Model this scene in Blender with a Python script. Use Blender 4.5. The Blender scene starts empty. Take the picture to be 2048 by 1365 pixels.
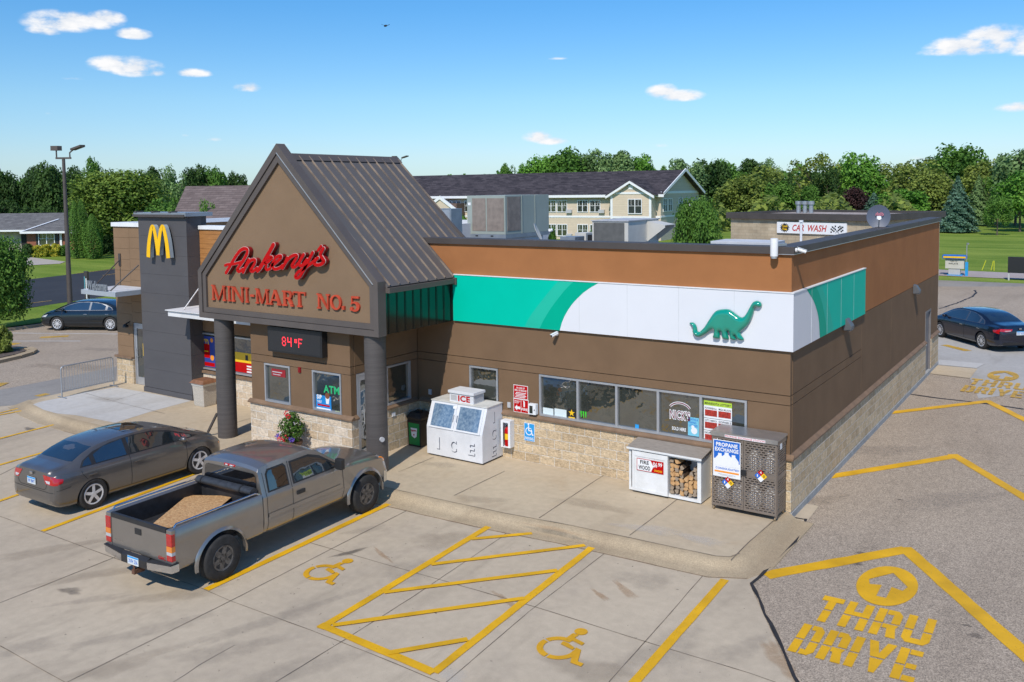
import bpy, bmesh, math, random
from mathutils import Vector, Matrix
R = math.radians
rnd = random.Random(7)
scene = bpy.context.scene
COL = scene.collection

# ---------------------------------------------------------------- camera
CP = Vector((5.081, -17.102, 6.433))
YAW, PITCH, ROLL, FPX, CX, CY = -34.290245, 3.790789, -0.704184, 1753.61, 1024.0, 496.72
def cam_axes():
    y, p, r = R(YAW), R(PITCH), R(ROLL)
    F = Vector((math.sin(y)*math.cos(p), math.cos(y)*math.cos(p), -math.sin(p)))
    a = Vector((math.cos(y), -math.sin(y), 0)); u = a.cross(F)
    return math.cos(r)*a + math.sin(r)*u, -math.sin(r)*a + math.cos(r)*u, F
AX, AU, AF = cam_axes()
cam = bpy.data.cameras.new('camera'); camo = bpy.data.objects.new('camera', cam); COL.objects.link(camo)
m = Matrix.Identity(4)
for i in range(3):
    m[i][0] = AX[i]; m[i][1] = AU[i]; m[i][2] = -AF[i]; m[i][3] = CP[i]
camo.matrix_world = m
cam.sensor_width = 36; cam.lens = 36*FPX/2048; cam.shift_y = -(682.5-CY)/2048
cam.clip_start = 0.1; cam.clip_end = 6000
scene.camera = camo
# survey helpers: a sight line from the photograph met with a real plane of the place
def ray(px, py): return AF + AX*((px-CX)/FPX) - AU*((py-CY)/FPX)
def G(px, py, z=-.13):
    d = ray(px, py); return CP + d*((z-CP.z)/d.z)
def WY(px, py, y=0.):
    d = ray(px, py); return CP + d*((y-CP.y)/d.y)
def WX(px, py, x=0.):
    d = ray(px, py); return CP + d*((x-CP.x)/d.x)
def AT(px, dist, z=-.13):
    d = ray(px, 380.); h = Vector((d.x, d.y)).normalized(); return Vector((CP.x+h.x*dist, CP.y+h.y*dist, z))
def ZAT(p, py):
    lo, hi = -20., 80.
    for _ in range(50):
        mid = (lo+hi)/2; d = Vector((p[0], p[1], mid))-CP
        if CY-FPX*d.dot(AU)/d.dot(AF) > py: lo = mid
        else: hi = mid
    return lo

# ---------------------------------------------------------------- world and sun
SUN = Vector((.179, -.662, .728)).normalized()
world = bpy.data.worlds.new("World"); scene.world = world; world.use_nodes = True
wn = world.node_tree.nodes; wl = world.node_tree.links; wn.clear()
out = wn.new('ShaderNodeOutputWorld'); bg = wn.new('ShaderNodeBackground'); bg.inputs[1].default_value = .1
sky = wn.new('ShaderNodeTexSky'); sky.sky_type = 'NISHITA'; sky.sun_disc = False
sky.sun_elevation = math.asin(SUN.z); sky.sun_rotation = math.atan2(SUN.x, SUN.y)
sky.altitude = 0; sky.air_density = 1.0; sky.dust_density = 0.25; sky.ozone_density = 3.0
hs = wn.new('ShaderNodeHueSaturation'); hs.inputs['Saturation'].default_value = 1.04; hs.inputs['Value'].default_value = 1.04
tc = wn.new('ShaderNodeTexCoord')
wl.new(sky.outputs[0], hs.inputs['Color'])
sx_ = wn.new('ShaderNodeSeparateXYZ'); wl.new(tc.outputs['Generated'], sx_.inputs[0])
cr = wn.new('ShaderNodeValToRGB'); wl.new(sx_.outputs[2], cr.inputs[0]); el = cr.color_ramp.elements      # cooler air near the horizon, deeper blue above
el[0].position = 0.0; el[0].color = (.74,.97,1.30,1); el[1].position = .36; el[1].color = (.46,1.08,1.56,1)
for p_, c_ in ((.04,(.84,1.02,1.28,1)),(.10,(.82,1.10,1.30,1)),(.20,(.56,1.07,1.40,1))):
    e_ = cr.color_ramp.elements.new(p_); e_.color = c_
tm = wn.new('ShaderNodeMix'); tm.data_type = 'RGBA'; tm.blend_type = 'MULTIPLY'; tm.inputs[0].default_value = 1
wl.new(hs.outputs[0], tm.inputs[6]); wl.new(cr.outputs[0], tm.inputs[7])
SKYCOL = tm.outputs[2]
def wm(op, a, b=None, c=None):
    n = wn.new('ShaderNodeMath'); n.operation = op
    for i, v in enumerate((a, b, c)):
        if v is None: continue
        if isinstance(v, (int, float)): n.inputs[i].default_value = v
        else: wl.new(v, n.inputs[i])
    return n.outputs[0]
nz = wn.new('ShaderNodeTexNoise'); nz.inputs['Scale'].default_value = 26; nz.inputs['Detail'].default_value = 7; nz.inputs['Roughness'].default_value = .62
mp = wn.new('ShaderNodeMapping'); mp.inputs['Scale'].default_value = (1, 1, 2.4)
wl.new(tc.outputs['Generated'], mp.inputs[0]); wl.new(mp.outputs[0], nz.inputs['Vector'])
nz2 = wn.new('ShaderNodeTexNoise'); nz2.inputs['Scale'].default_value = 70; nz2.inputs['Detail'].default_value = 4
wl.new(tc.outputs['Generated'], nz2.inputs['Vector'])
# small fair-weather clouds: direction, half width, half height (in tangent units), density
CL = [(120,48,66,26,1),(165,44,70,22,1),(215,38,34,17,1),(90,62,34,14,.8),(268,70,34,14,1),(225,132,46,20,1),(270,138,56,24,1),(300,146,34,12,.8),(388,148,34,11,.9),(494,176,28,13,.9),(145,158,30,7,.35),(1075,276,32,16,1),(1104,284,34,10,.9),(1325,186,34,18,1),(1360,194,50,15,1),
      (1985,72,62,24,1),(1925,92,70,22,1),(1890,104,50,12,.8),(1975,96,90,22,1),(2060,92,50,30,1),(2045,216,48,14,1),(428,280,22,6,.45),(372,272,14,5,.3),(1118,118,32,4,.3),(1320,292,20,7,.35),(95,228,14,6,.25),(560,290,40,5,.2),(1850,318,60,8,.3)]
acc = None
for (px, py, hw, hh, dn) in CL:
    d = ray(px, py).normalized(); a = Vector((d.y, -d.x, 0)).normalized(); b = a.cross(d)
    sx = FPX/d.dot(AF)
    def dotn(v, s):
        n = wn.new('ShaderNodeVectorMath'); n.operation = 'DOT_PRODUCT'; wl.new(tc.outputs['Generated'], n.inputs[0]); n.inputs[1].default_value = v*s; return n.outputs['Value']
    rr = math.sqrt((px-CX)**2+(py-CY)**2+FPX**2)
    u = dotn(a, rr/(hw*1.25)); v = dotn(b, rr/(hh*1.25)); f = dotn(d, 1.0)
    v = wm('ADD', v, wm('MULTIPLY', wm('LESS_THAN', v, 0.0), wm('MULTIPLY', v, .55)))   # flatter base
    q = wm('SUBTRACT', 1.0, wm('SQRT', wm('ADD', wm('MULTIPLY', u, u), wm('MULTIPLY', v, v))))
    q = wm('MULTIPLY', wm('MAXIMUM', q, 0.0), wm('MULTIPLY', wm('GREATER_THAN', f, .5), dn))
    acc = q if acc is None else wm('MAXIMUM', acc, q)
nn = wm('ADD', wm('MULTIPLY', nz.outputs[0], 2.3), wm('MULTIPLY', nz2.outputs[0], .9))
cmask = wn.new('ShaderNodeMapRange'); cmask.interpolation_type = 'SMOOTHSTEP'
wl.new(wm('MULTIPLY', wm('POWER', acc, .6), wm('SUBTRACT', nn, .72)), cmask.inputs[0]); cmask.inputs[1].default_value = .22; cmask.inputs[2].default_value = .78
ccol = wn.new('ShaderNodeMix'); ccol.data_type = 'RGBA'; cs_ = wn.new('ShaderNodeMapRange'); cs_.inputs[1].default_value = .4; cs_.inputs[2].default_value = .62; wl.new(nz.outputs[0], cs_.inputs[0]); wl.new(cs_.outputs[0], ccol.inputs[0]); ccol.inputs[6].default_value = (7.6, 8.1, 8.9, 1); ccol.inputs[7].default_value = (9.9, 9.9, 10, 1)
mix = wn.new('ShaderNodeMix'); mix.data_type = 'RGBA'; wl.new(cmask.outputs[0], mix.inputs[0]); wl.new(SKYCOL, mix.inputs[6]); wl.new(ccol.outputs[2], mix.inputs[7])
wl.new(mix.outputs[2], bg.inputs[0]); wl.new(bg.outputs[0], out.inputs[0])

sd = bpy.data.lights.new('sun', 'SUN'); sd.energy = 4.1; sd.angle = R(.53); sd.color = (1, .935, .84)
so = bpy.data.objects.new('sun', sd); COL.objects.link(so); so.location = (0, 0, 60)
so.rotation_euler = SUN.to_track_quat('Z', 'Y').to_euler()
scene.view_settings.view_transform = 'Standard'; scene.view_settings.look = 'None'; scene.view_settings.exposure = 0.0; scene.view_settings.gamma = 1
scene.render.resolution_x = 1024; scene.render.resolution_y = 682
try:
    scene.cycles.max_bounces = 6; scene.cycles.transparent_max_bounces = 12
except Exception: pass

# ---------------------------------------------------------------- mesh helpers
class MB:
    def __init__(s): s.v = []; s.f = []; s.mi = []; s.cur = 0
    def face(s, ids): s.f.append(list(ids)); s.mi.append(s.cur)
    def add(s, vs, fs):
        n = len(s.v); s.v += [Vector(x) for x in vs]
        for f in fs: s.face([n+i for i in f])
        return s
    def box(s, x0, x1, y0, y1, z0, z1):
        return s.add([(x0,y0,z0),(x1,y0,z0),(x1,y1,z0),(x0,y1,z0),(x0,y0,z1),(x1,y0,z1),(x1,y1,z1),(x0,y1,z1)],
                     [(0,3,2,1),(4,5,6,7),(0,1,5,4),(1,2,6,5),(2,3,7,6),(3,0,4,7)])
    def obox(s, o, u, v, w):
        o, u, v, w = Vector(o), Vector(u), Vector(v), Vector(w)
        if u.cross(v).dot(w) < 0: u, v = v, u
        return s.add([o,o+u,o+u+v,o+v,o+w,o+u+w,o+u+v+w,o+v+w], [(0,3,2,1),(4,5,6,7),(0,1,5,4),(1,2,6,5),(2,3,7,6),(3,0,4,7)])
    def quad(s, a, b, c, d): return s.add([a,b,c,d], [(0,1,2,3)])
    def poly(s, pts): return s.add(pts, [tuple(range(len(pts)))])
    def bar(s, p0, p1, w, h=None, up=(0,0,1)):
        p0, p1 = Vector(p0), Vector(p1); d = p1-p0; h = w if h is None else h
        a = d.cross(Vector(up))
        if a.length < 1e-6: a = d.cross(Vector((1,0,0)))
        a.normalize(); b = a.cross(d).normalized()
        return s.obox(p0-a*w/2-b*h/2, a*w, b*h, d)
    def cyl(s, p0, p1, r0, r1=None, n=20, caps=True):
        p0, p1 = Vector(p0), Vector(p1); r1 = r0 if r1 is None else r1
        d = (p1-p0).normalized(); a = d.orthogonal().normalized(); b = d.cross(a); k = len(s.v)
        for p, r in ((p0,r0),(p1,r1)):
            for i in range(n):
                t = 2*math.pi*i/n; s.v.append(p+(a*math.cos(t)+b*math.sin(t))*r)
        for i in range(n): s.face([k+i, k+(i+1)%n, k+n+(i+1)%n, k+n+i])
        if caps: s.face([k+i for i in reversed(range(n))]); s.face([k+n+i for i in range(n)])
        return s
    def tube(s, pts, r, n=8, closed=False):
        pts = [Vector(p) for p in pts]; k = len(s.v); m_ = len(pts); rs = r if isinstance(r, (list, tuple)) else [r]*m_
        nrm = None
        for i, p in enumerate(pts):
            a = pts[i-1] if (i > 0 or closed) else p; b = pts[(i+1) % m_] if (i < m_-1 or closed) else p
            d = (b-a).normalized()
            if nrm is None: nrm = d.orthogonal().normalized()
            nrm = (nrm-d*nrm.dot(d)).normalized(); bb = d.cross(nrm)
            for j in range(n):
                t = 2*math.pi*j/n; s.v.append(p+(nrm*math.cos(t)+bb*math.sin(t))*rs[i])
        for i in range(m_ if closed else m_-1):
            o, q = k+i*n, k+((i+1) % m_)*n
            for j in range(n): s.face([o+j, o+(j+1)%n, q+(j+1)%n, q+j])
        if not closed: s.face([k+j for j in reversed(range(n))]); s.face([k+(m_-1)*n+j for j in range(n)])
        return s
    def lathe(s, prof, o=(0,0,0), axis=(0,0,1), n=24):
        o = Vector(o); d = Vector(axis).normalized(); a = d.orthogonal().normalized(); b = d.cross(a); k = len(s.v)
        for r, h in prof:
            for i in range(n):
                t = 2*math.pi*i/n; s.v.append(o+d*h+(a*math.cos(t)+b*math.sin(t))*r)
        for j in range(len(prof)-1):
            for i in range(n):
                s.face([k+j*n+i, k+j*n+(i+1)%n, k+(j+1)*n+(i+1)%n, k+(j+1)*n+i])
        s.face([k+i for i in reversed(range(n))]); s.face([k+(len(prof)-1)*n+i for i in range(n)])
        return s
    def prism(s, pts, w):      # polygon of 3D points extruded along w
        n = len(pts); w = Vector(w); k = len(s.v); pts = [Vector(p) for p in pts]
        nr = Vector((0,0,0))
        for i in range(n): nr += pts[i].cross(pts[(i+1) % n])
        if nr.dot(w) < 0: pts = pts[::-1]
        s.v += pts + [p+w for p in pts]
        s.face([k+i for i in reversed(range(n))]); s.face([k+n+i for i in range(n)])
        for i in range(n): s.face([k+i, k+(i+1)%n, k+n+(i+1)%n, k+n+i])
        return s
    def ribbon(s, pts, w, o, u, v, nrm, depth, cap=True):   # flat stroke of width w in the plane o,u,v, extruded along nrm
        P = [Vector((a, b)) for a, b in pts]; L = []; Rr = []
        ws = w if isinstance(w, (list, tuple)) else [w]*len(P)
        for i, p in enumerate(P):
            d0 = (P[i]-P[i-1]).normalized() if i else None; d1 = (P[i+1]-P[i]).normalized() if i < len(P)-1 else None
            if d0 is None: d0 = d1
            if d1 is None: d1 = d0
            t = (d0+d1)
            t = t.normalized() if t.length > 1e-6 else d1
            nn_ = Vector((-t.y, t.x)); c = max(.5, nn_.dot(Vector((-d0.y, d0.x))))
            L.append(p+nn_*ws[i]/2/c); Rr.append(p-nn_*ws[i]/2/c)
        if cap:
            de = (P[-1]-P[-2]).normalized(); ds = (P[0]-P[1]).normalized(); ee = []; es = []
            for k_ in range(1, 6):
                a_ = math.pi*k_/6
                ee.append(P[-1]+(Vector((-de.y, de.x))*math.cos(a_)+de*math.sin(a_))*ws[-1]/2)
                es.append(P[0]+(Vector((-ds.y, ds.x))*math.cos(a_)+ds*math.sin(a_))*ws[0]/2)
        else: ee = []; es = []
        # strip of quads keeps strongly curved strokes valid
        o, u, v, nrm = Vector(o), Vector(u), Vector(v), Vector(nrm)
        X = lambda q, h: o+u*q.x+v*q.y+nrm*h
        ring = [(L[i], Rr[i]) for i in range(len(P))]
        k = len(s.v)
        for a_, b_ in ring: s.v += [X(a_, 0), X(b_, 0), X(a_, depth), X(b_, depth)]
        for i in range(len(P)-1):
            q = k+4*i; s.face([q+2, q+3, q+7, q+6]); s.face([q, q+4, q+5, q+1]); s.face([q, q+2, q+6, q+4]); s.face([q+1, q+5, q+7, q+3])
        def endcap(pa, pb, arc):
            pts_ = [pa]+arc+[pb]; s.prism([X(q, 0) for q in pts_], nrm*depth)
        if cap: endcap(L[-1], Rr[-1], ee); endcap(Rr[0], L[0], es)
        else:
            s.face([k, k+1, k+3, k+2]); q = k+4*(len(P)-1); s.face([q, q+2, q+3, q+1])
        return s
    def sphere(s, c, r, nu=12, nv=8, sc=(1,1,1)):
        c = Vector(c); k = len(s.v); s.v.append(c+Vector((0,0,-r*sc[2])))
        for j in range(1, nv):
            ph = -math.pi/2+math.pi*j/nv
            for i in range(nu):
                t = 2*math.pi*i/nu; s.v.append(c+Vector((r*sc[0]*math.cos(ph)*math.cos(t), r*sc[1]*math.cos(ph)*math.sin(t), r*sc[2]*math.sin(ph))))
        s.v.append(c+Vector((0,0,r*sc[2]))); top = len(s.v)-1
        for i in range(nu):
            s.face([k, k+1+(i+1)%nu, k+1+i]); s.face([top, k+1+(nv-2)*nu+i, k+1+(nv-2)*nu+(i+1)%nu])
            for j in range(nv-2):
                a_ = k+1+j*nu; s.face([a_+i, a_+(i+1)%nu, a_+nu+(i+1)%nu, a_+nu+i])
        return s

WM = {}          # world matrix of every parent we make
def mesh_of(name, mb, mats, inv=None, smooth=False, bevel=0):
    me = bpy.data.meshes.new(name)
    vs = [(inv @ v) if inv else v for v in mb.v]
    me.from_pydata([tuple(v) for v in vs], [], mb.f)
    if not isinstance(mats, (list, tuple)): mats = [mats]
    for m_ in mats: me.materials.append(m_)
    if len(mats) > 1: me.polygons.foreach_set('material_index', mb.mi)
    if bevel:
        bm = bmesh.new(); bm.from_mesh(me); bmesh.ops.remove_doubles(bm, verts=bm.verts, dist=1e-5)
        ed = [e for e in bm.edges if len(e.link_faces) == 2 and e.calc_face_angle(0) > .5]
        bmesh.ops.bevel(bm, geom=ed, offset=bevel, segments=2, profile=.7, affect='EDGES', clamp_overlap=True); bm.to_mesh(me); bm.free()
    if smooth:
        me.polygons.foreach_set('use_smooth', [True]*len(me.polygons))
        try: me.set_sharp_from_angle(angle=R(smooth if smooth is not True else 40))
        except Exception: pass
    me.update(); return me
def part(name, mb, mats, parent=None, smooth=False, bevel=0, label=None):
    inv = WM[parent].inverted() if parent is not None else None
    me = mesh_of(name, mb, mats, inv, smooth, bevel)
    o = bpy.data.objects.new(name, me); COL.objects.link(o)
    if parent is not None: o.parent = parent; WM[o] = WM[parent]
    else: WM[o] = Matrix.Identity(4)
    if label: o['label'] = label
    return o
def thing(name, label, cat, loc=(0,0,0), rz=0, group=None):
    o = bpy.data.objects.new(name, None); COL.objects.link(o); o.empty_display_size = .2
    o.location = loc; o.rotation_euler = (0,0,rz); WM[o] = Matrix.Translation(Vector(loc)) @ Matrix.Rotation(rz, 4, 'Z')
    o['label'] = label; o['category'] = cat
    if group: o['group'] = group
    return o
def solo(name, mb, mats, label, cat, loc=None, group=None, **k):    # a thing that is one mesh, origin at loc
    if loc is not None:
        loc = Vector(loc); mb.v = [v-loc for v in mb.v]
    o = part(name, mb, mats, None, **k)
    if loc is not None: o.location = loc; WM[o] = Matrix.Translation(loc)
    o['label'] = label; o['category'] = cat
    if group: o['group'] = group
    return o
def struct(name, mb, mats, kind='structure', **k):
    o = part(name, mb, mats, None, **k); o['kind'] = kind; return o
def copy_tree(o, parent=None):
    c = o.copy(); COL.objects.link(c); c.parent = parent
    for ch in list(o.children): copy_tree(ch, c)
    return c
_dg = None
def text_mb(mb, body, o, u, v, nrm, w, h, depth=.004, bold=.0, shear=0., rough=False):
    """writes body into the box o + u*w + v*h (built-in font turned into a mesh)"""
    cu = bpy.data.curves.new('t', 'FONT'); cu.body = body; cu.size = 1; cu.offset = bold; cu.shear = shear; cu.resolution_u = 3; cu.align_x = 'LEFT'; cu.space_character = 1.0+bold*2
    ob = bpy.data.objects.new('t', cu); COL.objects.link(ob); bpy.context.view_layer.update()
    me = bpy.data.meshes.new_from_object(ob.evaluated_get(bpy.context.evaluated_depsgraph_get()))
    bm = bmesh.new(); bm.from_mesh(me); bmesh.ops.remove_doubles(bm, verts=bm.verts, dist=1e-4)
    xs = [q.co.x for q in bm.verts]; ys = [q.co.y for q in bm.verts]
    if xs:
        x0, x1, y0, y1 = min(xs), max(xs), min(ys), max(ys)
        o, u, v, nrm = Vector(o), Vector(u), Vector(v), Vector(nrm); k = len(mb.v); bm.verts.index_update()
        P = [o+u*((q.co.x-x0)/(x1-x0)*w)+v*((q.co.y-y0)/(y1-y0)*h)+nrm*depth for q in bm.verts]
        mb.v += P; fl = (u.cross(v)).dot(nrm) < 0
        for f in bm.faces:
            ids = [k+q.index for q in f.verts]
            if (bm.faces and f.normal.z < 0) != fl: ids.reverse()
            mb.face(ids)
        if depth > .01:
            n0 = len(mb.v); mb.v += [p-nrm*depth for p in P]
            for e in bm.edges:
                if len(e.link_faces) == 1:
                    a, b = e.verts[0].index, e.verts[1].index
                    mb.face([k+a, k+b, n0+b, n0+a])
    bm.free(); bpy.data.objects.remove(ob); bpy.data.curves.remove(cu); bpy.data.meshes.remove(me)
    return mb

# ---------------------------------------------------------------- materials
MAT = {}
def nt(name):
    m_ = bpy.data.materials.new(name); m_.use_nodes = True; t = m_.node_tree; b = t.nodes['Principled BSDF']; MAT[name] = m_
    return m_, t.nodes, t.links, b
def rgb(c): return (c[0], c[1], c[2], 1)
def sr(r, g, b):                                    # sRGB 0-255 to linear
    f = lambda x: (x/255/12.92) if x/255 <= .04045 else ((x/255+.055)/1.055)**2.4
    return (f(r), f(g), f(b))
def vary(name, c, rough=.6, metal=0, amt=.15, scale=3., c2=None, bump=0, bscale=60, spec=.5, detail=5, stretch=(1,1,1), coat=0, fine=0, fscale=80, thr=(.35,.65)):
    m_, n, l, b = nt(name)
    t = n.new('ShaderNodeTexCoord'); mp_ = n.new('ShaderNodeMapping'); mp_.inputs['Scale'].default_value = stretch; l.new(t.outputs['Object'], mp_.inputs[0])
    z = n.new('ShaderNodeTexNoise'); z.inputs['Scale'].default_value = scale; z.inputs['Detail'].default_value = detail; z.inputs['Roughness'].default_value = .6; l.new(mp_.outputs[0], z.inputs['Vector'])
    r_ = n.new('ShaderNodeMapRange'); r_.inputs[1].default_value = thr[0]; r_.inputs[2].default_value = thr[1]; l.new(z.outputs[0], r_.inputs[0])
    x = n.new('ShaderNodeMix'); x.data_type = 'RGBA'; l.new(r_.outputs[0], x.inputs[0])
    if c2 is None: c2 = tuple(q*(1+amt) for q in c); c1 = tuple(q*(1-amt) for q in c)
    else: c1 = c
    x.inputs[6].default_value = rgb(c1); x.inputs[7].default_value = rgb(c2); colr = x.outputs[2]
    if fine:
        z2 = n.new('ShaderNodeTexNoise'); z2.inputs['Scale'].default_value = fscale; z2.inputs['Detail'].default_value = 2; l.new(t.outputs['Object'], z2.inputs['Vector'])
        r2 = n.new('ShaderNodeMapRange'); r2.inputs[1].default_value = .3; r2.inputs[2].default_value = .7; r2.inputs[3].default_value = 1-fine; r2.inputs[4].default_value = 1+fine; l.new(z2.outputs[0], r2.inputs[0])
        hm = n.new('ShaderNodeVectorMath'); hm.operation = 'SCALE'; l.new(colr, hm.inputs[0]); l.new(r2.outputs[0], hm.inputs['Scale']); colr = hm.outputs[0]
    l.new(colr, b.inputs['Base Color'])
    b.inputs['Roughness'].default_value = rough; b.inputs['Metallic'].default_value = metal; b.inputs['Specular IOR Level'].default_value = spec
    if coat: b.inputs['Coat Weight'].default_value = coat; b.inputs['Coat Roughness'].default_value = .04
    if bump:
        zb = n.new('ShaderNodeTexNoise'); zb.inputs['Scale'].default_value = bscale; zb.inputs['Detail'].default_value = 3; l.new(t.outputs['Object'], zb.inputs['Vector'])
        bp = n.new('ShaderNodeBump'); bp.inputs['Strength'].default_value = bump; bp.inputs['Distance'].default_value = .02; l.new(zb.outputs[0], bp.inputs['Height']); l.new(bp.outputs[0], b.inputs['Normal'])
    return m_
def emis(name, c, st):
    m_, n, l, b = nt(name); b.inputs['Base Color'].default_value = rgb(c); b.inputs['Emission Color'].default_value = rgb(c); b.inputs['Emission Strength'].default_value = st; return m_
def bricky(name, c1, c2, mortar, w, h, ms=.01, rough=.85, bump=.6, dist=.02, nz_amt=.5, nsc=14, axis='xz', offs=.5, msm=.1, nscale2=40):
    m_, n, l, b = nt(name)
    t = n.new('ShaderNodeTexCoord'); sp = n.new('ShaderNodeSeparateXYZ'); l.new(t.outputs['Object'], sp.inputs[0])
    ad = n.new('ShaderNodeMath'); ad.operation = 'ADD'; l.new(sp.outputs[0], ad.inputs[0]); l.new(sp.outputs[1], ad.inputs[1])
    cb = n.new('ShaderNodeCombineXYZ'); l.new(ad.outputs[0], cb.inputs[0]); l.new(sp.outputs[2], cb.inputs[1])
    br = n.new('ShaderNodeTexBrick'); br.offset = offs; l.new(cb.outputs[0], br.inputs['Vector'])
    br.inputs['Scale'].default_value = 1; br.inputs['Brick Width'].default_value = w; br.inputs['Row Height'].default_value = h; br.inputs['Mortar Size'].default_value = ms; br.inputs['Mortar Smooth'].default_value = msm
    br.inputs['Color1'].default_value = rgb(c1); br.inputs['Color2'].default_value = rgb(c2); br.inputs['Mortar'].default_value = rgb(mortar); br.inputs['Bias'].default_value = 0
    z = n.new('ShaderNodeTexNoise'); z.inputs['Scale'].default_value = nsc; z.inputs['Detail'].default_value = 6; z.inputs['Roughness'].default_value = .65; l.new(t.outputs['Object'], z.inputs['Vector'])
    r2 = n.new('ShaderNodeMapRange'); r2.inputs[1].default_value = .3; r2.inputs[2].default_value = .7; r2.inputs[3].default_value = 1-nz_amt*.5; r2.inputs[4].default_value = 1+nz_amt*.5; l.new(z.outputs[0], r2.inputs[0])
    hm = n.new('ShaderNodeVectorMath'); hm.operation = 'SCALE'; l.new(br.outputs[0], hm.inputs[0]); l.new(r2.outputs[0], hm.inputs['Scale']); l.new(hm.outputs[0], b.inputs['Base Color'])
    b.inputs['Roughness'].default_value = rough; b.inputs['Specular IOR Level'].default_value = .2
    z3 = n.new('ShaderNodeTexNoise'); z3.inputs['Scale'].default_value = nscale2; z3.inputs['Detail'].default_value = 5; l.new(t.outputs['Object'], z3.inputs['Vector'])
    sb = n.new('ShaderNodeMath'); sb.operation = 'SUBTRACT'; l.new(z3.outputs[0], sb.inputs[0]); l.new(br.outputs['Fac'], sb.inputs[1])
    bp = n.new('ShaderNodeBump'); bp.inputs['Strength'].default_value = bump; bp.inputs['Distance'].default_value = dist; l.new(sb.outputs[0], bp.inputs['Height']); l.new(bp.outputs[0], b.inputs['Normal'])
    return m_
def paint(name, c, rough=.3, metal=.6, coat=1.):
    m_ = vary(name, c, rough=rough, metal=metal, amt=.05, scale=1.5, coat=coat, fine=.06, fscale=300); return m_
def glass(name, c=(.02,.03,.03), rough=.03, spec=.9):
    return vary(name, c, rough=rough, amt=.35, scale=1.2, spec=spec, coat=.6)
# ================================================================ SETTING
def pave(name, base, dark, stain, spk=.25, spks=(90, 260), rough=.85, bump=.25, sscale=.25, aggr=None, tint=None):
    """paving: broad tone drift, medium mottling, long streaks of dirt and fine aggregate"""
    m_, n, l, b = nt(name); t = n.new('ShaderNodeTexCoord')
    def noise(sc, det=5, st=(1,1,1), dist=0, rot=0):
        q = n.new('ShaderNodeMapping'); q.inputs['Scale'].default_value = st; q.inputs['Rotation'].default_value = (0,0,rot); l.new(t.outputs['Object'], q.inputs[0])
        z = n.new('ShaderNodeTexNoise'); z.inputs['Scale'].default_value = sc; z.inputs['Detail'].default_value = det; z.inputs['Roughness'].default_value = .6; z.inputs['Distortion'].default_value = dist; l.new(q.outputs[0], z.inputs['Vector']); return z.outputs[0]
    def rng(v, a, b_, c, d):
        q = n.new('ShaderNodeMapRange'); q.inputs[1].default_value = a; q.inputs[2].default_value = b_; q.inputs[3].default_value = c; q.inputs[4].default_value = d; l.new(v, q.inputs[0]); return q.outputs[0]
    def mx(fac, a, b_):
        q = n.new('ShaderNodeMix'); q.data_type = 'RGBA'; l.new(fac, q.inputs[0])
        for i, v in ((6, a), (7, b_)):
            if isinstance(v, tuple): q.inputs[i].default_value = rgb(v)
            else: l.new(v, q.inputs[i])
        return q.outputs[2]
    def scale(v, f):
        q = n.new('ShaderNodeVectorMath'); q.operation = 'SCALE'; l.new(v, q.inputs[0]); l.new(f, q.inputs['Scale']); return q.outputs[0]
    c = mx(rng(noise(sscale, 6), .36, .64, 0, 1), base, dark)
    c = mx(rng(noise(.9, 7, (1, .22, 1), .6), .52, .74, 0, .75), c, stain)
    if tint: c = mx(rng(noise(.5, 6, (1,1,1), 1.0), .56, .72, 0, .6), c, tint)
    c = scale(c, rng(noise(6, 6), .3, .7, .93, 1.07))
    c = scale(c, rng(noise(spks[0], 3), .3, .7, 1-spk, 1+spk))
    if aggr:
        v = n.new('ShaderNodeTexVoronoi'); v.inputs['Scale'].default_value = spks[1]; l.new(t.outputs['Object'], v.inputs['Vector'])
        c = scale(c, rng(v.outputs['Color'], .15, .85, 1-aggr, 1+aggr))
        z = noise(34, 2); c = scale(c, rng(z, .66, .72, 1, .35))
    else:
        z = noise(11, 2); c = scale(c, rng(z, .745, .76, 1, .35))    # gum and tar specks
    l.new(c, b.inputs['Base Color']); b.inputs['Roughness'].default_value = rough; b.inputs['Specular IOR Level'].default_value = .25
    bp = n.new('ShaderNodeBump'); bp.inputs['Strength'].default_value = bump; bp.inputs['Distance'].default_value = .01; l.new(noise(spks[0], 3), bp.inputs['Height']); l.new(bp.outputs[0], b.inputs['Normal'])
    return m_
M_conc = pave('lot_concrete', (.485,.400,.292), (.425,.348,.255), (.30,.245,.18), spk=.10, tint=(.40,.33,.25))
M_walk = pave('walk_concrete', (.50,.405,.28), (.43,.345,.24), (.37,.29,.195), spk=.09, tint=(.42,.31,.19))
M_white = pave('new_concrete', (.50,.48,.45), (.45,.43,.40), (.40,.37,.33), spk=.07)
M_curb = pave('curb_concrete', (.43,.34,.225), (.36,.275,.175), (.29,.22,.14), spk=.20, spks=(45,100), bump=.5)
M_asph = pave('old_asphalt', (.375,.302,.228), (.33,.265,.20), (.27,.215,.16), spk=.34, spks=(80, 58), aggr=.34, bump=.6, sscale=.15)
M_grayc = pave('gray_paving', (.28,.26,.235), (.24,.22,.2), (.2,.185,.17), spk=.15)
M_black = pave('new_asphalt', (.040,.043,.05), (.034,.036,.042), (.05,.05,.055), spk=.2, spks=(50, 60), bump=.3)
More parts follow.
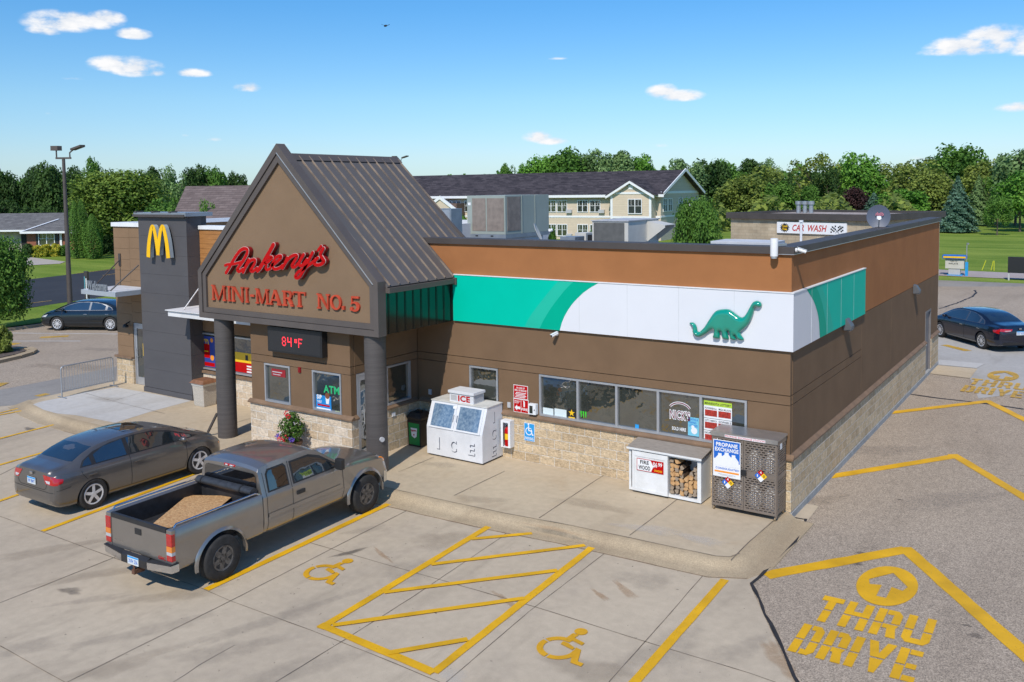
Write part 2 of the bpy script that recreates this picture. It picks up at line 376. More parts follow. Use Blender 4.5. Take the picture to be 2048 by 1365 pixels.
def grassmat(name, a, b_, stripes=True):
    m_, n, l, b = nt(name); t = n.new('ShaderNodeTexCoord')
    z = n.new('ShaderNodeTexNoise'); z.inputs['Scale'].default_value = .12; z.inputs['Detail'].default_value = 8; z.inputs['Roughness'].default_value = .7; l.new(t.outputs['Object'], z.inputs['Vector'])
    z2 = n.new('ShaderNodeTexNoise'); z2.inputs['Scale'].default_value = 9; z2.inputs['Detail'].default_value = 6; l.new(t.outputs['Object'], z2.inputs['Vector'])
    mp_ = n.new('ShaderNodeMapping'); mp_.inputs['Rotation'].default_value = (0,0,R(34)); mp_.inputs['Scale'].default_value = (.02,1,1); l.new(t.outputs['Object'], mp_.inputs[0])
    z3 = n.new('ShaderNodeTexNoise'); z3.inputs['Scale'].default_value = .45; z3.inputs['Detail'].default_value = 3; l.new(mp_.outputs[0], z3.inputs['Vector'])
    a1 = n.new('ShaderNodeMath'); a1.operation = 'ADD'; l.new(z.outputs[0], a1.inputs[0]); l.new(z3.outputs[0], a1.inputs[1])
    r_ = n.new('ShaderNodeMapRange'); r_.inputs[1].default_value = .8; r_.inputs[2].default_value = 1.2; l.new(a1.outputs[0], r_.inputs[0])
    x = n.new('ShaderNodeMix'); x.data_type = 'RGBA'; l.new(r_.outputs[0], x.inputs[0]); x.inputs[6].default_value = rgb(a); x.inputs[7].default_value = rgb(b_)
    r2 = n.new('ShaderNodeMapRange'); r2.inputs[1].default_value = .3; r2.inputs[2].default_value = .7; r2.inputs[3].default_value = .7; r2.inputs[4].default_value = 1.3; l.new(z2.outputs[0], r2.inputs[0])
    hm = n.new('ShaderNodeVectorMath'); hm.operation = 'SCALE'; l.new(x.outputs[2], hm.inputs[0]); l.new(r2.outputs[0], hm.inputs['Scale']); l.new(hm.outputs[0], b.inputs['Base Color'])
    b.inputs['Roughness'].default_value = .95; b.inputs['Specular IOR Level'].default_value = .1
    return m_
M_grass = grassmat('mown_grass', (.115,.185,.022), (.21,.27,.045))
def yellow(name, c, wear):
    m_, n, l, b = nt(name); t = n.new('ShaderNodeTexCoord')
    z = n.new('ShaderNodeTexNoise'); z.inputs['Scale'].default_value = 45; z.inputs['Detail'].default_value = 6; z.inputs['Roughness'].default_value = .7; l.new(t.outputs['Object'], z.inputs['Vector'])
    z2 = n.new('ShaderNodeTexNoise'); z2.inputs['Scale'].default_value = 1.6; z2.inputs['Detail'].default_value = 4; l.new(t.outputs['Object'], z2.inputs['Vector'])
    r_ = n.new('ShaderNodeMapRange'); r_.inputs[1].default_value = .3; r_.inputs[2].default_value = .7; l.new(z2.outputs[0], r_.inputs[0])
    x = n.new('ShaderNodeMix'); x.data_type = 'RGBA'; l.new(r_.outputs[0], x.inputs[0]); x.inputs[6].default_value = rgb(c); x.inputs[7].default_value = rgb(tuple(q*.72 for q in c))
    l.new(x.outputs[2], b.inputs['Base Color']); b.inputs['Roughness'].default_value = .6
    tr = n.new('ShaderNodeBsdfTransparent'); mx_ = n.new('ShaderNodeMixShader'); w = n.new('ShaderNodeMath'); w.operation = 'GREATER_THAN'; w.inputs[1].default_value = wear; l.new(z.outputs[0], w.inputs[0])
    l.new(w.outputs[0], mx_.inputs[0]); l.new(b.outputs[0], mx_.inputs[1]); l.new(tr.outputs[0], mx_.inputs[2]); l.new(mx_.outputs[0], n['Material Output'].inputs[0]); return m_
M_yel = yellow('stall_yellow', (.78,.42,.004), .63)
M_yelold = yellow('worn_yellow', (.68,.40,.045), .56)
M_wline = yellow('worn_white', (.7,.7,.68), .6)

def sheet(name, pts, z, mat, kind='structure'):
    mb = MB(); mb.poly([(p[0], p[1], z) for p in pts])
    if Vector(mb.v[1]-mb.v[0]).cross(mb.v[2]-mb.v[1]).z < 0: mb.f[0].reverse()
    me = struct(name, mb, mat, kind)
    bm = bmesh.new(); bm.from_mesh(me.data); bmesh.ops.triangulate(bm, faces=bm.faces); bmesh.ops.recalc_face_normals(bm, faces=bm.faces)
    for f in bm.faces:
        if f.normal.z < 0: f.normal_flip()
    bm.to_mesh(me.data); bm.free(); return me
mb = MB(); N = 40; S_ = 3000.
gx = [-S_+2*S_*i/N for i in range(N+1)]
for j in range(N+1):
    for i in range(N+1): mb.v.append(Vector((gx[i], gx[j], -.20)))
for j in range(N):
    for i in range(N): mb.face([j*(N+1)+i, j*(N+1)+i+1, (j+1)*(N+1)+i+1, (j+1)*(N+1)+i])
struct('ground', mb, M_grass)

P2 = lambda *q: [tuple(G(x, y)[:2]) for x, y in q]
# drive and back lot, one worn asphalt sheet
kerb = P2((-260,700),(25,657),(98,647),(235,634))
sheet('asphalt_lot', [(-80,-60),(60,-60),(60,49.5)] + P2((2048,573),(1878,573)) + [(-30,48),(-27,12)] + [tuple(kerb[3]),kerb[2],kerb[1],(-60,-6)], -.146, M_asph)
conc = [(-70,-60),(33,-60),(1.8,-5.75),(.33,-3.27),(.40,-1.5),(.30,1.0),(-22.0,1.0)] + P2((234,733),(120,757),(0,780),(-300,842)) + [(-70,-22)]
sheet('parking_lot', conc, -.134, M_conc)
sheet('gray_apron', P2((234,733),(120,757),(0,780),(-300,842),(-300,870),(0,813),(60,808),(120,796),(232,772)), -.1305, M_grayc)
# road strip and walk beyond the lot, at the right
sheet('road', [(60,49.5)]+P2((2048,573),(1878,573))+[(-30,48),(-30,54.5)]+P2((1876,560))+P2((2048,567))+[(60,55)], -.150, M_grayc)
sheet('path', P2((1870,550),(2048,558),(2300,570),(2300,556),(2048,546),(1870,538)), -.170, pave('far_walk', (.40,.34,.32), (.36,.3,.28), (.3,.26,.24), spk=.1))
# far left lot of fresh black asphalt and its lawn strip
sheet('far_parking_lot', P2((-500,690),(0,626),(60,615),(145,602),(235,592),(330,575),(330,520),(228,537),(130,550),(45,560),(-500,650)), -.155, M_black)
sheet('side_path', P2((36,512),(52,513),(131,523),(120,527),(60,530),(20,532),(-200,545),(-200,515)), -.165, pave('left_drive', (.45,.40,.34), (.4,.35,.3), (.3,.28,.25), spk=.1))

# far paving for the patch at the back corner
sheet('back_slab', P2((1871,744),(1853,733),(1878,662),(2080,668),(2080,780),(2048,786),(1990,793),(1957,797),(1940,757)), -.138, pave('pale_slab', (.42,.40,.37), (.37,.35,.325), (.30,.28,.25), spk=.08))
sheet('door_slab', P2((1846,746),(1868,730),(1955,738),(1940,757)), -.128, M_walk)
sheet('white_strip', P2((1866,729),(1880,720),(1970,728),(1953,737)), -.124, M_white)

# raised walk with a rolled curb
walk = [(-23.0,-2.62),(-22.75,-3.22),(-21.7,-3.42),(-20.3,-3.62),(-18.9,-3.66),(-17.7,-3.62),(-16,-3.48),(-13,-3.36),(-10,-3.26),(-7.77,-3.19),(-6.2,-3.14),(-4.7,-3.06),(-4.0,-2.98),(-3.3,-2.9),(-2.36,-2.85),(-1.2,-2.80),(-.45,-2.76),(-.24,-2.66),(-.17,-2.45),(-.16,-1.35),(-.14,-.02)]
def offs(pts, d):
    o = []
    for i, p in enumerate(pts):
        a = Vector(pts[max(i-1,0)]); b = Vector(pts[min(i+1,len(pts)-1)]); t = (b-a).normalized(); o.append((p[0]+t.y*d, p[1]-t.x*d))
    return o
mb = MB(); inner = [(-.14,.6),(-23.2,.6),(-23.2,-.6)]
mb.poly([(x,y,0) for x,y in walk+inner]); o_ = struct('sidewalk', mb, M_walk)
bm = bmesh.new(); bm.from_mesh(o_.data); bmesh.ops.triangulate(bm, faces=bm.faces)
for f in bm.faces:
    if f.normal.z < 0: f.normal_flip()
bm.to_mesh(o_.data); bm.free()
mb = MB(); prof = [(0,0),(.10,-.002),(.17,-.02),(.24,-.075),(.30,-.112),(.42,-.122),(.62,-.126),(.63,-.2)]
rings = [offs(walk, d) for d, _ in prof]; n_ = len(walk)
for k, (d, z) in enumerate(prof):
    for i in range(n_):
        dip = 0.0
        x = walk[i][0]
        if -4.4 < x < -2.6 and 0 < k < 5: dip = -.02
        mb.v.append(Vector((rings[k][i][0], rings[k][i][1], z+dip)))
for k in range(len(prof)-1):
    for i in range(n_-1): mb.face([k*n_+i, k*n_+i+1, (k+1)*n_+i+1, (k+1)*n_+i][::-1])
struct('curb', mb, M_curb, smooth=50)
sheet('pale_sidewalk', P2((61,806),(87,816),(112,824),(152,828),(228,843),(380,800),(290,783),(270,773),(225,771),(171,784),(124,794)) if False else [tuple(G(x,y,0.004)[:2]) for x,y in ((66,809),(87,820),(112,827),(152,831),(230,846),(300,824),(382,802),(290,785),(232,775),(171,785),(124,795.6),(85,803))], .004, M_white)

# joints, cracks and tar
M_joint = vary('joint_dark', (.15,.12,.09), rough=.95, amt=.3, scale=4)
M_tar = vary('tar', (.022,.02,.02), rough=.7, amt=.3, scale=6)
def strip(mb, pts, z, w, jag=0.):
    P = []
    for i in range(len(pts)-1):
        a, b = Vector(pts[i][:2]), Vector(pts[i+1][:2]); L_ = (b-a).length; k = max(1, int(L_/.25)) if jag else 1
        for q in range(k): P.append(a.lerp(b, q/k))
    P.append(Vector(pts[-1][:2]))
    if jag: P = [p+Vector((rnd.uniform(-jag,jag), rnd.uniform(-jag,jag))) for p in P]
    Lf, Rt = [], []
    for i, p in enumerate(P):
        t = (P[min(i+1,len(P)-1)]-P[max(i-1,0)]).normalized(); ww = w*(rnd.uniform(.6,1.4) if jag else 1)
        Lf.append(p+Vector((-t.y,t.x))*ww/2); Rt.append(p-Vector((-t.y,t.x))*ww/2)
    for i in range(len(P)-1):
        mb.add([(Rt[i].x,Rt[i].y,z),(Rt[i+1].x,Rt[i+1].y,z),(Lf[i+1].x,Lf[i+1].y,z),(Lf[i].x,Lf[i].y,z)], [(0,1,2,3)])
mb = MB()
for L_ in [((-60,1010),(0,1033),(227,1116),(401,1176),(460,1202),(625,1262),(760,1315),(880,1365)),((0,1206),(227,1116),(420,1045)),((120,1372),(460,1202.6),(663,1098),(851,1002.6)),
           ((540,1372),(695,1276),(822.7,1196),(1000,1077),(1055,1030)),((880,1376),(1057,1224),(1219,1099.5),(1235,1083)),((1211,1372),(1328.8,1240),(1407,1150)),
           ((620,1086),(1000,1194),(1069,1213.7),(1285.8,1282),(1500,1347),(1560,1368)),((0,1292),(135,1368)),((-20,960),(60,920),(180,870))]:
    strip(mb, [G(x,y) for x,y in L_], -.1285, .012, .003)
for L_ in [((340,1368),(400,1330),(470,1290)),((0,880),(40,868)),((1050,1000),(1050,1001))][:2]: strip(mb, [G(x,y) for x,y in L_], -.1285, .008, .012)
struct('concrete_joints', mb, M_joint)
mb = MB()
for L_ in [((908,992),(974,960),(1010,943)),((1078,1037),(1194,960),(1215,947)),((1259,1072),(1354,1000),(1380,975)),((1462,1121),(1500,1083),(1548,1042)),((797,945),(867.7,915)),((420,860),(500,838)),((171,787),(225,803),(290,784.5)),((225,803),(330,828))]:
    strip(mb, [G(x,y,.0) for x,y in L_], .0085, .013, .002)
struct('walk_joints', mb, M_joint)
mb = MB(); e_ = offs(walk, .03); strip(mb, [Vector((x,y,0)) for x,y in e_[6:-2]], .0082, .012, .004); struct('curb_joint', mb, M_joint)
mb = MB(); e_ = offs(walk, .625); strip(mb, [Vector((x,y,0)) for x,y in e_[4:-3]], -.1245, .014, .004); struct('gutter_joint', mb, vary('rusty_joint', (.22,.13,.08), rough=.95, amt=.4, scale=3))
mb = MB()
strip(mb, [G(x,y) for x,y in ((1613,1038),(1606,1050),(1597,1075),(1560,1112),(1504,1168),(1530,1228),(1560,1290),(1602,1378))], -.125, .05, .02)
strip(mb, [G(x,y) for x,y in ((1613,1040),(1585,1035))], -.1255, .035, .01)
for L_ in [((1814,787),(1860,794),(1940,803),(1965,806),(2048,818))]: strip(mb, [G(x,y) for x,y in L_], -.140, .10, .02)
for L_ in [((1878,617),(1900,611),(1925,602),(1945,593),(1953,585),(1948,580))]: strip(mb, [G(x,y) for x,y in L_], -.142, .11, .05)
struct('tar_seam', mb, M_tar)

# painted lines
PLN = [0]
def paintline(a, b, w, name='parking_line', mat=None, z=-.124, cut=None):
    PLN[0] += 1; z += .0002*(PLN[0] % 17); mb = MB(); a = Vector(a[:2]); b = Vector(b[:2]); t = (b-a).normalized(); nn_ = Vector((-t.y, t.x))*w/2; K = max(2, int((b-a).length/.3))
    Lq = []; Rq = []
    for i in range(K+1):
        p = a.lerp(b, i/K); Lq.append(p+nn_*(1+rnd.uniform(-.07,.07))); Rq.append(p-nn_*(1+rnd.uniform(-.07,.07)))
    for i in range(K): mb.add([(Rq[i].x,Rq[i].y,z),(Rq[i+1].x,Rq[i+1].y,z),(Lq[i+1].x,Lq[i+1].y,z),(Lq[i].x,Lq[i].y,z)], [(0,1,2,3)])
    return struct(name, mb, mat or M_yel)
g2 = lambda x, y: G(x, y)
for a, b, w in [((787,1004),(412,1180),.14),((982,1051),(640,1258),.14),((1186,1094),(868,1346),.14),((1450,1160),(1265,1370),.14),((408,941),(85,1063),.125),((-6,932),(95,903),.11),((-60,1023),(47,986),.11),((-30,885),(120,847),.11),((-20,834),(45,822),.11),((-30,834),(38,817),.08),((640,1250),(868,1346),.15)]:
    paintline(g2(*a), g2(*b), w)
hz = 0
for a, b in [((943,1079),(1064,1068)),((862,1130),(1170,1092)),((768,1186),(1115,1142)),((665,1252),(1048,1198)),((775,1308),(935,1280))]:
    hz += 1; paintline(g2(*a), g2(*b), .115, 'hatch_line', z=-.124+.0006*hz+.003)
for a, b, w, z in [((1530,1150),(1815,1098),.28,-.140),((1808,1094),(2075,1330),.28,-.1385),((1658,953),(1915,911),.25,-.140),((1905,908),(2070,1007),.25,-.1385),((1776,826),(1980,802),.25,-.136),((1972,801),(2075,852),.25,-.1345)]:
    paintline(g2(*a), g2(*b), w, 'chevron_line', z=z)
for a, b in [((1888,690),(1936,702))]: paintline(g2(*a), g2(*b), .35, 'drive_mark', z=-.132, mat=M_yelold)
for a, b in [((25,666),(240,668)),((25,682),(162,682))]: paintline(g2(*a), g2(*b), .10, 'stall_line', M_wline, -.142)
for a, b in [((80,675),(137,672)),((18,690),(34,686)),((-10,774),(10,766)),((74,793),(96,788))]: paintline(g2(*a), g2(*b), .45 if a[1]<700 else .3, 'worn_marking', M_yelold, -.1275 if a[1]>760 else -.1425)
for a, b in [((-80,613),(62,598)),((-60,621),(103,601)),((-40,631),(148,606)),((152,547),(232,538)),((205,551),(240,546))]: paintline(g2(*a), g2(*b), .12, 'far_stall_line', M_yelold, -.148)

def ngon_ring(cx, cy, r0, r1, n=40, a0=0, a1=2*math.pi):
    return [(cx+r1*math.cos(a0+(a1-a0)*i/n), cy+r1*math.sin(a0+(a1-a0)*i/n)) for i in range(n+1)], [(cx+r0*math.cos(a0+(a1-a0)*i/n), cy+r0*math.sin(a0+(a1-a0)*i/n)) for i in range(n+1)]
class Stencil:
    """flat stencil in u,v; the frame o,u,v lies on the pavement"""
    def __init__(s, o, u, v, z): s.o, s.u, s.v, s.z = Vector(o[:2]), Vector(u[:2]), Vector(v[:2]), z; s.mb = MB(); s.dz = 0.0
    def X(s, p): q = s.o+s.u*p[0]+s.v*p[1]; return (q.x, q.y, s.z)
    def poly(s, pts):
        s.z += s.dz
        P = [s.X(p) for p in pts]; a = sum(P[i][0]*P[(i+1)%len(P)][1]-P[(i+1)%len(P)][0]*P[i][1] for i in range(len(P)))
        if a < 0: P.reverse()
        s.mb.poly(P)
    def arc(s, cx, cy, r0, r1, a0, a1, n=14):
        A, B = ngon_ring(cx, cy, r0, r1, n, R(a0), R(a1))
        for i in range(n): s.poly([B[i], A[i], A[i+1], B[i+1]])
# wheelchair symbols
def wheelchair(o, u, v, sc, mat, z):
    s = Stencil(o, Vector(u)*sc, Vector(v)*sc, z)
    s.arc(.37,.36,.25,.36,75,158); s.arc(.37,.36,.25,.36,164,262); s.arc(.37,.36,.25,.36,268,372)
    s.arc(.42,1.02,0,.115,0,360,20); s.dz = .0006
    s.poly([(.33,.90),(.45,.90),(.42,.60),(.31,.60)]); s.poly([(.43,.78),(.66,.72),(.66,.63),(.43,.68)])
    s.poly([(.33,.575),(.43,.575),(.60,.50),(.60,.42),(.34,.48)]); s.poly([(.61,.52),(.72,.50),(.86,.14),(.75,.10),(.63,.40)]); s.poly([(.77,.17),(.96,.16),(.97,.06),(.76,.07)])
    return struct('wheelchair_symbol', s.mb, mat)
M_sym = yellow('symbol_yellow', (.72,.37,.008), .63)
a = G(655,1160); b = G(690,1162)
def frame(pl, pr_, pt):   # left, right and top points on the pavement
    o = G(*pl); return o, (G(*pr_)-o), (G(*pt)-o)
o, u, v = frame((1078,1322),(1195,1322),(1140,1235))
# local axes follow the stalls: u along +x, v along +y
wheelchair(G(1055,1303), (.93,0), (0,.93), .94, M_sym, -.1235)
wheelchair(G(590,1150), (.93,0), (0,.93), .94, M_sym, -.1235)

# THRU DRIVE stencils with the round arrow
def glyph(s, ch, x, y, w, h, st):
    g_ = .045*h; m_ = h*.46
    def R_(x0, y0, x1, y1): s.poly([(x+x0,y+y0),(x+x1,y+y0),(x+x1,y+y1),(x+x0,y+y1)])
    top, bot = m_+g_/2, m_-g_/2
    if ch == 'T': R_(0,h-st*.8,w,h); R_(w/2-st/2,top,w/2+st/2,h-st*.8-.001); R_(w/2-st/2,0,w/2+st/2,bot)
    elif ch == 'H': R_(0,top,st,h); R_(0,0,st,bot); R_(w-st,top,w,h); R_(w-st,0,w,bot); R_(st+.001,m_+g_/2,w-st-.001,m_+st*.75)
    elif ch in 'RD':
        R_(0,top,st,h); R_(0,0,st,bot); c = min(.3*w, .12)
        if ch == 'R':
            s.poly([(x+st+g_*.6,y+h),(x+w-c,y+h),(x+w,y+h-c),(x+w,y+m_+g_/2+.02),(x+w-st,y+m_+g_/2+.02),(x+w-st,y+h-c*1.1),(x+w-st-.03,y+h-st*.75),(x+st+g_*.6,y+h-st*.75)])
            s.poly([(x+st+g_*.6,y+m_),(x+w-.01,y+m_),(x+w-.06,y+m_-.10),(x+w+.02,y),(x+w-st,y),(x+w-st-.05,y+m_-.13),(x+st+g_*.6,y+m_-.13)])
        else:
            s.poly([(x+st+g_,y+h),(x+w-c,y+h),(x+w,y+h-c),(x+w,y+m_+g_/2),(x+w-st,y+m_+g_/2),(x+w-st,y+h-c),(x+w-st-.02,y+h-st*.7),(x+st+g_,y+h-st*.7)])
            s.poly([(x+st+g_,y),(x+w-c,y),(x+w,y+c),(x+w,y+m_-g_/2),(x+w-st,y+m_-g_/2),(x+w-st,y+c),(x+w-st-.02,y+st*.7),(x+st+g_,y+st*.7)])
    elif ch == 'U':
        c = .12; R_(0,top,st,h); R_(w-st,top,w,h)
        s.poly([(x,y+bot),(x,y+c),(x+c,y),(x+w-c,y),(x+w,y+c),(x+w,y+bot),(x+w-st,y+bot),(x+w-st,y+c+.03),(x+w-st-.04,y+st*.75),(x+st+.04,y+st*.75),(x+st,y+c+.03),(x+st,y+bot)])
    elif ch == 'I': R_(0,top,st,h); R_(0,0,st,bot)
    elif ch == 'V':
        s.poly([(x,y+h),(x+st,y+h),(x+w/2,y+m_+.14),(x+w-st,y+h),(x+w,y+h),(x+w*.76,y+top),(x+w*.24,y+top)]); s.poly([(x+w*.26,y+bot),(x+w*.74,y+bot),(x+w*.60,y),(x+w*.40,y)])
    elif ch == 'E':
        R_(0,top,st,h); R_(0,0,st,bot); R_(st+g_*.6,h-st*.7,w,h); R_(st+g_*.6,m_-st*.3,w*.9,m_+st*.35); R_(st+g_*.6,0,w,st*.7)
def thru(o, u, v, mat, z, name='drive_lettering'):
    s = Stencil(o, u, v, z); st = .205
    x = .0
    for ch, w in (('T',.54),('H',.62),('R',.60),('U',.64)):
        glyph(s, ch, x, 1.03, w, .86, st); x += w+.12
    x = -.05
    for ch, w in (('D',.56),('R',.54),('I',.215),('V',.62),('E',.50)):
        glyph(s, ch, x, 0, w, .86, st); x += w+.085
    cx, cy, rr = 1.30, 2.72, .76                    # disc with an arrow cut out
    arr = [(p_*1.4, q_*1.4) for p_, q_ in [(-.09,-.33),(.09,-.33),(.09,.10),(.30,-.07),(.36,.06),(0,.36),(-.36,.06),(-.30,-.07),(-.09,.10)]]
    def at(a_):                                      # distance from centre to the arrow outline at an angle
        d = Vector((math.cos(a_), math.sin(a_))); best = 0
        for i in range(len(arr)):
            p, q = Vector(arr[i]), Vector(arr[(i+1)%len(arr)]); e = q-p; den = d.x*e.y-d.y*e.x
            if abs(den) < 1e-9: continue
            t = (p.x*e.y-p.y*e.x)/den; w_ = (p.x*d.y-p.y*d.x)/den
            if t > 0 and -1e-6 <= w_ <= 1+1e-6: best = max(best, t)
        return best
    K = 120; ring = [(at(2*math.pi*i/K), 2*math.pi*i/K) for i in range(K)]
    for i in range(K):
        (r0, a0), (r1, a1) = ring[i], ring[(i+1)%K]
        if i == K-1: a1 = 2*math.pi
        s.poly([(cx+r0*math.cos(a0),cy+r0*math.sin(a0)),(cx+rr*math.cos(a0),cy+rr*math.sin(a0)),(cx+rr*math.cos(a1),cy+rr*math.sin(a1)),(cx+r1*math.cos(a1),cy+r1*math.sin(a1))])
    return struct(name, s.mb, mat)
bl = G(1578,1301); tl = G(1650,1190); br_ = G(1820,1364)
v_ = (tl-bl)/1.89; u_ = (br_-bl)/2.66
thru(bl, u_, v_, M_yel, -.1375)
bl = G(1922,783); tl = G(1945,757); br_ = G(2040,797)
thru(bl, (br_-bl)/2.66, (tl-bl)/1.89, M_yelold, -.1225, 'drive_lettering')

# island kerbs at the left
mb = MB()
def kerbrun(pts, w=.16, h=.13, z=-.146):
    for i in range(len(pts)-1):
        a, b = Vector((*pts[i][:2], z)), Vector((*pts[i+1][:2], z)); mb.bar(a+Vector((0,0,h/2)), b+Vector((0,0,h/2)), w, h)
kerbrun([G(x,y,-.02) for x,y in ((-260,698),(25,655.5),(98,645.5),(235,633))])
kerbrun([G(x,y,-.02) for x,y in ((-120,745),(0,719),(35,711),(58,704),(66,699),(56,695),(20,697))], .35)
struct('island_curb', mb, M_curb)
sheet('planting_bed', P2((-160,745),(0,719),(35,711),(58,703),(60,698),(20,695),(-160,702)), -.06, vary('mulch', (.10,.075,.06), rough=.95, amt=.5, scale=12))
sheet('grass_verge', P2((-260,696),(25,653),(98,643),(235,630),(235,590),(100,610),(0,627),(-260,668)), -.125, M_grass)

# oil drips, damp marks and gum on the paving, each with its own ragged outline
def stainmat(name, c, dens, sc):
    m_, n, l, b = nt(name); b.inputs['Base Color'].default_value = rgb(c); b.inputs['Roughness'].default_value = .8; t = n.new('ShaderNodeTexCoord')
    z = n.new('ShaderNodeTexNoise'); z.inputs['Scale'].default_value = sc; z.inputs['Detail'].default_value = 7; z.inputs['Roughness'].default_value = .65; l.new(t.outputs['Object'], z.inputs[0])
    uv = n.new('ShaderNodeVertexColor'); uv.layer_name = 'edge'; mu = n.new('ShaderNodeMath'); mu.operation = 'MULTIPLY'; l.new(z.outputs[0], mu.inputs[0]); l.new(uv.outputs[0], mu.inputs[1])
    r_ = n.new('ShaderNodeMapRange'); r_.inputs[1].default_value = .16; r_.inputs[2].default_value = .5; r_.inputs[4].default_value = dens; l.new(mu.outputs[0], r_.inputs[0])
    tr = n.new('ShaderNodeBsdfTransparent'); mx_ = n.new('ShaderNodeMixShader'); l.new(r_.outputs[0], mx_.inputs[0]); l.new(tr.outputs[0], mx_.inputs[1]); l.new(b.outputs[0], mx_.inputs[2]); l.new(mx_.outputs[0], n['Material Output'].inputs[0]); return m_
def stain(cx, cy, rx, ry, rot, mat, z):
    """soft-edged patch: full strength in the middle, nothing at the rim"""
    K = 28; mb = MB(); mb.v.append(Vector((cx,cy,z))); co, si = math.cos(rot), math.sin(rot)
    for f in (.5, 1.0):
        for i in range(K):
            a = 2*math.pi*i/K; j = 1+.18*math.sin(3*a+cx)+.10*math.sin(7*a+cy); x, y = rx*f*j*math.cos(a), ry*f*j*math.sin(a); mb.v.append(Vector((cx+x*co-y*si, cy+x*si+y*co, z)))
    for i in range(K): j = (i+1) % K; mb.face([0,1+i,1+j]); mb.face([1+i,1+K+i,1+K+j,1+j])
    o = struct('stain', mb, mat); ca = o.data.color_attributes.new('edge', 'FLOAT_COLOR', 'POINT')
    for i in range(len(mb.v)): v = 1.0 if i == 0 else (.8 if i <= K else 0.0); ca.data[i].color = (v,v,v,1)
M_oil = stainmat('oil_stain', (.10,.085,.07), .5, 3.0); M_damp = stainmat('damp_stain', (.30,.24,.17), .22, 1.2); M_rub = stainmat('rubber_scuff', (.24,.21,.18), .16, 5.0); M_rustst = stainmat('rust_stain', (.44,.28,.15), .45, 4.0); M_pale = stainmat('pale_patch', (.60,.56,.50), .35, 2.0)
zs = -.1312
for i, (px, py, rx, ry, rot, mt) in enumerate([(142,1182,.30,.16,.2,M_oil),(190,1150,1.5,.26,1.0,M_damp),(60,858,.35,.16,0,M_oil),(180,1200,.9,.16,.9,M_rub),(300,1260,1.6,.25,1.1,M_rub),(30,1300,1.0,.3,1.1,M_rub),(460,1300,1.2,.35,1.0,M_rub),(240,1330,1.0,.3,1.2,M_damp),(540,1240,2.2,.22,1.25,M_rub),(830,1140,1.0,.6,1.2,M_rub),(880,1080,.8,.5,1.0,M_damp),(730,1060,.6,.2,1.1,M_rub),(700,1105,.5,.10,1.2,M_oil),
  (1290,1160,.7,.5,.3,M_rub),(1250,1180,.5,.12,-.6,M_rustst),(1200,1190,.35,.08,-.5,M_rustst),(1010,1200,.6,.08,-.4,M_rustst),(765,1110,.5,.07,-.4,M_rustst),(905,1352,.35,.25,0,M_pale),(1330,1300,1.2,.5,1.3,M_rub),(1180,1340,.9,.4,.2,M_damp),(1480,1300,.9,.3,1.2,M_rub),(1560,1320,.8,.2,-.9,M_rustst),(100,1100,1.4,.3,1.1,M_damp),(600,1340,1.4,.35,1.1,M_rub),(80,960,.8,.25,.6,M_damp),(350,1190,1.2,.3,.9,M_damp)]):
    q = G(px, py); stain(q.x, q.y, rx, ry, rot, mt, zs+.00012*i)
for i, (px, py, rx, ry, rot, mt) in enumerate([(1180,1010,1.2,.35,.1,M_damp),(960,1000,.8,.3,.4,M_damp),(1400,1080,.7,.25,0,M_pale),(1110,1060,.9,.12,.05,M_rustst),(880,930,.7,.3,.3,M_rub),(560,850,1.0,.4,0,M_damp),(220,800,1.0,.4,.2,M_damp),(1300,1060,.9,.3,.2,M_pale)]):
    q = G(px, py, 0); stain(q.x, q.y, rx, ry, rot, mt, .0092+.0001*i)
for i, (px, py, rx, ry, rot, mt) in enumerate([(1730,1108,.25,.08,.1,M_oil),(1715,1128,.12,.12,0,M_oil),(1950,1272,.16,.12,0,M_oil),(1935,1252,.12,.05,0,M_oil),(1760,900,1.6,.6,.6,M_rub),(1650,1000,1.0,.3,1.0,M_damp),(1900,1000,2.0,.6,.9,M_rub),(1950,620,2.5,1.0,0,M_rub),(1800,1000,.1,.06,0,M_oil),(150,735,3,.8,.3,M_damp),(220,700,2.5,.4,.3,M_rub)]):
    q = G(px, py, -.146); stain(q.x, q.y, rx, ry, rot, mt, -.1445+.0001*i)
# ================================================================ THE BUILDING
M_brown = vary('brown_stucco', (.185,.116,.068), rough=.92, amt=.07, scale=1.1, bump=.35, bscale=260, fine=.10, fscale=220, spec=.15)
M_orange = vary('orange_stucco', (.355,.150,.058), rough=.92, amt=.07, scale=1.0, bump=.35, bscale=260, fine=.12, fscale=220, spec=.15)
M_rest = vary('tan_siding', (.235,.150,.088), rough=.85, amt=.07, scale=1.2, fine=.06, fscale=160, spec=.2)
M_wood = vary('wood_siding', (.42,.19,.055), rough=.6, c2=(.33,.14,.04), scale=3.2, stretch=(.5,.5,5), fine=.10, fscale=50)
M_tower = vary('charcoal_panel', (.078,.074,.077), rough=.75, amt=.08, scale=1.3, fine=.10, fscale=120, stretch=(.4,.4,1))
M_stone = bricky('split_face_block', (.62,.48,.31), (.47,.35,.215), (.68,.61,.51), .405, .21, .009, bump=1.0, dist=.035, nz_amt=.55, nsc=16, nscale2=26)
M_cream = bricky('pale_split_block', (.66,.56,.44), (.53,.41,.28), (.72,.66,.57), .405, .21, .011, bump=.9, dist=.03, nz_amt=.5, nsc=14, nscale2=26)
M_sill = vary('brown_sill', (.19,.118,.07), rough=.8, amt=.15, scale=4, fine=.1)
M_cop = vary('dark_bronze', (.068,.057,.052), rough=.6, metal=.05, amt=.12, scale=1.0, fine=.05, spec=.5)
M_fas = vary('bronze_trim', (.100,.083,.074), rough=.6, metal=.05, amt=.08, scale=1.2, fine=.05)
M_white_m = vary('white_metal', (.74,.75,.76), rough=.45, amt=.05, scale=2, fine=.03)
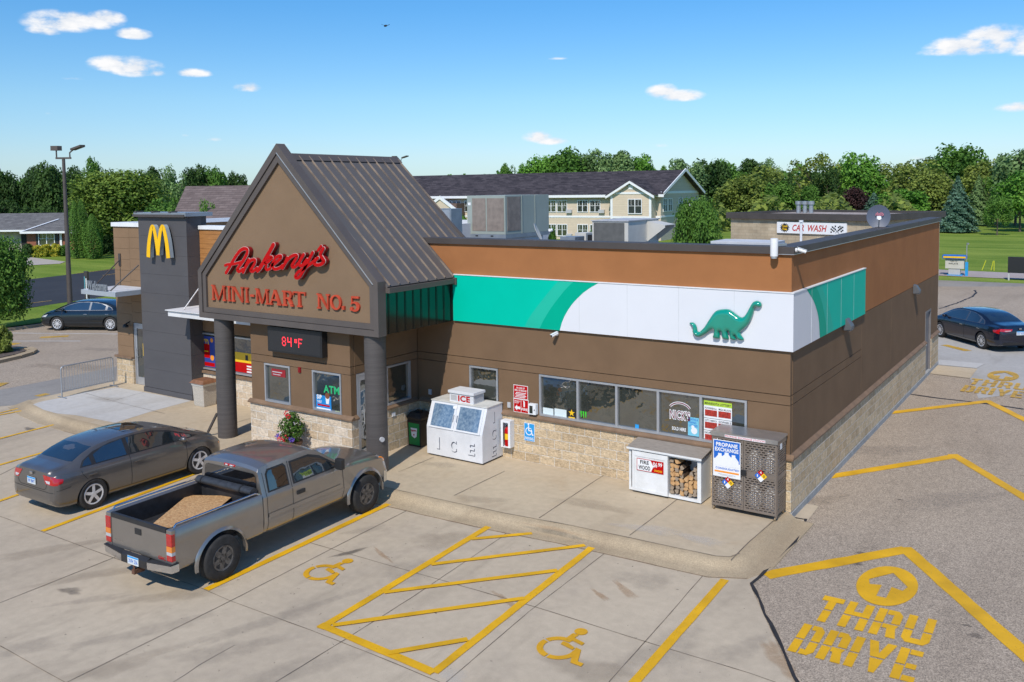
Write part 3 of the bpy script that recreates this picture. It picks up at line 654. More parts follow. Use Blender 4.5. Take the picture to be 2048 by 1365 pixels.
M_found = vary('foundation', (.33,.33,.32), rough=.9, amt=.15, scale=5, fine=.2, fscale=60)
M_alu = vary('aluminium', (.50,.51,.53), rough=.4, metal=.6, amt=.06, scale=5)
M_memb = vary('roof_membrane', (.16,.16,.165), rough=.9, amt=.2, scale=.8, fine=.15)
M_membl = vary('pale_membrane', (.52,.53,.55), rough=.8, amt=.1, scale=1.2)
def winglass(name, c, bs=.22):
    m_, n, l, b = nt(name); t = n.new('ShaderNodeTexCoord'); z = n.new('ShaderNodeTexNoise'); z.inputs['Scale'].default_value = 1.7; z.inputs['Detail'].default_value = 4; l.new(t.outputs['Object'], z.inputs['Vector'])
    x = n.new('ShaderNodeMix'); x.data_type = 'RGBA'; l.new(z.outputs[0], x.inputs[0]); x.inputs[6].default_value = rgb(tuple(q*.4 for q in c)); x.inputs[7].default_value = rgb(tuple(q*1.9 for q in c))
    l.new(x.outputs[2], b.inputs['Base Color']); b.inputs['Roughness'].default_value = .02; b.inputs['IOR'].default_value = 2.6
    z2 = n.new('ShaderNodeTexNoise'); z2.inputs['Scale'].default_value = 1.6; z2.inputs['Detail'].default_value = 3; l.new(t.outputs['Object'], z2.inputs['Vector']); bp = n.new('ShaderNodeBump'); bp.inputs['Strength'].default_value = bs; bp.inputs['Distance'].default_value = .1; l.new(z2.outputs[0], bp.inputs['Height']); l.new(bp.outputs[0], b.inputs['Normal'])
    return m_
M_glass = winglass('window_glass', (.032,.036,.030))
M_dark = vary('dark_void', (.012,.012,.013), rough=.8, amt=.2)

Z_SIL, Z_R2, Z_R1, Z_B0, Z_B1, Z_C0, Z_C1 = 1.138, 2.126, 2.319, 3.213, 4.359, 5.117, 5.264
store = thing('store_building', 'long brown and orange store with stone base, teal and white band and steep front gable', 'store', (0,0,0))
DEP = 17.85
def panel(mb, ax, a0, a1, z0, z1, c, s, t=.10, gap=.008):
    """wall panel: ax 'x' lies along x at y=c (outward s on y), ax 'y' lies along y at x=c"""
    a0 += gap; a1 -= gap; z0 += gap; z1 -= gap
    lo, hi = (c, c-s*t) if s < 0 else (c-s*t, c)
    lo, hi = min(lo, hi), max(lo, hi)
    if ax == 'x': mb.box(a0, a1, lo, hi, z0, z1)
    else: mb.box(lo, hi, a0, a1, z0, z1)
def window(parent, ax, a0, a1, z0, z1, c, s, mull=(), rec=.05, fw=.045, frame=None, glass=None):
    """frame with sub-part pane, sunk into its opening; s is the outward sign"""
    mb = MB(); q = c-s*rec
    def bx(p0, p1, za, zb, y0, y1):
        y0, y1 = min(y0, y1), max(y0, y1)
        if ax == 'x': mb.box(p0, p1, y0, y1, za, zb)
        else: mb.box(y0, y1, p0, p1, za, zb)
    f0, f1 = q-s*.04, c+s*.012
    bx(a0, a0+fw, z0, z1, f0, f1); bx(a1-fw, a1, z0, z1, f0, f1)
    bx(a0+fw, a1-fw, z1-fw, z1, f0, f1); bx(a0+fw, a1-fw, z0, z0+fw, f0, f1+s*.01)
    for m_ in mull: bx(m_-.028, m_+.028, z0+fw, z1-fw, f0, f1)
    w = part('window', mb, frame or M_alu, parent)
    xs = [a0+fw]+list(mull)+[a1-fw]
    for i in range(len(xs)-1):
        p0 = xs[i]+(.028 if i else 0); p1 = xs[i+1]-(.028 if i < len(xs)-2 else 0)
        mb = MB(); y0, y1 = sorted((q, q-s*.01))
        if ax == 'x': mb.box(p0, p1, y0, y1, z0+fw, z1-fw)
        else: mb.box(y0, y1, p0, p1, z0+fw, z1-fw)
        part('pane', mb, glass or M_glass, w)
    return w

# --- brown walls (front, side, entrance box)
mb = MB()
mb.box(-13.1, -.12, .12, .3, 0, 4.9); mb.box(-.3, -.12, .3, DEP-.1, 0, 4.9)              # backing
fr = [(-9.57,-7.91),(-7.03,-5.86),(-.87,0)]
for a0, a1 in fr: panel(mb, 'x', a0, a1-(0 if a1 < 0 else 0), Z_SIL-.06, Z_R2, 0, -1, .12, .006)
for z0, z1 in ((Z_R2, Z_R1), (Z_R1, Z_B0+.05)): panel(mb, 'x', -9.57, 0, z0, z1, 0, -1, .12)
yj = 5.95
for z0, z1 in ((Z_SIL-.06, Z_R2), (Z_R2, Z_R1), (Z_R1, Z_B0+.05)): panel(mb, 'y', .125, yj, z0, z1, 0, 1, .12)
for a0, a1 in ((yj, 9.6), (9.6, 13.4), (13.4, DEP)):
    if a1 > 15:
        panel(mb, 'y', a0, 15.25, Z_SIL-.06, Z_B0, 0, 1, .12, .005); panel(mb, 'y', 15.25, 16.3, 2.12, Z_B0, 0, 1, .12, .004); panel(mb, 'y', 16.3, a1, Z_SIL-.06, Z_B0, 0, 1, .12, .004)
    else: panel(mb, 'y', a0, a1, Z_SIL-.06, Z_B0, 0, 1, .12, .005)
# entrance box
E0, E1, EY = -13.12, -9.57, -2.42
mb.box(E0+.12, E1-.12, EY+.12, .0, 0, 3.18)
for a0, a1 in ((E0,-12.62),(-11.65,-10.88),(-9.88,E1)): panel(mb, 'x', a0, a1, Z_SIL-.06, Z_R2, EY, -1, .12, .004)
for z0, z1 in ((Z_R2, Z_R1), (Z_R1, 3.2)): panel(mb, 'x', E0, E1, z0, z1, EY, -1, .12)
for a0, a1 in ((EY+.125,-2.24),(-.28,0)): panel(mb, 'y', a0, a1, (1.08 if a0 > -1 else .0), Z_R2, E1, 1, .12, .004)
panel(mb, 'y', -1.3, -1.2, 1.08, Z_R2, E1, 1, .12, .003)
for z0, z1 in ((Z_R2, Z_R1), (Z_R1, 3.2)): panel(mb, 'y', EY+.125, 0, z0, z1, E1, 1, .12)
part('wall', mb, M_brown, store)
# --- orange band over it
mb = MB(); panel(mb, 'x', -9.6, 0, Z_B0+.06, Z_C0, 0, -1, .12, 0); panel(mb, 'y', .121, yj, Z_B0+.06, Z_C0, 0, 1, .12, 0); panel(mb, 'y', yj+.006, DEP, Z_B0+.008, Z_C0, 0, 1, .12, 0)
part('upper_wall', mb, M_orange, store)
# --- stone base
mb = MB(); o = .035
mb.box(-9.57+o, o, -o, .1, 0, 1.05)
part('wainscot', mb, M_stone, store)
mb = MB(); mb.box(-.1, o+.002, .1005, 15.25, 0, 1.05); mb.box(-.1, o+.002, 16.3, DEP+.02, 0, 1.05)
part('wainscot', mb, M_stone, store)
mb = MB(); mb.box(E0-o, E1+o, EY-o, EY+.1, 0, 1.05); mb.box(E1-.1, E1+o+.001, EY+.1005, -2.23, 0, 1.05); mb.box(E0-o+.001, E0+.1, EY+.1005, .0, 0, 1.05)
part('wainscot', mb, M_cream, store)
mb = MB(); mb.box(E1-.1, E1+o+.001, -1.27, -o-.002, 0, 1.05)
part('wainscot', mb, M_stone, store)
mb = MB(); mb.box(-.1, .055, -.03, DEP+.03, -.2, -.012)
part('foundation', mb, M_found, store)
# --- sloping sill cap
def sillrun(mb, pts, s=.085):
    for (a, b, nx, ny) in pts:
        a, b, n_ = Vector((*a, 0)), Vector((*b, 0)), Vector((nx, ny, 0))
        prof = [(0, 1.05), (s, 1.05), (s, 1.085), (.0, 1.15)]
        mb.prism([a+n_*d+Vector((0,0,z)) for d, z in prof], b-a)
mb = MB(); sillrun(mb, [((-9.57+.09,0),(.086,0),0,-1),((0,.0005),(0,15.24),1,0),((0,16.31),(0,DEP+.08),1,0),((E0-.086,EY),(E1+.086,EY),0,-1),((E1,EY+.0005),(E1,-2.235),1,0),((E1,-1.25),(E1,-.087),1,0),((E0,EY+.0005),(E0,0),-1,0)])
part('sill', mb, M_sill, store)
# --- coping
mb = MB()
mb.obox((-9.75,-.055,Z_C0), (9.75+.055,0,0), (0,.42,0), (0,0,Z_C1-Z_C0)); mb.obox((-.365,.366,Z_C0), (.42,0,0), (0,DEP-.3,0), (0,0,Z_C1-Z_C0-.001))
for x in (-6.35,-3.2): mb.box(x-.012, x+.012, -.058, .367, Z_C0-.004, Z_C1+.004)
for y in (3.4,6.7,10.0,13.3): mb.box(-.367, .058, y-.012, y+.012, Z_C0-.004, Z_C1+.004)
part('coping', mb, M_cop, store, bevel=.008)
mb = MB(); mb.box(-.36,.059,-.0595,-.0555,Z_C0-.006,Z_C0+.006); mb.box(.0555,.0595,-.0555,DEP+.05,Z_C0-.006,Z_C0+.008)
part('drip_edge', mb, M_alu, store)
mb = MB(); mb.box(-14.8,-.37,.37,DEP-.1,3.62,3.70)
part('roof', mb, M_memb, store)
mb = MB(); mb.box(-.36,-.13,.3,DEP,3.5,Z_C0-.002); mb.box(-14.7,-.36,.301,.36,3.5,Z_C0-.002); mb.box(-22.9,-.131,DEP-.15,DEP+.0,0,3.85)
part('parapet', mb, M_memb, store)
# --- teal and white fascia band
M_fw = vary('fascia_white', (.70,.71,.74), rough=.28, amt=.02, scale=.6, coat=.3)
M_fg = [vary('fascia_teal_%d' % i, c, rough=.5, amt=.03, scale=.7, coat=.0, spec=.08) for i, c in enumerate([(.0,.50,.35),(.0,.38,.24),(.02,.46,.32)])]
mb = MB(); mb.box(-8.33, .06, -.06, .0, Z_B0, Z_B1); mb.box(.0, .0595, .0005, 6.02, Z_B0, Z_B1)
fp = part('fascia_panel', mb, M_fw, store)
mb = MB()
for x in (-7.13,-5.93,-4.73,-3.53,-2.33,-1.13): mb.box(x-.003, x+.003, -.0612, -.06, Z_B0, Z_B1)
for y in (1.2,2.4,3.6,4.8): mb.box(.0595, .0612+.003, y-.004, y+.004, Z_B0, Z_B1)
part('panel_joint', mb, vary('joint_shade', (.5,.52,.53), rough=.5), fp)
mb = MB(); mb.box(-8.33,.075,-.075,.0,Z_B1,Z_B1+.018); mb.box(.0,.0745,.0005,6.03,Z_B1,Z_B1+.018)
part('edge_trim', mb, M_white_m, fp)
def arcpts(P, C): return [C(*p) for p in P]
A1 = [(1197.5,566),(1182,575),(1167.6,585),(1156,596),(1145.6,607),(1137,619),(1130,631),(1124,645),(1119.5,661)]
A2 = [(1147.8,562),(1137,573),(1128,583),(1119,594),(1110.5,605),(1101,618),(1093,631),(1086,643),(1079,658)]
A3 = [(1118,560),(1108,572),(1097,585),(1086,599),(1074,614),(1063,629),(1055,642),(1049,654)]
def front2(P, y):
    out_ = []
    for p in P:
        q = WY(p[0], p[1], -.06); out_.append(Vector((q.x, y, min(max(q.z, Z_B0+.001), Z_B1-.001))))
    out_[0].z = Z_B1-.001; out_[-1].z = Z_B0+.001; return out_
c1 = front2(A1, -.0625); c2 = front2(A2, -.0625); c3 = front2(A3, -.0625)
def between(mb, a, b):      # quad strip between two curves of equal height range
    K = 24
    def at(c, z):
        for i in range(len(c)-1):
            if c[i].z >= z >= c[i+1].z: t = (c[i].z-z)/max(1e-9, c[i].z-c[i+1].z); return c[i].lerp(c[i+1], t)
        return c[0] if z > c[0].z else c[-1]
    zs = [Z_B1-.001-(Z_B1-Z_B0-.002)*i/K for i in range(K+1)]
    A = [at(a, z) for z in zs]; B = [at(b, z) for z in zs]
    for i in range(K):
        q = [A[i], B[i], B[i+1], A[i+1]]
        n_ = (q[1]-q[0]).cross(q[2]-q[1])
        if (n_.y > 0 and abs(n_.y) > abs(n_.x)) or (n_.x < 0 and abs(n_.x) > abs(n_.y)): q.reverse()
        mb.quad(*q)
e0 = [Vector((-8.33,-.0625,Z_B1)), Vector((-8.33,-.0625,Z_B0))]
mb = MB(); mb.cur = 0; between(mb, e0, c3); mb.cur = 2; between(mb, c3, c2); mb.cur = 1; between(mb, c2, c1)
part('teal_swoosh', mb, M_fg, fp)
S1 = [(1613,580),(1620,590),(1626.4,600.7),(1630.5,611),(1634,622.6),(1636.5,634),(1638,646.8),(1639.6,674)]
S2 = [(1632,572),(1639,590),(1645,610),(1650,635),(1654,664)]
S3 = [(1641,570),(1650,590),(1657,612),(1663,636),(1667,657)]
def side2(P):
    out_ = []
    for p in P:
        q = WX(p[0], p[1], .0595); out_.append(Vector((.0625, q.y, q.z)))
    out_[0].z = Z_B1-.001; out_[-1].z = Z_B0+.001; return out_
s1, s2, s3 = side2(S1), side2(S2), side2(S3)
e1 = [Vector((.0625,6.015,Z_B1)), Vector((.0625,6.015,Z_B0))]
mb = MB(); mb.cur = 1; between(mb, s1, s2); mb.cur = 2; between(mb, s2, s3); mb.cur = 0; between(mb, s3, e1)
part('teal_swoosh', mb, M_fg, fp)
# --- windows of the store
window(store, 'x', -7.9, -7.04, 1.145, 2.122, 0, -1)
window(store, 'x', -5.855, -.875, 1.145, 2.122, 0, -1, mull=(-4.82,-3.83,-2.83,-1.86))
window(store, 'x', -12.61, -11.66, 1.145, 2.122, EY, -1)
window(store, 'x', -10.87, -9.89, 1.145, 2.122, EY, -1)
window(store, 'y', -1.19, -.29, 1.145, 2.122, E1, 1)
# entrance door
def glassdoor(parent, ax, a0, a1, z1, c, s, hside=1, z0=.012, fm=None):
    mb = MB(); q0, q1 = sorted((c-s*.07, c-s*.02))
    def bx(p0, p1, za, zb, e=0):
        if ax == 'x': mb.box(p0, p1, q0-e, q1+e, za, zb)
        else: mb.box(q0-e, q1+e, p0, p1, za, zb)
    bx(a0, a0+.05, z0, z1, .012); bx(a1-.05, a1, z0, z1, .012); bx(a0+.05, a1-.05, z1-.06, z1, .012)
    bx(a0+.055, a0+.14, z0, z1-.065); bx(a1-.14, a1-.055, z0, z1-.065); bx(a0+.14, a1-.14, z1-.18, z1-.065); bx(a0+.14, a1-.14, z0, z0+.25)
    d = part('door', mb, fm or M_alu, parent)
    mb = MB(); qq = (q0+q1)/2
    if ax == 'x': mb.box(a0+.14, a1-.14, qq-.005, qq+.005, z0+.25, z1-.18)
    else: mb.box(qq-.005, qq+.005, a0+.14, a1-.14, z0+.25, z1-.18)
    part('pane', mb, M_glass, d)
    mb = MB(); a = a0+.18 if hside < 0 else a1-.12; oo = (q1 if s > 0 else q0)
    for zz in (.95, 1.2):
        p = (a, oo, zz) if ax == 'x' else (oo, a, zz); p2 = (a, oo+s*.08, zz) if ax == 'x' else (oo+s*.08, a, zz); mb.cyl(p, p2, .012, n=8)
    p = (a, oo+s*.08, .9) if ax == 'x' else (oo+s*.08, a, .9); p2 = (a, oo+s*.08, 1.25) if ax == 'x' else (oo+s*.08, a, 1.25); mb.cyl(p, p2, .014, n=8)
    part('handle', mb, M_alu, d); return d
glassdoor(store, 'y', -2.23, -1.30, 2.12, E1, 1, hside=-1)
# rear service door in the side wall
M_door = vary('grey_door', (.16,.15,.15), rough=.5, amt=.1, scale=3)
mb = MB(); mb.box(-.09,-.04,15.26,16.29,-.12,2.11); mb.box(-.1,.02,15.25,15.30,-.12,2.12); mb.box(-.1,.02,16.25,16.3,-.12,2.12); mb.box(-.1,.02,15.30,16.25,2.06,2.118)
dd = part('door', mb, M_door, store, label='grey steel service door at the far end of the side wall')
mb = MB(); mb.cyl((-.04,15.42,.95),(.03,15.42,.95),.03,n=10); part('handle', mb, M_alu, dd)

# --- the gable porch (parts of the same building)
GX0, GX1, GXM, GF, GB = -14.74, -8.34, -11.54, -2.75, -2.49
outl = [(GX0,3.18),(GX1,3.18),(GX1,4.42),(GXM,7.62),(GX0,4.42)]
inn = [(GX0+.28,3.46),(GX1-.28,3.46),(GX1-.28,4.30),(GXM,7.17),(GX0+.28,4.30)]
mid = [((a[0]+b[0])/2, (a[1]+b[1])/2) for a, b in zip(outl, inn)]
mb = MB()
def ringframe(mb, A, B, y0, y1):
    n = len(A); k = len(mb.v)
    for P, y in ((A,y0),(B,y0),(A,y1),(B,y1)): mb.v += [Vector((p[0], y, p[1])) for p in P]
    for i in range(n):
        j = (i+1) % n
        mb.face([k+i,k+j,k+n+j,k+n+i]); mb.face([k+2*n+i,k+3*n+i,k+3*n+j,k+2*n+j]); mb.face([k+i,k+2*n+i,k+2*n+j,k+j]); mb.face([k+n+i,k+n+j,k+3*n+j,k+3*n+i])
ringframe(mb, outl, mid, GF, GB); 
mid2 = [(m_[0]+(.012 if m_[0] < GXM else -.012 if m_[0] > GXM else 0), m_[1]+(.012 if i < 2 else -.012)) for i, m_ in enumerate(mid)]
ringframe(mb, mid2, inn, GF+.03, GB-.01)
part('gable_frame', mb, M_fas, store)
mb = MB(); mb.prism([(p[0], GF+.09, p[1]) for p in inn], (0,.1,0))
part('gable_panel', mb, vary('tan_stucco', (.225,.150,.092), rough=.92, amt=.05, scale=1.0, bump=.3, bscale=260, fine=.09, fscale=220, spec=.15), store)
mb = MB(); hl = .004
d_ = (Vector((GXM,0,7.62))-Vector((GX1,0,4.42))).normalized()
a_ = Vector(((mid[2][0]),GF-.003,mid[2][1])); b_ = Vector((mid[3][0],GF-.003,mid[3][1])); mb.bar(a_, b_, .018, .018)
part('flashing', mb, M_alu, store)
# roof slopes, standing seams
RB, RZ, EZ, EXR, EXL = 1.56, 7.35, 4.30, -8.27, -14.81
M_roofm = vary('standing_seam', (.122,.110,.103), rough=.62, metal=.1, c2=(.105,.096,.092), scale=.8, stretch=(.3,1.2,.3), fine=.05)
M_seam = vary('seam_edge', (.30,.23,.17), rough=.6, c2=(.13,.105,.09), scale=2.0)
for sx, ex in ((1, EXR), (-1, EXL)):
    mb = MB(); top = Vector((GXM, 0, RZ)); ev = Vector((ex, 0, EZ)); sl = ev-top; nn_ = Vector((sl.z*-sx, 0, sl.x*sx)).normalized()
    if nn_.z < 0: nn_ = -nn_
    mb.obox(top+Vector((0,GB,0)), sl, (0,RB-GB,0), -nn_*.06)
    rf = part('roof_slope', mb, M_roofm, store)
    mb = MB(); k = 12
    for i in range(k+1):
        y = GB+.06+(RB-GB-.08)*i/k
        mb.obox(top+Vector((0,y,0))+nn_*.0005+sl*.01, sl*.985, (0,.019,0), nn_*.04)
    part('seam', mb, M_seam, rf)
mb = MB(); mb.prism([(GXM-.17,GB,RZ-.12),(GXM,GB,RZ+.05),(GXM+.17,GB,RZ-.12),(GXM,GB,RZ-.02)], (0,RB-GB+.06,0))
part('ridge_cap', mb, M_fas, store)
mb = MB()
for i in range(26):
    pass
mb.prism([(EXR-.02,RB,EZ-.05),(GXM,RB,RZ-.06),(EXL+.02,RB,EZ-.05),(EXL+.02,RB,4.75),(EXR-.02,RB,4.75)][:3]+[(EXL+.02,RB,4.7),(EXR-.02,RB,4.7)], (0,-.06,0)) if False else mb.prism([(EXR-.3,RB-.02,4.72),(GXM,RB-.02,RZ-.08),(EXL+.3,RB-.02,4.72)], (0,-.06,0))
part('rear_gable', mb, M_fas, store)
# side skirt of ribbed metal and gutter
M_skirt = vary('ribbed_metal', (.085,.095,.09), rough=.16, metal=.9, amt=.08, scale=1.5)
for sx, xx in ((1, GX1), (-1, GX0)):
    mb = MB(); x0, x1 = sorted((xx-sx*.10, xx-sx*.03)); mb.box(x0, x1, GB, -.002 if sx > 0 else -.002, 3.2, 4.22)
    sk = part('side_skirt', mb, M_skirt, store)
    mb = MB()
    for i in range(9):
        y = GB+.12+i*.285
        if y < -.02: a, b = sorted((xx-sx*.03, xx)); mb.box(a+(.012 if sx > 0 else 0), b-(0 if sx > 0 else .012), y-.006, y+.006, 3.2, 4.16)
    part('rib', mb, M_skirt, sk)
    mb = MB(); a, b = sorted((xx-sx*.03, xx+sx*.12)); mb.box(a, b, GB-.001, .0 if sx < 0 else -.07, 4.15, 4.27); a, b = sorted((xx-sx*.05, xx+sx*.15))
    mb.box(a, b, -.12, -.064, 4.12, 4.29)
    part('gutter', mb, M_fas, store, bevel=.006)
mb = MB(); mb.box(GX0+.05, GX1-.11, GB, -.001, 3.185, 3.24)
part('soffit', mb, M_fas, store)
# round columns
M_col = vary('column_wrap', (.080,.070,.065), rough=.6, amt=.14, scale=2.2, stretch=(.3,.3,14), fine=.1)
for x in (-14.12, -8.74):
    mb = MB(); mb.cyl((x,-2.45,0),(x,-2.45,3.2),.25,n=40,caps=False)
    for z in (.82,1.64,2.46): mb.lathe([(.251,z-.006),(.254,z-.004),(.254,z+.004),(.251,z+.006)], (x,-2.45,0), n=40)
    part('column', mb, M_col, store, smooth=35)

# --- restaurant half of the front
rest = thing('restaurant_building', 'restaurant front with charcoal tower, tan and wood siding, flat metal canopies', 'restaurant', (-20,0,0))
mb = MB()
GAPV = [.0032]
def lapped(mb, ax, a0, a1, z0, z1, c, s, step, t=.08):
    k = max(1, round((z1-z0)/step)); h = (z1-z0)/k
    for i in range(k): panel(mb, ax, a0, a1, z0+i*h, z0+(i+1)*h, c, s, t, GAPV[0])
lapped(mb, 'x', -23.1, -22.18, .9, 5.36, 0, -1, .37); lapped(mb, 'x', -22.18, -20.95, 2.12, 5.36, 0, -1, .37)
lapped(mb, 'y', .085, 15, .9, 5.36, -23.1, -1, .37)
mb.box(-23.0,-20.9,.08,.2,0,5.3)
part('wall', mb, M_rest, rest)
mb = MB(); panel(mb, 'x', -18.39, -13.12, 2.13, 2.92, 0, -1, .08); panel(mb, 'x', -18.39, -18.78, .9, 2.13, 0, -1, .08) if False else None
mb.box(-18.39,-13.13,.08,.2,0,5.3)
part('wall', mb, M_brown, rest)
mb = MB(); lapped(mb, 'x', -18.39, -9.6, 2.94, 5.33, 0.0, -1, .145, .08)
part('wood_siding', mb, M_wood, rest)
mb = MB(); mb.box(-18.39,-13.15,-.035,.08,0,.82); part('wainscot', mb, M_cream, rest)
mb = MB(); mb.box(-23.14,-22.19,-.035,.08,0,.86); mb.box(-23.14,-23.0,.0805,15,0,.86); part('wainscot', mb, M_stone, rest)
mb = MB(); mb.box(-18.39,-13.21,-.09,.08,.82,.89); mb.box(-23.2,-22.19,-.09,.08,.86,.93); mb.box(-23.2,-23.02,.081,15,.86,.93); part('sill', mb, M_sill, rest)
mb = MB(); mb.box(-23.15,-20.93,-.05,.3,5.36,5.50); mb.box(-23.15,-22.85,.301,15,5.36,5.499); mb.box(-18.38,-13.2,-.05,.3,5.33,5.45)
part('coping', mb, M_white_m, rest, bevel=.006)
mb = MB(); mb.box(-22.8,-15.0,.35,9.9,5.02,5.06); part('roof', mb, M_membl, rest)
mb = MB(); mb.box(-22.8,-15.0,9.9,10.1,0,5.3); mb.box(-15.0,-14.85,1.6,14.9,3.5,5.2); part('parapet', mb, M_membl, rest)
mb = MB(); gq = GAPV[0]; GAPV[0] = .0022; lapped(mb, 'x', -20.92, -18.40, .17, 5.74, -.45, -1, .62, .1); lapped(mb, 'y', -.35, .08, .17, 5.74, -18.40, 1, .62, .1); lapped(mb, 'y', -.35, .08, .17, 5.74, -20.92, -1, .62, .1); GAPV[0] = gq
mb.box(-20.82,-18.5,-.36,.35,0,5.74); mb.box(-20.94,-18.38,-.47,.08,0,.16)
part('tower', mb, M_tower, rest)
M_towc = vary('grey_coping', (.27,.30,.33), rough=.45, metal=.3, amt=.08)
mb = MB(); mb.box(-21.02,-18.3,-.54,.45,5.74,5.86)
tc_ = part('tower_coping', mb, M_towc, rest, bevel=.008)
mb = MB()
for x in (-20.95,-20.05,-19.15): mb.box(x, x+.12, -.56, -.3, 5.862, 5.90)
mb.box(-21.05,-18.35,-.565,-.545,5.72,5.80)
part('bracket', mb, M_cop, tc_)
window(rest, 'x', -18.74, -17.30, .93, 2.08, 0, -1); window(rest, 'x', -17.22, -15.78, .93, 2.08, 0, -1); window(rest, 'x', -15.7, -14.3, .93, 2.08, 0, -1)
mb = MB(); mb.box(-17.30,-17.22,-.0,.08,.89,2.13); mb.box(-15.78,-15.7,-.0,.08,.89,2.13); mb.box(-14.3,-13.13,0,.08,.89,2.13); mb.box(-18.39-.36,-18.74,0.0,.08,.89,2.13); part('wall', mb, M_brown, rest)
glassdoor(rest, 'x', -22.17, -21.05, 2.10, .02, -1, hside=-1)
M_can = vary('canopy_white', (.66,.66,.66), rough=.5, amt=.05, scale=2); M_cang = vary('canopy_grey', (.42,.46,.50), rough=.4, metal=.3, amt=.06)
mb = MB(); mb.box(-22.9,-20.93,-1.34,-.01,3.19,3.34); ca = part('canopy', mb, M_cang, rest, bevel=.005)
mb = MB(); mb.box(-22.84,-20.98,-1.28,-.02,3.341,3.352); part('deck', mb, M_membl, ca)
mb = MB()
mb.cyl((-20.97,-.46,4.15),(-21.35,-1.25,3.36),.022,n=8); part('tie_rod', mb, M_cop, ca)
mb = MB(); mb.cyl((-22.76,-.02,4.22),(-22.5,-1.2,3.36),.022,n=8); mb.box(-22.82,-22.70,-.03,-.0,4.02,4.44); part('tie_rod', mb, M_cop, ca)
mb = MB(); mb.box(-18.37,-13.2,-1.22,-.01,2.76,2.93); ca = part('canopy', mb, M_can, rest, bevel=.005, label='white flat canopy running behind the left column')
mb = MB(); mb.box(-18.43,-13.18,-1.28,-.02,2.931,2.955); part('deck', mb, M_can, ca)
mb = MB(); mb.cyl((-17.95,-.02,3.95),(-17.9,-1.0,2.96),.018,n=8); part('tie_rod', mb, M_alu, ca)
# ================================================================ SIGNS AND THINGS ON THE WALLS
def cr_spline(P, k=5):
    P = [Vector(p) for p in P]; out_ = []
    for i in range(len(P)-1):
        a, b, c, d = P[max(i-1,0)], P[i], P[i+1], P[min(i+2,len(P)-1)]
        for j in range(k):
            t = j/k; out_.append(.5*((2*b)+(c-a)*t+(2*a-5*b+4*c-d)*t*t+(3*b-a-3*c+d)*t**3))
    out_.append(P[-1]); return out_
def flat(name, c, rough=.5, **k): return vary(name, c, rough=rough, amt=.03, scale=3, **k)
M_red = flat('sign_red', (.46,.003,.004), .4, spec=.15); M_redside = flat('dark_red', (.22,.004,.008), .35); M_whites = flat('sign_white', (.78,.78,.78), .45); M_blk = flat('sign_black', (.015,.015,.016), .5)
M_blue = flat('sign_blue', (.01,.13,.52), .45); M_cyan = flat('sign_cyan', (.02,.30,.66), .45); M_lime = flat('lime', (.42,.60,.05), .5); M_yells = flat('sign_yellow', (.85,.52,.01), .4); M_orange2 = flat('sign_orange', (.85,.30,.03), .5)
M_ledr = vary('led_block', (.36,.03,.02), rough=.4, amt=.4, scale=30); M_gray2 = flat('light_grey', (.45,.45,.46), .5)
X1, Z1v = Vector((1,0,0)), Vector((0,0,1)); NY = Vector((0,-1,0))
# --- red script
FY = -2.81
S = lambda x, y: (430+x/6.606, 470+y/6.606)
def plane2(P, y): return [(lambda q: (q.x, q.z))(WY(*p, y)) for p in P]
script = [([(146,502),(190,430),(240,342),(290,262),(338,206),(385,184),(424,196),(426,240),(398,300),(352,375),(312,430),(297,462),(314,484),(346,474),(370,455)],46),
 ([(134,406),(165,392),(230,388),(300,374),(360,356),(384,342)],36),
 ([(446,330),(415,400),(372,494)],44),([(400,440),(448,362),(498,330),(530,336),(526,376),(492,436),(472,470),(492,486),(528,466),(556,440)],40),
 ([(772,132),(722,222),(652,342),(600,432),(562,474)],54),([(640,372),(690,314),(738,290),(752,308),(706,356),(664,378),(682,404),(672,440),(694,462),(732,444)],38),
 ([(742,408),(802,372),(862,316),(874,284),(842,280),(800,310),(768,368),(760,420),(792,452),(850,440),(896,404)],40),
 ([(956,306),(928,372),(892,442)],42),([(918,394),(978,312),(1040,272),(1080,274),(1078,306),(1040,370),(1018,408),(1034,430),(1068,416),(1100,380)],40),
 ([(1172,262),(1132,330),(1112,382),(1132,408),(1166,396),(1216,330)],42),([(1292,236),(1234,350),(1184,450),(1124,550),(1084,572),(1064,550),(1102,494),(1172,450),(1242,400),(1304,356),(1360,306)],40),
 ([(1404,152),(1366,204)],34),([(1434,182),(1402,240),(1396,270),(1426,320),(1440,354),(1402,390),(1344,398),(1312,372),(1330,328)],42)]
sg = thing('script_sign', 'large red script shop name across the tan front gable', 'sign', (-11.5,-2.66,4.9))
k = 0
for pts, w in script:
    P = [(q.x, q.y) for q in cr_spline([tuple(plane2([S(*p)], FY)[0]) for p in pts], 4)]
    # drop duplicate points
    PP = [P[0]]
    for q in P[1:]:
        if (Vector(q)-Vector(PP[-1])).length > .006: PP.append(q)
    wm_ = w/6.606/73.; k += 1
    mb = MB(); mb.ribbon(PP, wm_*1.04, (0,FY+.012,0), X1, Z1v, Vector((0,1,0)), .118-.0007*k); part('letter_side', mb, M_redside, sg)
    mb = MB(); mb.ribbon(PP, wm_*1.13, (0,FY+.011+.0005*k,0), X1, Z1v, Vector((0,-1,0)), .010); part('letter_rim', mb, flat('rim_pale_%d' % k, (.60,.40,.38)) if k == 1 else MAT['rim_pale_1'], sg)
    mb = MB(); mb.ribbon(PP, wm_*.93, (0,FY,0), X1, Z1v, Vector((0,-1,0)), .006+.0006*k); part('letter_face', mb, M_red, sg)
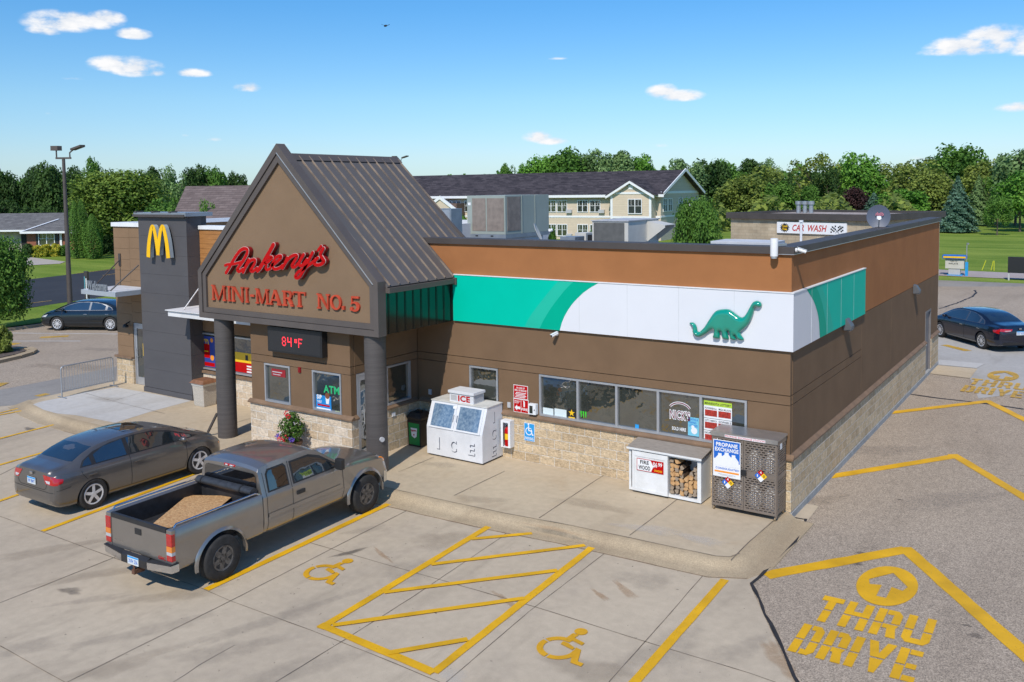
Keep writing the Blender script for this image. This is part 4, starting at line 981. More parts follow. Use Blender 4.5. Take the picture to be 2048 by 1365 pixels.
# --- slab serif line
M_coral = vary('coral_letter', (.46,.065,.032), rough=.65, spec=.15, amt=.18, scale=5)
def serif(ch, x, w, z, h, shear, mb, y=-2.71, dep=.045):
    st = min(.30*w, .085); sh_ = .035; T = h
    n_ = [0]
    def P_(pts):
        n_[0] += 1; e = .0011*n_[0]
        mb.prism([(x+p[0], y-e, z+p[1]+shear*p[0]) for p in pts], (0, dep, 0))
    def Rr(x0, z0, x1, z1): P_([(x0,z0),(x1,z0),(x1,z1),(x0,z1)])
    def stem(xc, a=0, b=None, sw=.5):
        b = T if b is None else b
        Rr(xc-st/2, a+sh_, xc+st/2, b-sh_); Rr(xc-st*.5-st*sw, a, xc+st*.5+st*sw, a+sh_); Rr(xc-st*.5-st*sw, b-sh_, xc+st*.5+st*sw, b)
    if ch == 'I': stem(w/2)
    elif ch == '-': Rr(0,h*.42,w,h*.56)
    elif ch == '.': Rr(0,0,w,w)
    elif ch in 'MN':
        s1 = st*.72; l, r = s1, w-s1
        for xc in (l, r):
            if ch == 'N' and xc == r: Rr(xc-s1*.35,h*.06,xc+s1*.35,T-sh_); Rr(xc-s1*.9,T-sh_,xc+s1*.9,T)
            else: Rr(xc-s1*(.35 if xc == l and ch == 'M' else .42),sh_,xc+s1*.42,T-sh_); Rr(xc-s1,0,xc+s1,sh_); Rr(xc-s1,T-sh_,xc+s1,T)
        if ch == 'N': P_([(l-s1*.4,T),(l+s1*.9,T),(r+s1*.35,.0),(r-s1*.35,.0)])
        else: P_([(l-s1*.2,T),(l+s1*.9,T),(w/2+s1*.25,h*.0+.01),(w/2-s1*.45,.01)]); P_([(r+s1*.2,T),(r-s1*.45,T),(w/2-s1*.1,.01),(w/2+s1*.35,.01)])
    elif ch == 'A':
        P_([(st*.35,sh_),(st*.9,sh_),(w/2+st*.2,T),(w/2-st*.35,T)]); P_([(w-st*1.4,sh_),(w-st*.3,sh_),(w/2+st*.35,T),(w/2-st*.6,T)]); Rr(w*.26,h*.28,w*.74,h*.28+sh_*1.1)
        Rr(0,0,st*1.4,sh_); Rr(w-st*1.8,0,w,sh_)
    elif ch == 'T':
        Rr(w/2-st/2,sh_,w/2+st/2,T-sh_); Rr(w/2-st,0,w/2+st,sh_); Rr(0,T-sh_,w,T); Rr(0,T-h*.24,sh_*.9,T-sh_); Rr(w-sh_*.9,T-h*.24,w,T-sh_)
    elif ch == 'R':
        stem(st*.95); Rr(st*1.4,T-sh_,w*.70,T); Rr(st*1.4,h*.47,w*.66,h*.47+sh_); c = []
        for i in range(9): a = R(90-180*i/8); c.append((w*.62+w*.26*math.cos(a), h*.735+h*.265*math.sin(a)))
        for i in range(9): a = R(-90+180*i/8); c.append((w*.60+w*.26*math.cos(a)-st*.75, h*.735+(h*.265-sh_)*math.sin(a)))
        P_(c); P_([(w*.50,h*.49),(w*.76,h*.49),(w*.93,sh_*1.4),(w*.70,sh_*1.2)]); Rr(w*.72,0,w,sh_)
    elif ch == 'O':
        for s0 in range(24):
            a0, a1 = 2*math.pi*s0/24, 2*math.pi*(s0+1)/24; f = lambda a, kx, kz: (w/2+(w/2-kx)*math.cos(a), h/2+(h/2-kz)*math.sin(a))
            pts = [f(a0,0,0), f(a1,0,0), f(a1,st*.8,sh_), f(a0,st*.8,sh_)]; mb.prism([(x+p[0], y-.0005, z+p[1]+shear*p[0]) for p in pts], (0,dep,0))
    elif ch == '5':
        Rr(w*.14,h*.54,w*.14+sh_*.9,T); Rr(w*.14+sh_*.9,T-h*.13,w*.92,T)
        K = 16
        for s0 in range(K):
            a0, a1 = R(150-300*s0/K), R(150-300*(s0+1)/K); f = lambda a, kx, kz: (w*.47+(w*.5-kx)*math.cos(a), h*.32+(h*.33-kz)*math.sin(a)); t_ = st*(.35+.75*math.sin(math.pi*(s0+.5)/K))
            pts = [f(a0,0,0), f(a1,0,0), f(a1,t_,t_*.6), f(a0,t_,t_*.6)]; mb.prism([(x+p[0], y-.0005, z+p[1]+shear*p[0]) for p in pts], (0,dep,0))
        mb.cyl((x+w*.12,y-.002,z+h*.16),(x+w*.12,y+dep,z+h*.16),st*.52,n=14)
tw = thing('name_lettering', 'coral slab serif letters reading MINI-MART NO. 5 under the script name', 'sign', (-11.5,-2.66,3.7))
C4 = lambda X, Y: (380+X/3.25, 270+Y/3.25)
base = lambda X: 1073+(X-140)*(1152-1073)/(1103-140)
for ch, a, b in (('M',140,232),('I',238,270),('N',270,350),('I',352,386),('-',391,416),('M',425,512),('A',514,592),('R',600,672),('T',670,750),('N',825,908),('O',910,983),('.',986,1003),('5',1040,1103)):
    p0 = WY(*C4(a, base(a)), -2.71); p1 = WY(*C4(b, base(b)), -2.71); pt = WY(*C4(a, base(a)-98), -2.71)
    mb = MB(); serif(ch, p0.x, p1.x-p0.x, p0.z+(.02 if ch == '.' else 0), (pt.z-p0.z), 0, mb); part('letter', mb, M_coral, tw)
# --- golden arches
arch = thing('arches_sign', 'tall yellow double arch sign mounted high on the charcoal tower', 'sign', (-19.8,-.45,4.9))
A_ = lambda x, y: (x/4., 260+y/4.)
L1 = [(1187,1020),(1189,950),(1194,890),(1203,825),(1211,788),(1219,776),(1229,788),(1240,832),(1250,890),(1258,950),(1264,1003)]
L2 = [(1264,1003),(1267,950),(1273,890),(1281,825),(1290,788),(1299,776),(1309,788),(1320,832),(1331,890),(1340,960),(1347,1027)]
wd = [.19,.185,.175,.16,.145,.14,.145,.155,.165,.165,.16]
M_gold = vary('arch_yellow', (.90,.50,.004), rough=.3, amt=.03)
for j, (L_, ww) in enumerate(((L1, wd), (L2, wd[::-1]))):
    P = plane2([A_(*p) for p in L_], -.66); Q = cr_spline(P, 4); W_ = []
    for i in range(len(Q)): f = i/4; a = int(min(f, 9)); W_.append((ww[a]+(ww[a+1]-ww[a])*(f-a))*.98)
    mb = MB(); mb.ribbon([(q.x,q.y) for q in Q], W_, (0,-.655-.0015*j,0), X1, Z1v, Vector((0,-1,0)), .01, cap=False); part('arch_face', mb, M_gold, arch)
    mb = MB(); mb.ribbon([(q.x,q.y) for q in Q], [w*.96 for w in W_], (0,-.654,0), X1, Z1v, Vector((0,1,0)), .13-.002*j, cap=False); part('arch_side', mb, flat('arch_return', (.34,.38,.40)) if j == 0 else MAT['arch_return'], arch)
mb = MB()
for (x, z) in ((-20.40,4.5),(-19.84,4.6),(-19.22,4.5)): mb.box(x-.05, x+.05, -.50, -.45, z-.05, z+.05)
part('bracket', mb, M_cop, arch)
# --- welcome letters
mb = MB(); text_mb(mb, 'Welcome', (-22.52,-1.30,3.352), X1*1.0, Z1v, NY, 1.12, .30, .05, bold=.03)
solo('welcome_letters', mb, flat('welcome_grey', (.20,.22,.24)), 'grey letters spelling Welcome standing on the grey entrance canopy', 'sign', (-22,-1.3,3.352))
# --- LED display
led = thing('led_display', 'black LED panel with red temperature digits under the gable', 'display', (-11.3,-2.5,2.5))
mb = MB(); mb.box(-12.24,-10.31,-2.60,-2.425,2.49,3.12); part('housing', mb, M_blk, led, bevel=.01)
mb = MB(); mb.box(-12.20,-10.36,-2.604,-2.6005,2.53,3.08); part('screen', mb, vary('led_screen', (.022,.022,.024), rough=.45, amt=.2, scale=30), led)
M_led = emis('led_red', (1,.03,.05), 1.6)
mb = MB(); dot = .0285
F5 = {'8':['01110','10001','10001','01110','10001','10001','01110'],'4':['10001','10001','10001','11111','00001','00001','00001'],'o':['111','101','111'],'F':['11111','10000','10000','11110','10000','10000','10000']}
def dots(g_, x, z, ht=7):
    for r_, row in enumerate(F5[g_]):
        for c_, q in enumerate(row):
            if q == '1': cx, cz = x+c_*dot, z+(ht-1-r_)*dot*1.15; mb.box(cx-.011, cx+.011, -2.6075, -2.6045, cz-.013, cz+.013)
p = WY(564,693,-2.605)
dots('8', p.x+.02, p.z+.03); dots('4', p.x+.22, p.z+.03); dots('o', p.x+.47, p.z+.14, 3); dots('F', p.x+.60, p.z+.03)
part('digits', mb, M_led, led)
# --- dinosaur relief
D_ = lambda x, y: (1360+x/11.378, 590+y/11.378)
dino = [(205,650),(240,632),(290,635),(335,670),(365,720),(378,770),(385,820),(410,845),(450,835),(500,790),(560,720),(620,620),(680,530),(740,440),(810,370),(900,340),(1010,328),(1100,335),(1170,370),(1250,430),(1330,490),(1390,515),(1450,495),(1500,430),(1550,340),(1600,250),(1640,185),(1690,150),(1760,140),(1820,170),(1850,220),(1840,275),(1780,290),(1720,275),(1690,300),(1670,380),(1640,480),(1600,580),(1540,690),(1460,770),(1385,830),(1365,870),(1390,930),(1440,1005),(1432,1032),(1312,1028),(1285,985),(1262,935),(1238,925),(1236,950),(1266,1015),(1262,1028),(1142,1020),(1132,960),(1124,880),(1106,832),(1080,832),(1072,860),(1090,950),(1098,1018),(968,1008),(956,950),(948,880),(930,840),(902,832),(888,850),(896,930),(892,1000),(748,985),(752,920),(768,850),(766,792),(700,802),(600,880),(500,935),(420,965),(350,945),(300,890),(280,830),(285,750),(268,700),(235,675)]
from mathutils.geometry import delaunay_2d_cdt
def relief(mb, pts2, y, rad, dep, step):
    """domed relief of an outline (x,z) standing off the wall at y"""
    V2 = [Vector(p) for p in pts2]; n = len(V2)
    def dist(p):
        best = 9
        for i in range(n):
            a, b = V2[i], V2[(i+1)%n]; e = b-a; t = max(0, min(1, (p-a).dot(e)/max(1e-9, e.length_squared))); best = min(best, (p-a-e*t).length)
        return best
    def inside(p):
        c = False
        for i in range(n):
            a, b = V2[i], V2[(i+1)%n]
            if (a.y > p.y) != (b.y > p.y) and p.x < (b.x-a.x)*(p.y-a.y)/(b.y-a.y)+a.x: c = not c
        return c
    xs = [p.x for p in V2]; zs = [p.y for p in V2]; pts = list(V2); x = min(xs)
    while x < max(xs):
        z = min(zs)
        while z < max(zs):
            p = Vector((x, z))
            if inside(p) and dist(p) > step*.35: pts.append(p)
            z += step
        x += step
    vo, eo, fo, _, _, _ = delaunay_2d_cdt(pts, [], [list(range(n))], 1, 1e-5)
    k = len(mb.v)
    for p in vo:
        d = dist(p); t = min(1, d/rad); mb.v.append(Vector((p.x, y-dep*(.30+.70*math.sqrt(max(0, 1-(1-t)**2))) if d > 1e-4 else y-dep*.22, p.y)))
    for f in fo: mb.face([k+i for i in f])
    k2 = len(mb.v); mb.v += [Vector((p.x, y-dep*.22, p.y)) for p in V2]+[Vector((p.x, y, p.y)) for p in V2]
    for i in range(n): mb.face([k2+i, k2+n+i, k2+n+(i+1)%n, k2+(i+1)%n])
M_dino = vary('dinosaur_green', (.002,.26,.18), rough=.12, amt=.05, coat=1, spec=.6)
P = plane2([D_(*p) for p in dino], -.12); Pq = cr_spline(P+[P[0]], 2)[:-1]
mb = MB(); relief(mb, [(q.x,q.y) for q in Pq], -.085, .10, .10, .028)
dn = solo('dinosaur_emblem', mb, M_dino, 'glossy green long-necked dinosaur relief mounted on the white fascia', 'sign', (-1.9,-.06,3.7), smooth=70)

# --- generic sign boards on the walls
def board(name, label, cat, x0, x1, z0, z1, y, mat, t=.006, ax='x', grp=None):
    r_ = thing(name, label, cat, (x0, y, z0) if ax == 'x' else (y, x0, z0), group=grp)
    mb = MB()
    if ax == 'x': mb.box(x0, x1, y, y+t, z0, z1)
    part('board', mb, mat, r_); r_['_y'] = y
    return r_
def txt(r_, s, x0, x1, z0, z1, y, mat, name='lettering', bold=.02, shear=0, d=.0015):
    mb = MB(); text_mb(mb, s, (x0, y, z0), X1, Z1v, NY, x1-x0, z1-z0, d, bold, shear); return part(name, mb, mat, r_)
def rct(mb, x0, x1, z0, z1, y, t=.002): return mb.box(x0, x1, y-t, y, z0, z1)
def onwall(px0, py0, px1, py1, y):      # top-left and bottom-right pixels on a wall plane
    a, b = WY(px0, py0, y), WY(px1, py1, y); return a.x, b.x, b.z, a.z
yb_ = -.012
# spill notice
a = WY(1027,778,yb_); b = WY(1056,806,yb_); x0, x1, z0, z1 = a.x, b.x, 1.47, 1.80
s_ = board('spill_notice', 'red notice board with white rows of writing above the fire sign', 'sign', x0, x1, z0, z1, yb_, M_whites)
mb = MB(); rct(mb, x0+.012, x1-.012, z0+.012, z1-.012, yb_); part('field', mb, M_red, s_)
txt(s_, 'IN CASE OF', x0+.09, x1-.09, z1-.09, z1-.045, yb_-.002, M_whites); txt(s_, 'SPILL OR RELEASE', x0+.04, x1-.04, z1-.15, z1-.105, yb_-.002, M_whites)
mb = MB()
for i in range(4): rct(mb, x0+.05+.02*(i%2), x1-.05-.03*((i+1)%2), z0+.035+i*.034, z0+.05+i*.034, yb_-.002)
part('small_writing', mb, M_whites, s_)
x1 = x1+.015; z0, z1 = 1.10+.04, 1.465
s_ = board('fire_sign', 'red fire extinguisher sign with white arrow beside the small meter box', 'sign', x0-.005, x1, z0, z1, yb_, M_whites)
mb = MB(); xm = (x0+x1)/2; rct(mb, x0+.008, xm-.005, z0+.012, z1-.012, yb_); rct(mb, xm+.005, x1-.012, z0+.012, z1-.012, yb_); part('field', mb, M_red, s_)
txt(s_, 'EMERGENCY\nSHUTOFF', x0+.025, xm-.02, z1-.11, z1-.04, yb_-.002, M_whites); txt(s_, 'FIRE', xm+.015, x1-.02, z0+.06, z0+.12, yb_-.002, M_whites)
mb = MB(); mb.prism([(x0+.03,yb_-.002,z0+.11),(x0+.10,yb_-.002,z0+.18),(x0+.10,yb_-.002,z0+.14),(xm-.02,yb_-.002,z0+.14),(xm-.02,yb_-.002,z0+.08),(x0+.10,yb_-.002,z0+.08),(x0+.10,yb_-.002,z0+.04)], (0,-.002,0))
rct(mb, xm+.07, xm+.11, z0+.15, z0+.28, yb_-.002); rct(mb, xm+.06, xm+.09, z0+.28, z0+.30, yb_-.002); part('symbol', mb, M_whites, s_)
# accessible parking sign
yq = -.05
x0, x1, z0, z1 = WY(1048,842,yq).x, WY(1069,846,yq).x, .50, .93
s_ = board('accessible_parking_sign', 'blue and white wheelchair parking sign on the stone base', 'sign', x0, x1, z0, z1, yq, M_whites)
mb = MB(); rct(mb, x0+.01, x1-.01, z0+.01, z1-.01, yq); part('field', mb, M_cyan, s_)
mb = MB(); cx, cz = x0+.135, z0+.235
P = [(cx+.085*math.cos(R(a)), cz+.085*math.sin(R(a))) for a in range(110, 400, 14)]; mb.ribbon(P, .02, (0,yq-.002,0), X1, Z1v, NY, .0015)
mb.ribbon([(cx-.005,cz+.13),(cx,cz+.02),(cx+.07,cz+.015),(cx+.10,cz-.08),(cx+.12,cz-.075)], .026, (0,yq-.0025,0), X1, Z1v, NY, .002); mb.ribbon([(cx,cz+.075),(cx+.06,cz+.072)], .018, (0,yq-.003,0), X1, Z1v, NY, .0022)
mb.cyl((cx-.008,yq-.002,cz+.165),(cx-.008,yq-.0045,cz+.165),.022,n=14); part('symbol', mb, M_whites, s_)
txt(s_, 'PARKING', x0+.03, x1-.03, z0+.03, z0+.10, yq-.002, M_whites)
# meter box
r_ = thing('meter_box', 'small white wall box with a dark window beside the red fire sign', 'box', (-6.0,-.1,1.15))
q = WY(1056,826,-.13); mb = MB(); mb.box(q.x, q.x+.21, -.13, -.011, 1.17, 1.42); part('case', mb, M_white_m, r_, bevel=.008)
mb = MB(); mb.box(q.x+.04, q.x+.13, -.133, -.1305, 1.20, 1.38); part('glass', mb, M_glass, r_)
mb = MB(); mb.cyl((q.x+.18,-.13,1.29),(q.x+.18,-.145,1.29),.012,n=10); part('lock', mb, M_blk, r_)
# fire extinguisher cabinet
r_ = thing('extinguisher_cabinet', 'white open-front cabinet holding the red fire extinguisher beside the freezer', 'cabinet', (-6.6,-.15,.3))
q = WY(1002,895,-.22); x0 = q.x; z0 = .30; z1 = .95; mb = MB()
mb.box(x0,x0+.02,-.22,-.04,z0,z1); mb.box(x0+.25,x0+.27,-.22,-.04,z0,z1); mb.box(x0+.02,x0+.25,-.22,-.04,z0,z0+.02); mb.box(x0+.02,x0+.25,-.22,-.04,z1-.05,z1); mb.box(x0+.02,x0+.25,-.06,-.04,z0+.02,z1-.05); mb.box(x0+.02,x0+.06,-.22,-.21,z0+.02,z1-.05); mb.box(x0+.21,x0+.25,-.22,-.21,z0+.02,z1-.05)
part('case', mb, M_white_m, r_)
ex = thing('fire_extinguisher', 'red fire extinguisher with yellow label inside the white cabinet', 'extinguisher', (x0+.13,-.135,.32))
mb = MB(); mb.lathe([(.055,0),(.062,.02),(.062,.38),(.045,.43),(.02,.45),(.02,.47)], (x0+.13,-.135,.325), n=18); part('cylinder', mb, M_red, ex, smooth=40)
mb = MB(); mb.lathe([(.0635,.16),(.0635,.30)], (x0+.13,-.135,.325), n=18); part('label', mb, M_yells, ex)
mb = MB(); mb.box(x0+.115,x0+.145,-.16,-.09,.79,.83); mb.tube([(x0+.13,-.16,.80),(x0+.07,-.19,.78),(x0+.06,-.19,.6),(x0+.07,-.19,.5)], .008); part('valve', mb, M_blk, ex)
# outlets, alarm, badge
def outlet(name, label, cat, px, py, y, w=.09, h=.13, mat=None, d=.03):
    q = WY(px, py, y); mb = MB(); mb.box(q.x-w/2, q.x+w/2, y-d, y, q.z-h/2, q.z+h/2); mb.box(q.x-w*.25, q.x+w*.25, y-d-.006, y-d-.0002, q.z-h*.3, q.z+h*.3)
    return solo(name, mb, mat or M_gray2, label, cat, (q.x, y, q.z), bevel=.004)
outlet('wall_outlet', 'small grey outlet box in the shaded corner above the green bin', 'outlet', 861, 784, -.001)
outlet('wall_outlet', 'small pale outlet box left of the red fire sign', 'outlet', 1019, 810, -.001)
outlet('fire_alarm', 'little red alarm strobe between the two entrance box windows', 'alarm', 600, 740, EY-.001, mat=M_redside)
q = WX(787,829,E1+.04); mb = MB(); mb.box(E1+.036,E1+.055,q.y-.06,q.y+.06,q.z-.05,q.z+.05); solo('push_button', mb, M_whites, 'white push plate on the stone beside the entrance door', 'button', tuple(q), bevel=.004)
q = WY(771,879,-2.50); dd_ = Vector((.92,-.39,0)); c0_ = Vector((-8.74,-2.45,q.z))+dd_*.24; mb = MB(); mb.cyl(c0_,c0_+dd_*.06,.055,n=18); solo('door_button', mb, M_gray2, 'round grey door button on the right porch column', 'button', tuple(q))
# cameras
def camera_thing(label, o, aim, wall):
    r_ = thing('security_camera', label, 'camera', o); o = Vector(o); aim = Vector(aim).normalized(); wall = Vector(wall).normalized()
    mb = MB(); mb.cyl(o, o-wall*.03, .042, n=16); mb.cyl(o-wall*.02, o-wall*.08, .016, n=10); part('mount', mb, M_whites, r_)
    c = o-wall*.10; mb = MB(); mb.cyl(c-aim*.07, c+aim*.10, .036, n=18); mb.obox(c+Vector((0,0,.037))-aim*.07-aim.cross(Vector((0,0,1))).normalized()*.037, aim*.19, aim.cross(Vector((0,0,1))).normalized()*.074, (0,0,.006)); part('body', mb, M_whites, r_, smooth=40)
    mb = MB(); mb.cyl(c+aim*.1005, c+aim*.104, .027, n=16); part('lens', mb, M_blk, r_); return r_
q = WY(1115,668,0); camera_thing('white bullet camera under the teal and white fascia', (q.x,-.012,q.z), (-.45,-1,-.35), (0,1,0))
camera_thing('white bullet camera at the roof corner above the side wall', (.06,.05,5.2), (1,.3,-.35), (-1,0,0))
# wall lamps on the side
for i, (px, py, lab) in enumerate(((1697,650,'grey shielded wall lamp under the teal side fascia'), (1834,580,'grey shielded wall lamp above the rear service door'))):
    q = WX(px, py, .1); r_ = thing('wall_lamp', lab, 'lamp', (0,q.y,q.z), group='lamps on the side wall'); z = q.z
    mb = MB(); mb.prism([(.006,q.y-.14,z+.17),(.10,q.y-.14,z+.14),(.20,q.y-.14,z-.02),(.20,q.y-.14,z-.10),(.006,q.y-.14,z-.12)], (0,.28,0)); part('housing', mb, flat('lamp_grey', (.10,.105,.115), .5) if i == 0 else MAT['lamp_grey'], r_, bevel=.012)
    mb = MB(); mb.box(.03,.18,q.y-.12,q.y+.12,z-.125,z-.112 if False else z-.121); part('lens', mb, M_gray2, r_)

# --- things behind the window glass line: stickers and posters
YP = .046
def poster(name, label, px0, py0, px1, py1, mat, y=YP, cat='poster'):
    a, b = WY(px0, py0, y), WY(px1, py1, y); x0, x1 = a.x, b.x; z1, z0 = a.z, ZAT_(b, py1)
    r_ = thing(name, label, cat, (x0, y, z0)); mb = MB(); mb.box(x0, x1, y-.002, y, z0, z1); part('sheet', mb, mat, r_); return r_, x0, x1, z0, z1
def ZAT_(b, py): return b.z
pp = flat('paper', (.62,.70,.70), .6)
poster('paper_sheet', 'pale sheet taped low in the left pane of the long window', 1086,815,1107,834, pp, cat='paper')
poster('paper_sheet', 'second pale sheet low in the long window, left of the star poster', 1109,817,1133,838, pp, cat='paper')
r_, x0, x1, z0, z1 = poster('star_poster', 'black poster with a yellow star at the foot of the long window', 1135,817,1152,841, M_blk)
mb = MB(); cx, cz = (x0+x1)/2, (z0+z1)/2+.03; st_ = [(cx+(.085 if i % 2 == 0 else .034)*math.sin(math.pi*i/5), YP-.003, cz+(.085 if i % 2 == 0 else .034)*math.cos(math.pi*i/5)) for i in range(10)]; mb.prism(st_, (0,-.002,0)); rct(mb, x0+.03, x1-.03, z0+.03, z0+.06, YP-.002); part('star', mb, M_yells, r_)
mb = MB(); q = WY(1166,830,YP)
for i in range(3): mb.prism([(q.x-.07+i*.06,YP,q.z+.08),(q.x-.03+i*.06,YP,q.z+.08),(q.x-.035+i*.06,YP,q.z-.05-.03*(i==1)),(q.x-.05+i*.06,YP,q.z-.06)], (0,-.002,0))
solo('claw_sticker', mb, flat('claw_green', (.05,.55,.03)), 'three green claw strokes stuck on the second window pane', 'sticker', tuple(q))
mb = MB(); q = WY(1274,853,YP); mb.box(q.x-.045,q.x+.045,YP-.002,YP,q.z-.04,q.z+.04); solo('blue_sticker', mb, M_cyan, 'small blue square sticker low on the middle window pane', 'sticker', tuple(q))
r_ = thing('window_lettering', "maroon and white NICK'S lettering on the fourth window pane", 'sign', tuple(WY(1358,825,YP)))
a, b = WY(1340,835,YP), WY(1380,840,YP); maroon = flat('maroon', (.16,.01,.03))
mb = MB(); text_mb(mb, "NICK'S", (a.x-.01,YP,a.z-.035), X1, Z1v, NY, b.x-a.x+.02, .22, .002, .085); part('outline', mb, M_whites, r_)
mb = MB(); text_mb(mb, "NICK'S", (a.x+.0,YP-.001,a.z-.02), X1, Z1v, NY, b.x-a.x, .19, .0035, .0); part('letters', mb, maroon, r_)
cx = (a.x+b.x)/2; P = [(cx+.26*math.cos(R(t)), a.z+.14+.20*math.sin(R(t))) for t in range(150, 25, -12)]; mb = MB(); mb.ribbon(P, .05, (0,YP,0), X1, Z1v, NY, .002, cap=False); part('arc_band', mb, M_whites, r_)
mb = MB(); mb.ribbon(P, .022, (0,YP-.003,0), X1, Z1v, NY, .002, cap=False); part('arc_line', mb, maroon, r_)
a, b = WY(1344,856,YP), WY(1372,862,YP); mb = MB(); text_mb(mb, 'SOLD HERE', (a.x,YP,a.z-.04), X1, Z1v, NY, b.x-a.x, .075, .003, .03)
solo('sold_lettering', mb, M_whites, 'white letters SOLD HERE low on the fourth window pane', 'sign', (a.x,YP,a.z))
r_, x0, x1, z0, z1 = poster('licence_poster', 'light blue poster with dark writing right of the SOLD HERE letters', 1376,834,1398,874, flat('poster_cyan', (.18,.52,.66)))
txt(r_, 'HUNTING &', x0+.02, x1-.02, z1-.07, z1-.02, YP-.002, M_blue); txt(r_, 'FISHING', x0+.02, x1-.06, z1-.135, z1-.085, YP-.002, M_blue); txt(r_, 'LICENSES', x0+.02, x1-.03, z1-.20, z1-.15, YP-.002, M_blue)
mb = MB(); mb.cyl((x0+.14,YP-.002,z0+.11),(x0+.14,YP-.0045,z0+.11),.07,n=16); mb.cyl((x0+.11,YP-.002,z0+.19),(x0+.11,YP-.0046,z0+.19),.035,n=12); part('picture', mb, M_whites, r_)
# lottery board
a, b = WY(1408,797,YP), WY(1464,806,YP); x0, x1, z0, z1 = a.x, b.x, 1.20, 2.03
r_ = thing('lottery_board', 'white lottery board with lime heading and red number panels in the last pane', 'sign', (x0,YP,z0)); mb = MB(); mb.box(x0,x1,YP-.004,YP,z0,z1-.12); part('board', mb, M_whites, r_)
mb = MB(); mb.box(x0,x1,YP-.006,YP,z1-.119,z1-.02); part('heading', mb, M_lime, r_)
xm = (x0+x1)/2
txt(r_, 'MINNESOTA LOTTERY', x0+.02, x1-.02, z1-.10, z1-.05, YP-.006, M_blk)
for i, (s1_, s2_) in enumerate((('POWERBALL','MEGA MILLIONS'),('LOTTO AMERICA','GOPHER 5'),('NORTH 5',''))):
    zt = z1-.15-i*.26
    txt(r_, s1_, x0+.02, xm-.02, zt-.045, zt-.005, YP-.004, M_blk)
    mb = MB(); mb.box(x0+.025, xm-.015, YP-.008, YP-.0042, zt-.19, zt-.06)
    if s2_: txt(r_, s2_, xm+.02, x1-.02, zt-.045, zt-.005, YP-.004, M_blk); mb.box(xm+.015, x1-.02, YP-.008, YP-.0042, zt-.19, zt-.06)
    part('number_panel', mb, M_ledr, r_)
    if i: mb = MB(); mb.box(x0, x1, YP-.006, YP-.0042, zt+.02, zt+.028); part('divider', mb, M_blk, r_)
# entrance box windows
yw = EY+.044
a, b = WY(647,769,yw), WY(679,783,yw); mb = MB(); text_mb(mb, 'ATM', (a.x,yw,a.z-.2), X1, Z1v, NY, b.x-a.x, .19, .003, .03)
solo('atm_lettering', mb, emis('atm_green', (.02,.30,.12), .5), 'green ATM letters in the right entrance box window', 'sign', (a.x,yw,a.z-.2))
r_, x0, x1, z0, z1 = poster('drink_poster', 'bright blue drink poster below the green ATM letters', 632,789,663,823, flat('poster_blue', (.01,.22,.55)), y=yw)
txt(r_, 'SIP', x0+.03, x0+.20, z0+.25, z0+.36, yw-.002, M_whites, bold=.04); txt(r_, 'THIRST', x0+.03, x0+.20, z0+.16, z0+.22, yw-.002, M_whites)
mb = MB(); mb.prism([(x1-.20,yw-.002,z0+.36),(x1-.05,yw-.002,z0+.36),(x1-.08,yw-.002,z0+.16),(x1-.17,yw-.002,z0+.16)], (0,-.002,0)); part('cup', mb, M_whites, r_)
mb = MB(); mb.cyl((x1-.125,yw-.002,z0+.36),(x1-.125,yw-.006,z0+.36),.075,n=16); part('drink', mb, flat('cola', (.20,.07,.03)), r_)
mb = MB(); rct(mb, x0+.05, x1-.05, z0+.09, z0+.13, yw-.002); part('price_strip', mb, M_red, r_); mb = MB(); rct(mb, x0+.02, x1-.03, z0+.02, z0+.045, yw-.002); part('small_print', mb, M_whites, r_)
mb = MB(); a, b = WY(670,822,yw), WY(681,831,yw); mb.box(a.x,b.x,yw-.002,yw,b.z,a.z); solo('price_card', mb, flat('card', (.55,.60,.25)), 'pale yellow card in the lower corner of the ATM window', 'card', tuple(b))
a, b = WY(543,737,yw), WY(571,756,yw); mb = MB(); mb.box(a.x,b.x,yw-.002,yw,b.z,a.z); 
r_ = thing('window_banner', 'red banner at the top of the left entrance box window', 'banner', (a.x,yw,b.z)); part('sheet', mb, flat('banner_red', (.30,.012,.02)), r_)
mb = MB(); rct(mb, a.x+.03, b.x-.12, a.z-.09, a.z-.065, yw-.002); rct(mb, a.x+.05, b.x-.18, a.z-.15, a.z-.13, yw-.002); part('small_writing', mb, M_gray2, r_)
# restaurant window posters
yr = .044
r_, x0, x1, z0, z1 = poster('meal_poster', 'blue poster with a red meal box in the restaurant window', 402,671,431,736, flat('poster_navy', (.03,.06,.30)), y=yr)
mb = MB(); rct(mb, x0+.04, x0+.42, z0+.28, z0+.72, yr-.002); part('meal_box', mb, M_red, r_); mb = MB()
rct(mb, x0+.10, x0+.34, z0+.47, z0+.50, yr-.004); mb.ribbon([(x0+.12,z0+.72),(x0+.15,z0+.84),(x0+.21,z0+.86),(x0+.24,z0+.74),(x0+.28,z0+.86),(x0+.34,z0+.84),(x0+.36,z0+.72)], .035, (0,yr-.004,0), X1, Z1v, NY, .002); part('handle', mb, M_yells, r_)
mb = MB(); mb.cyl((x1-.14,yr-.002,z0+.30),(x1-.14,yr-.005,z0+.30),.09,n=12); mb.cyl((x1-.14,yr-.002,z0+.85),(x1-.14,yr-.005,z0+.85),.07,n=12); part('picture', mb, M_orange2, r_)
mb = MB(); rct(mb, x0+.02, x1-.02, z0+.02, z0+.14, yr-.002); part('price_strip', mb, M_red, r_)
a, b = WY(474,703,yr), WY(507,745,yr); x0, x1 = a.x-.5, -15.83; z1 = a.z-.02; z0 = 1.0; zm = z1-.30
r_ = thing('order_banner', 'yellow and red ordering banner across the second restaurant window', 'banner', (x0,yr,z0)); mb = MB(); mb.box(x0,x1,yr-.002,yr,z0,zm); part('red_field', mb, M_red, r_)
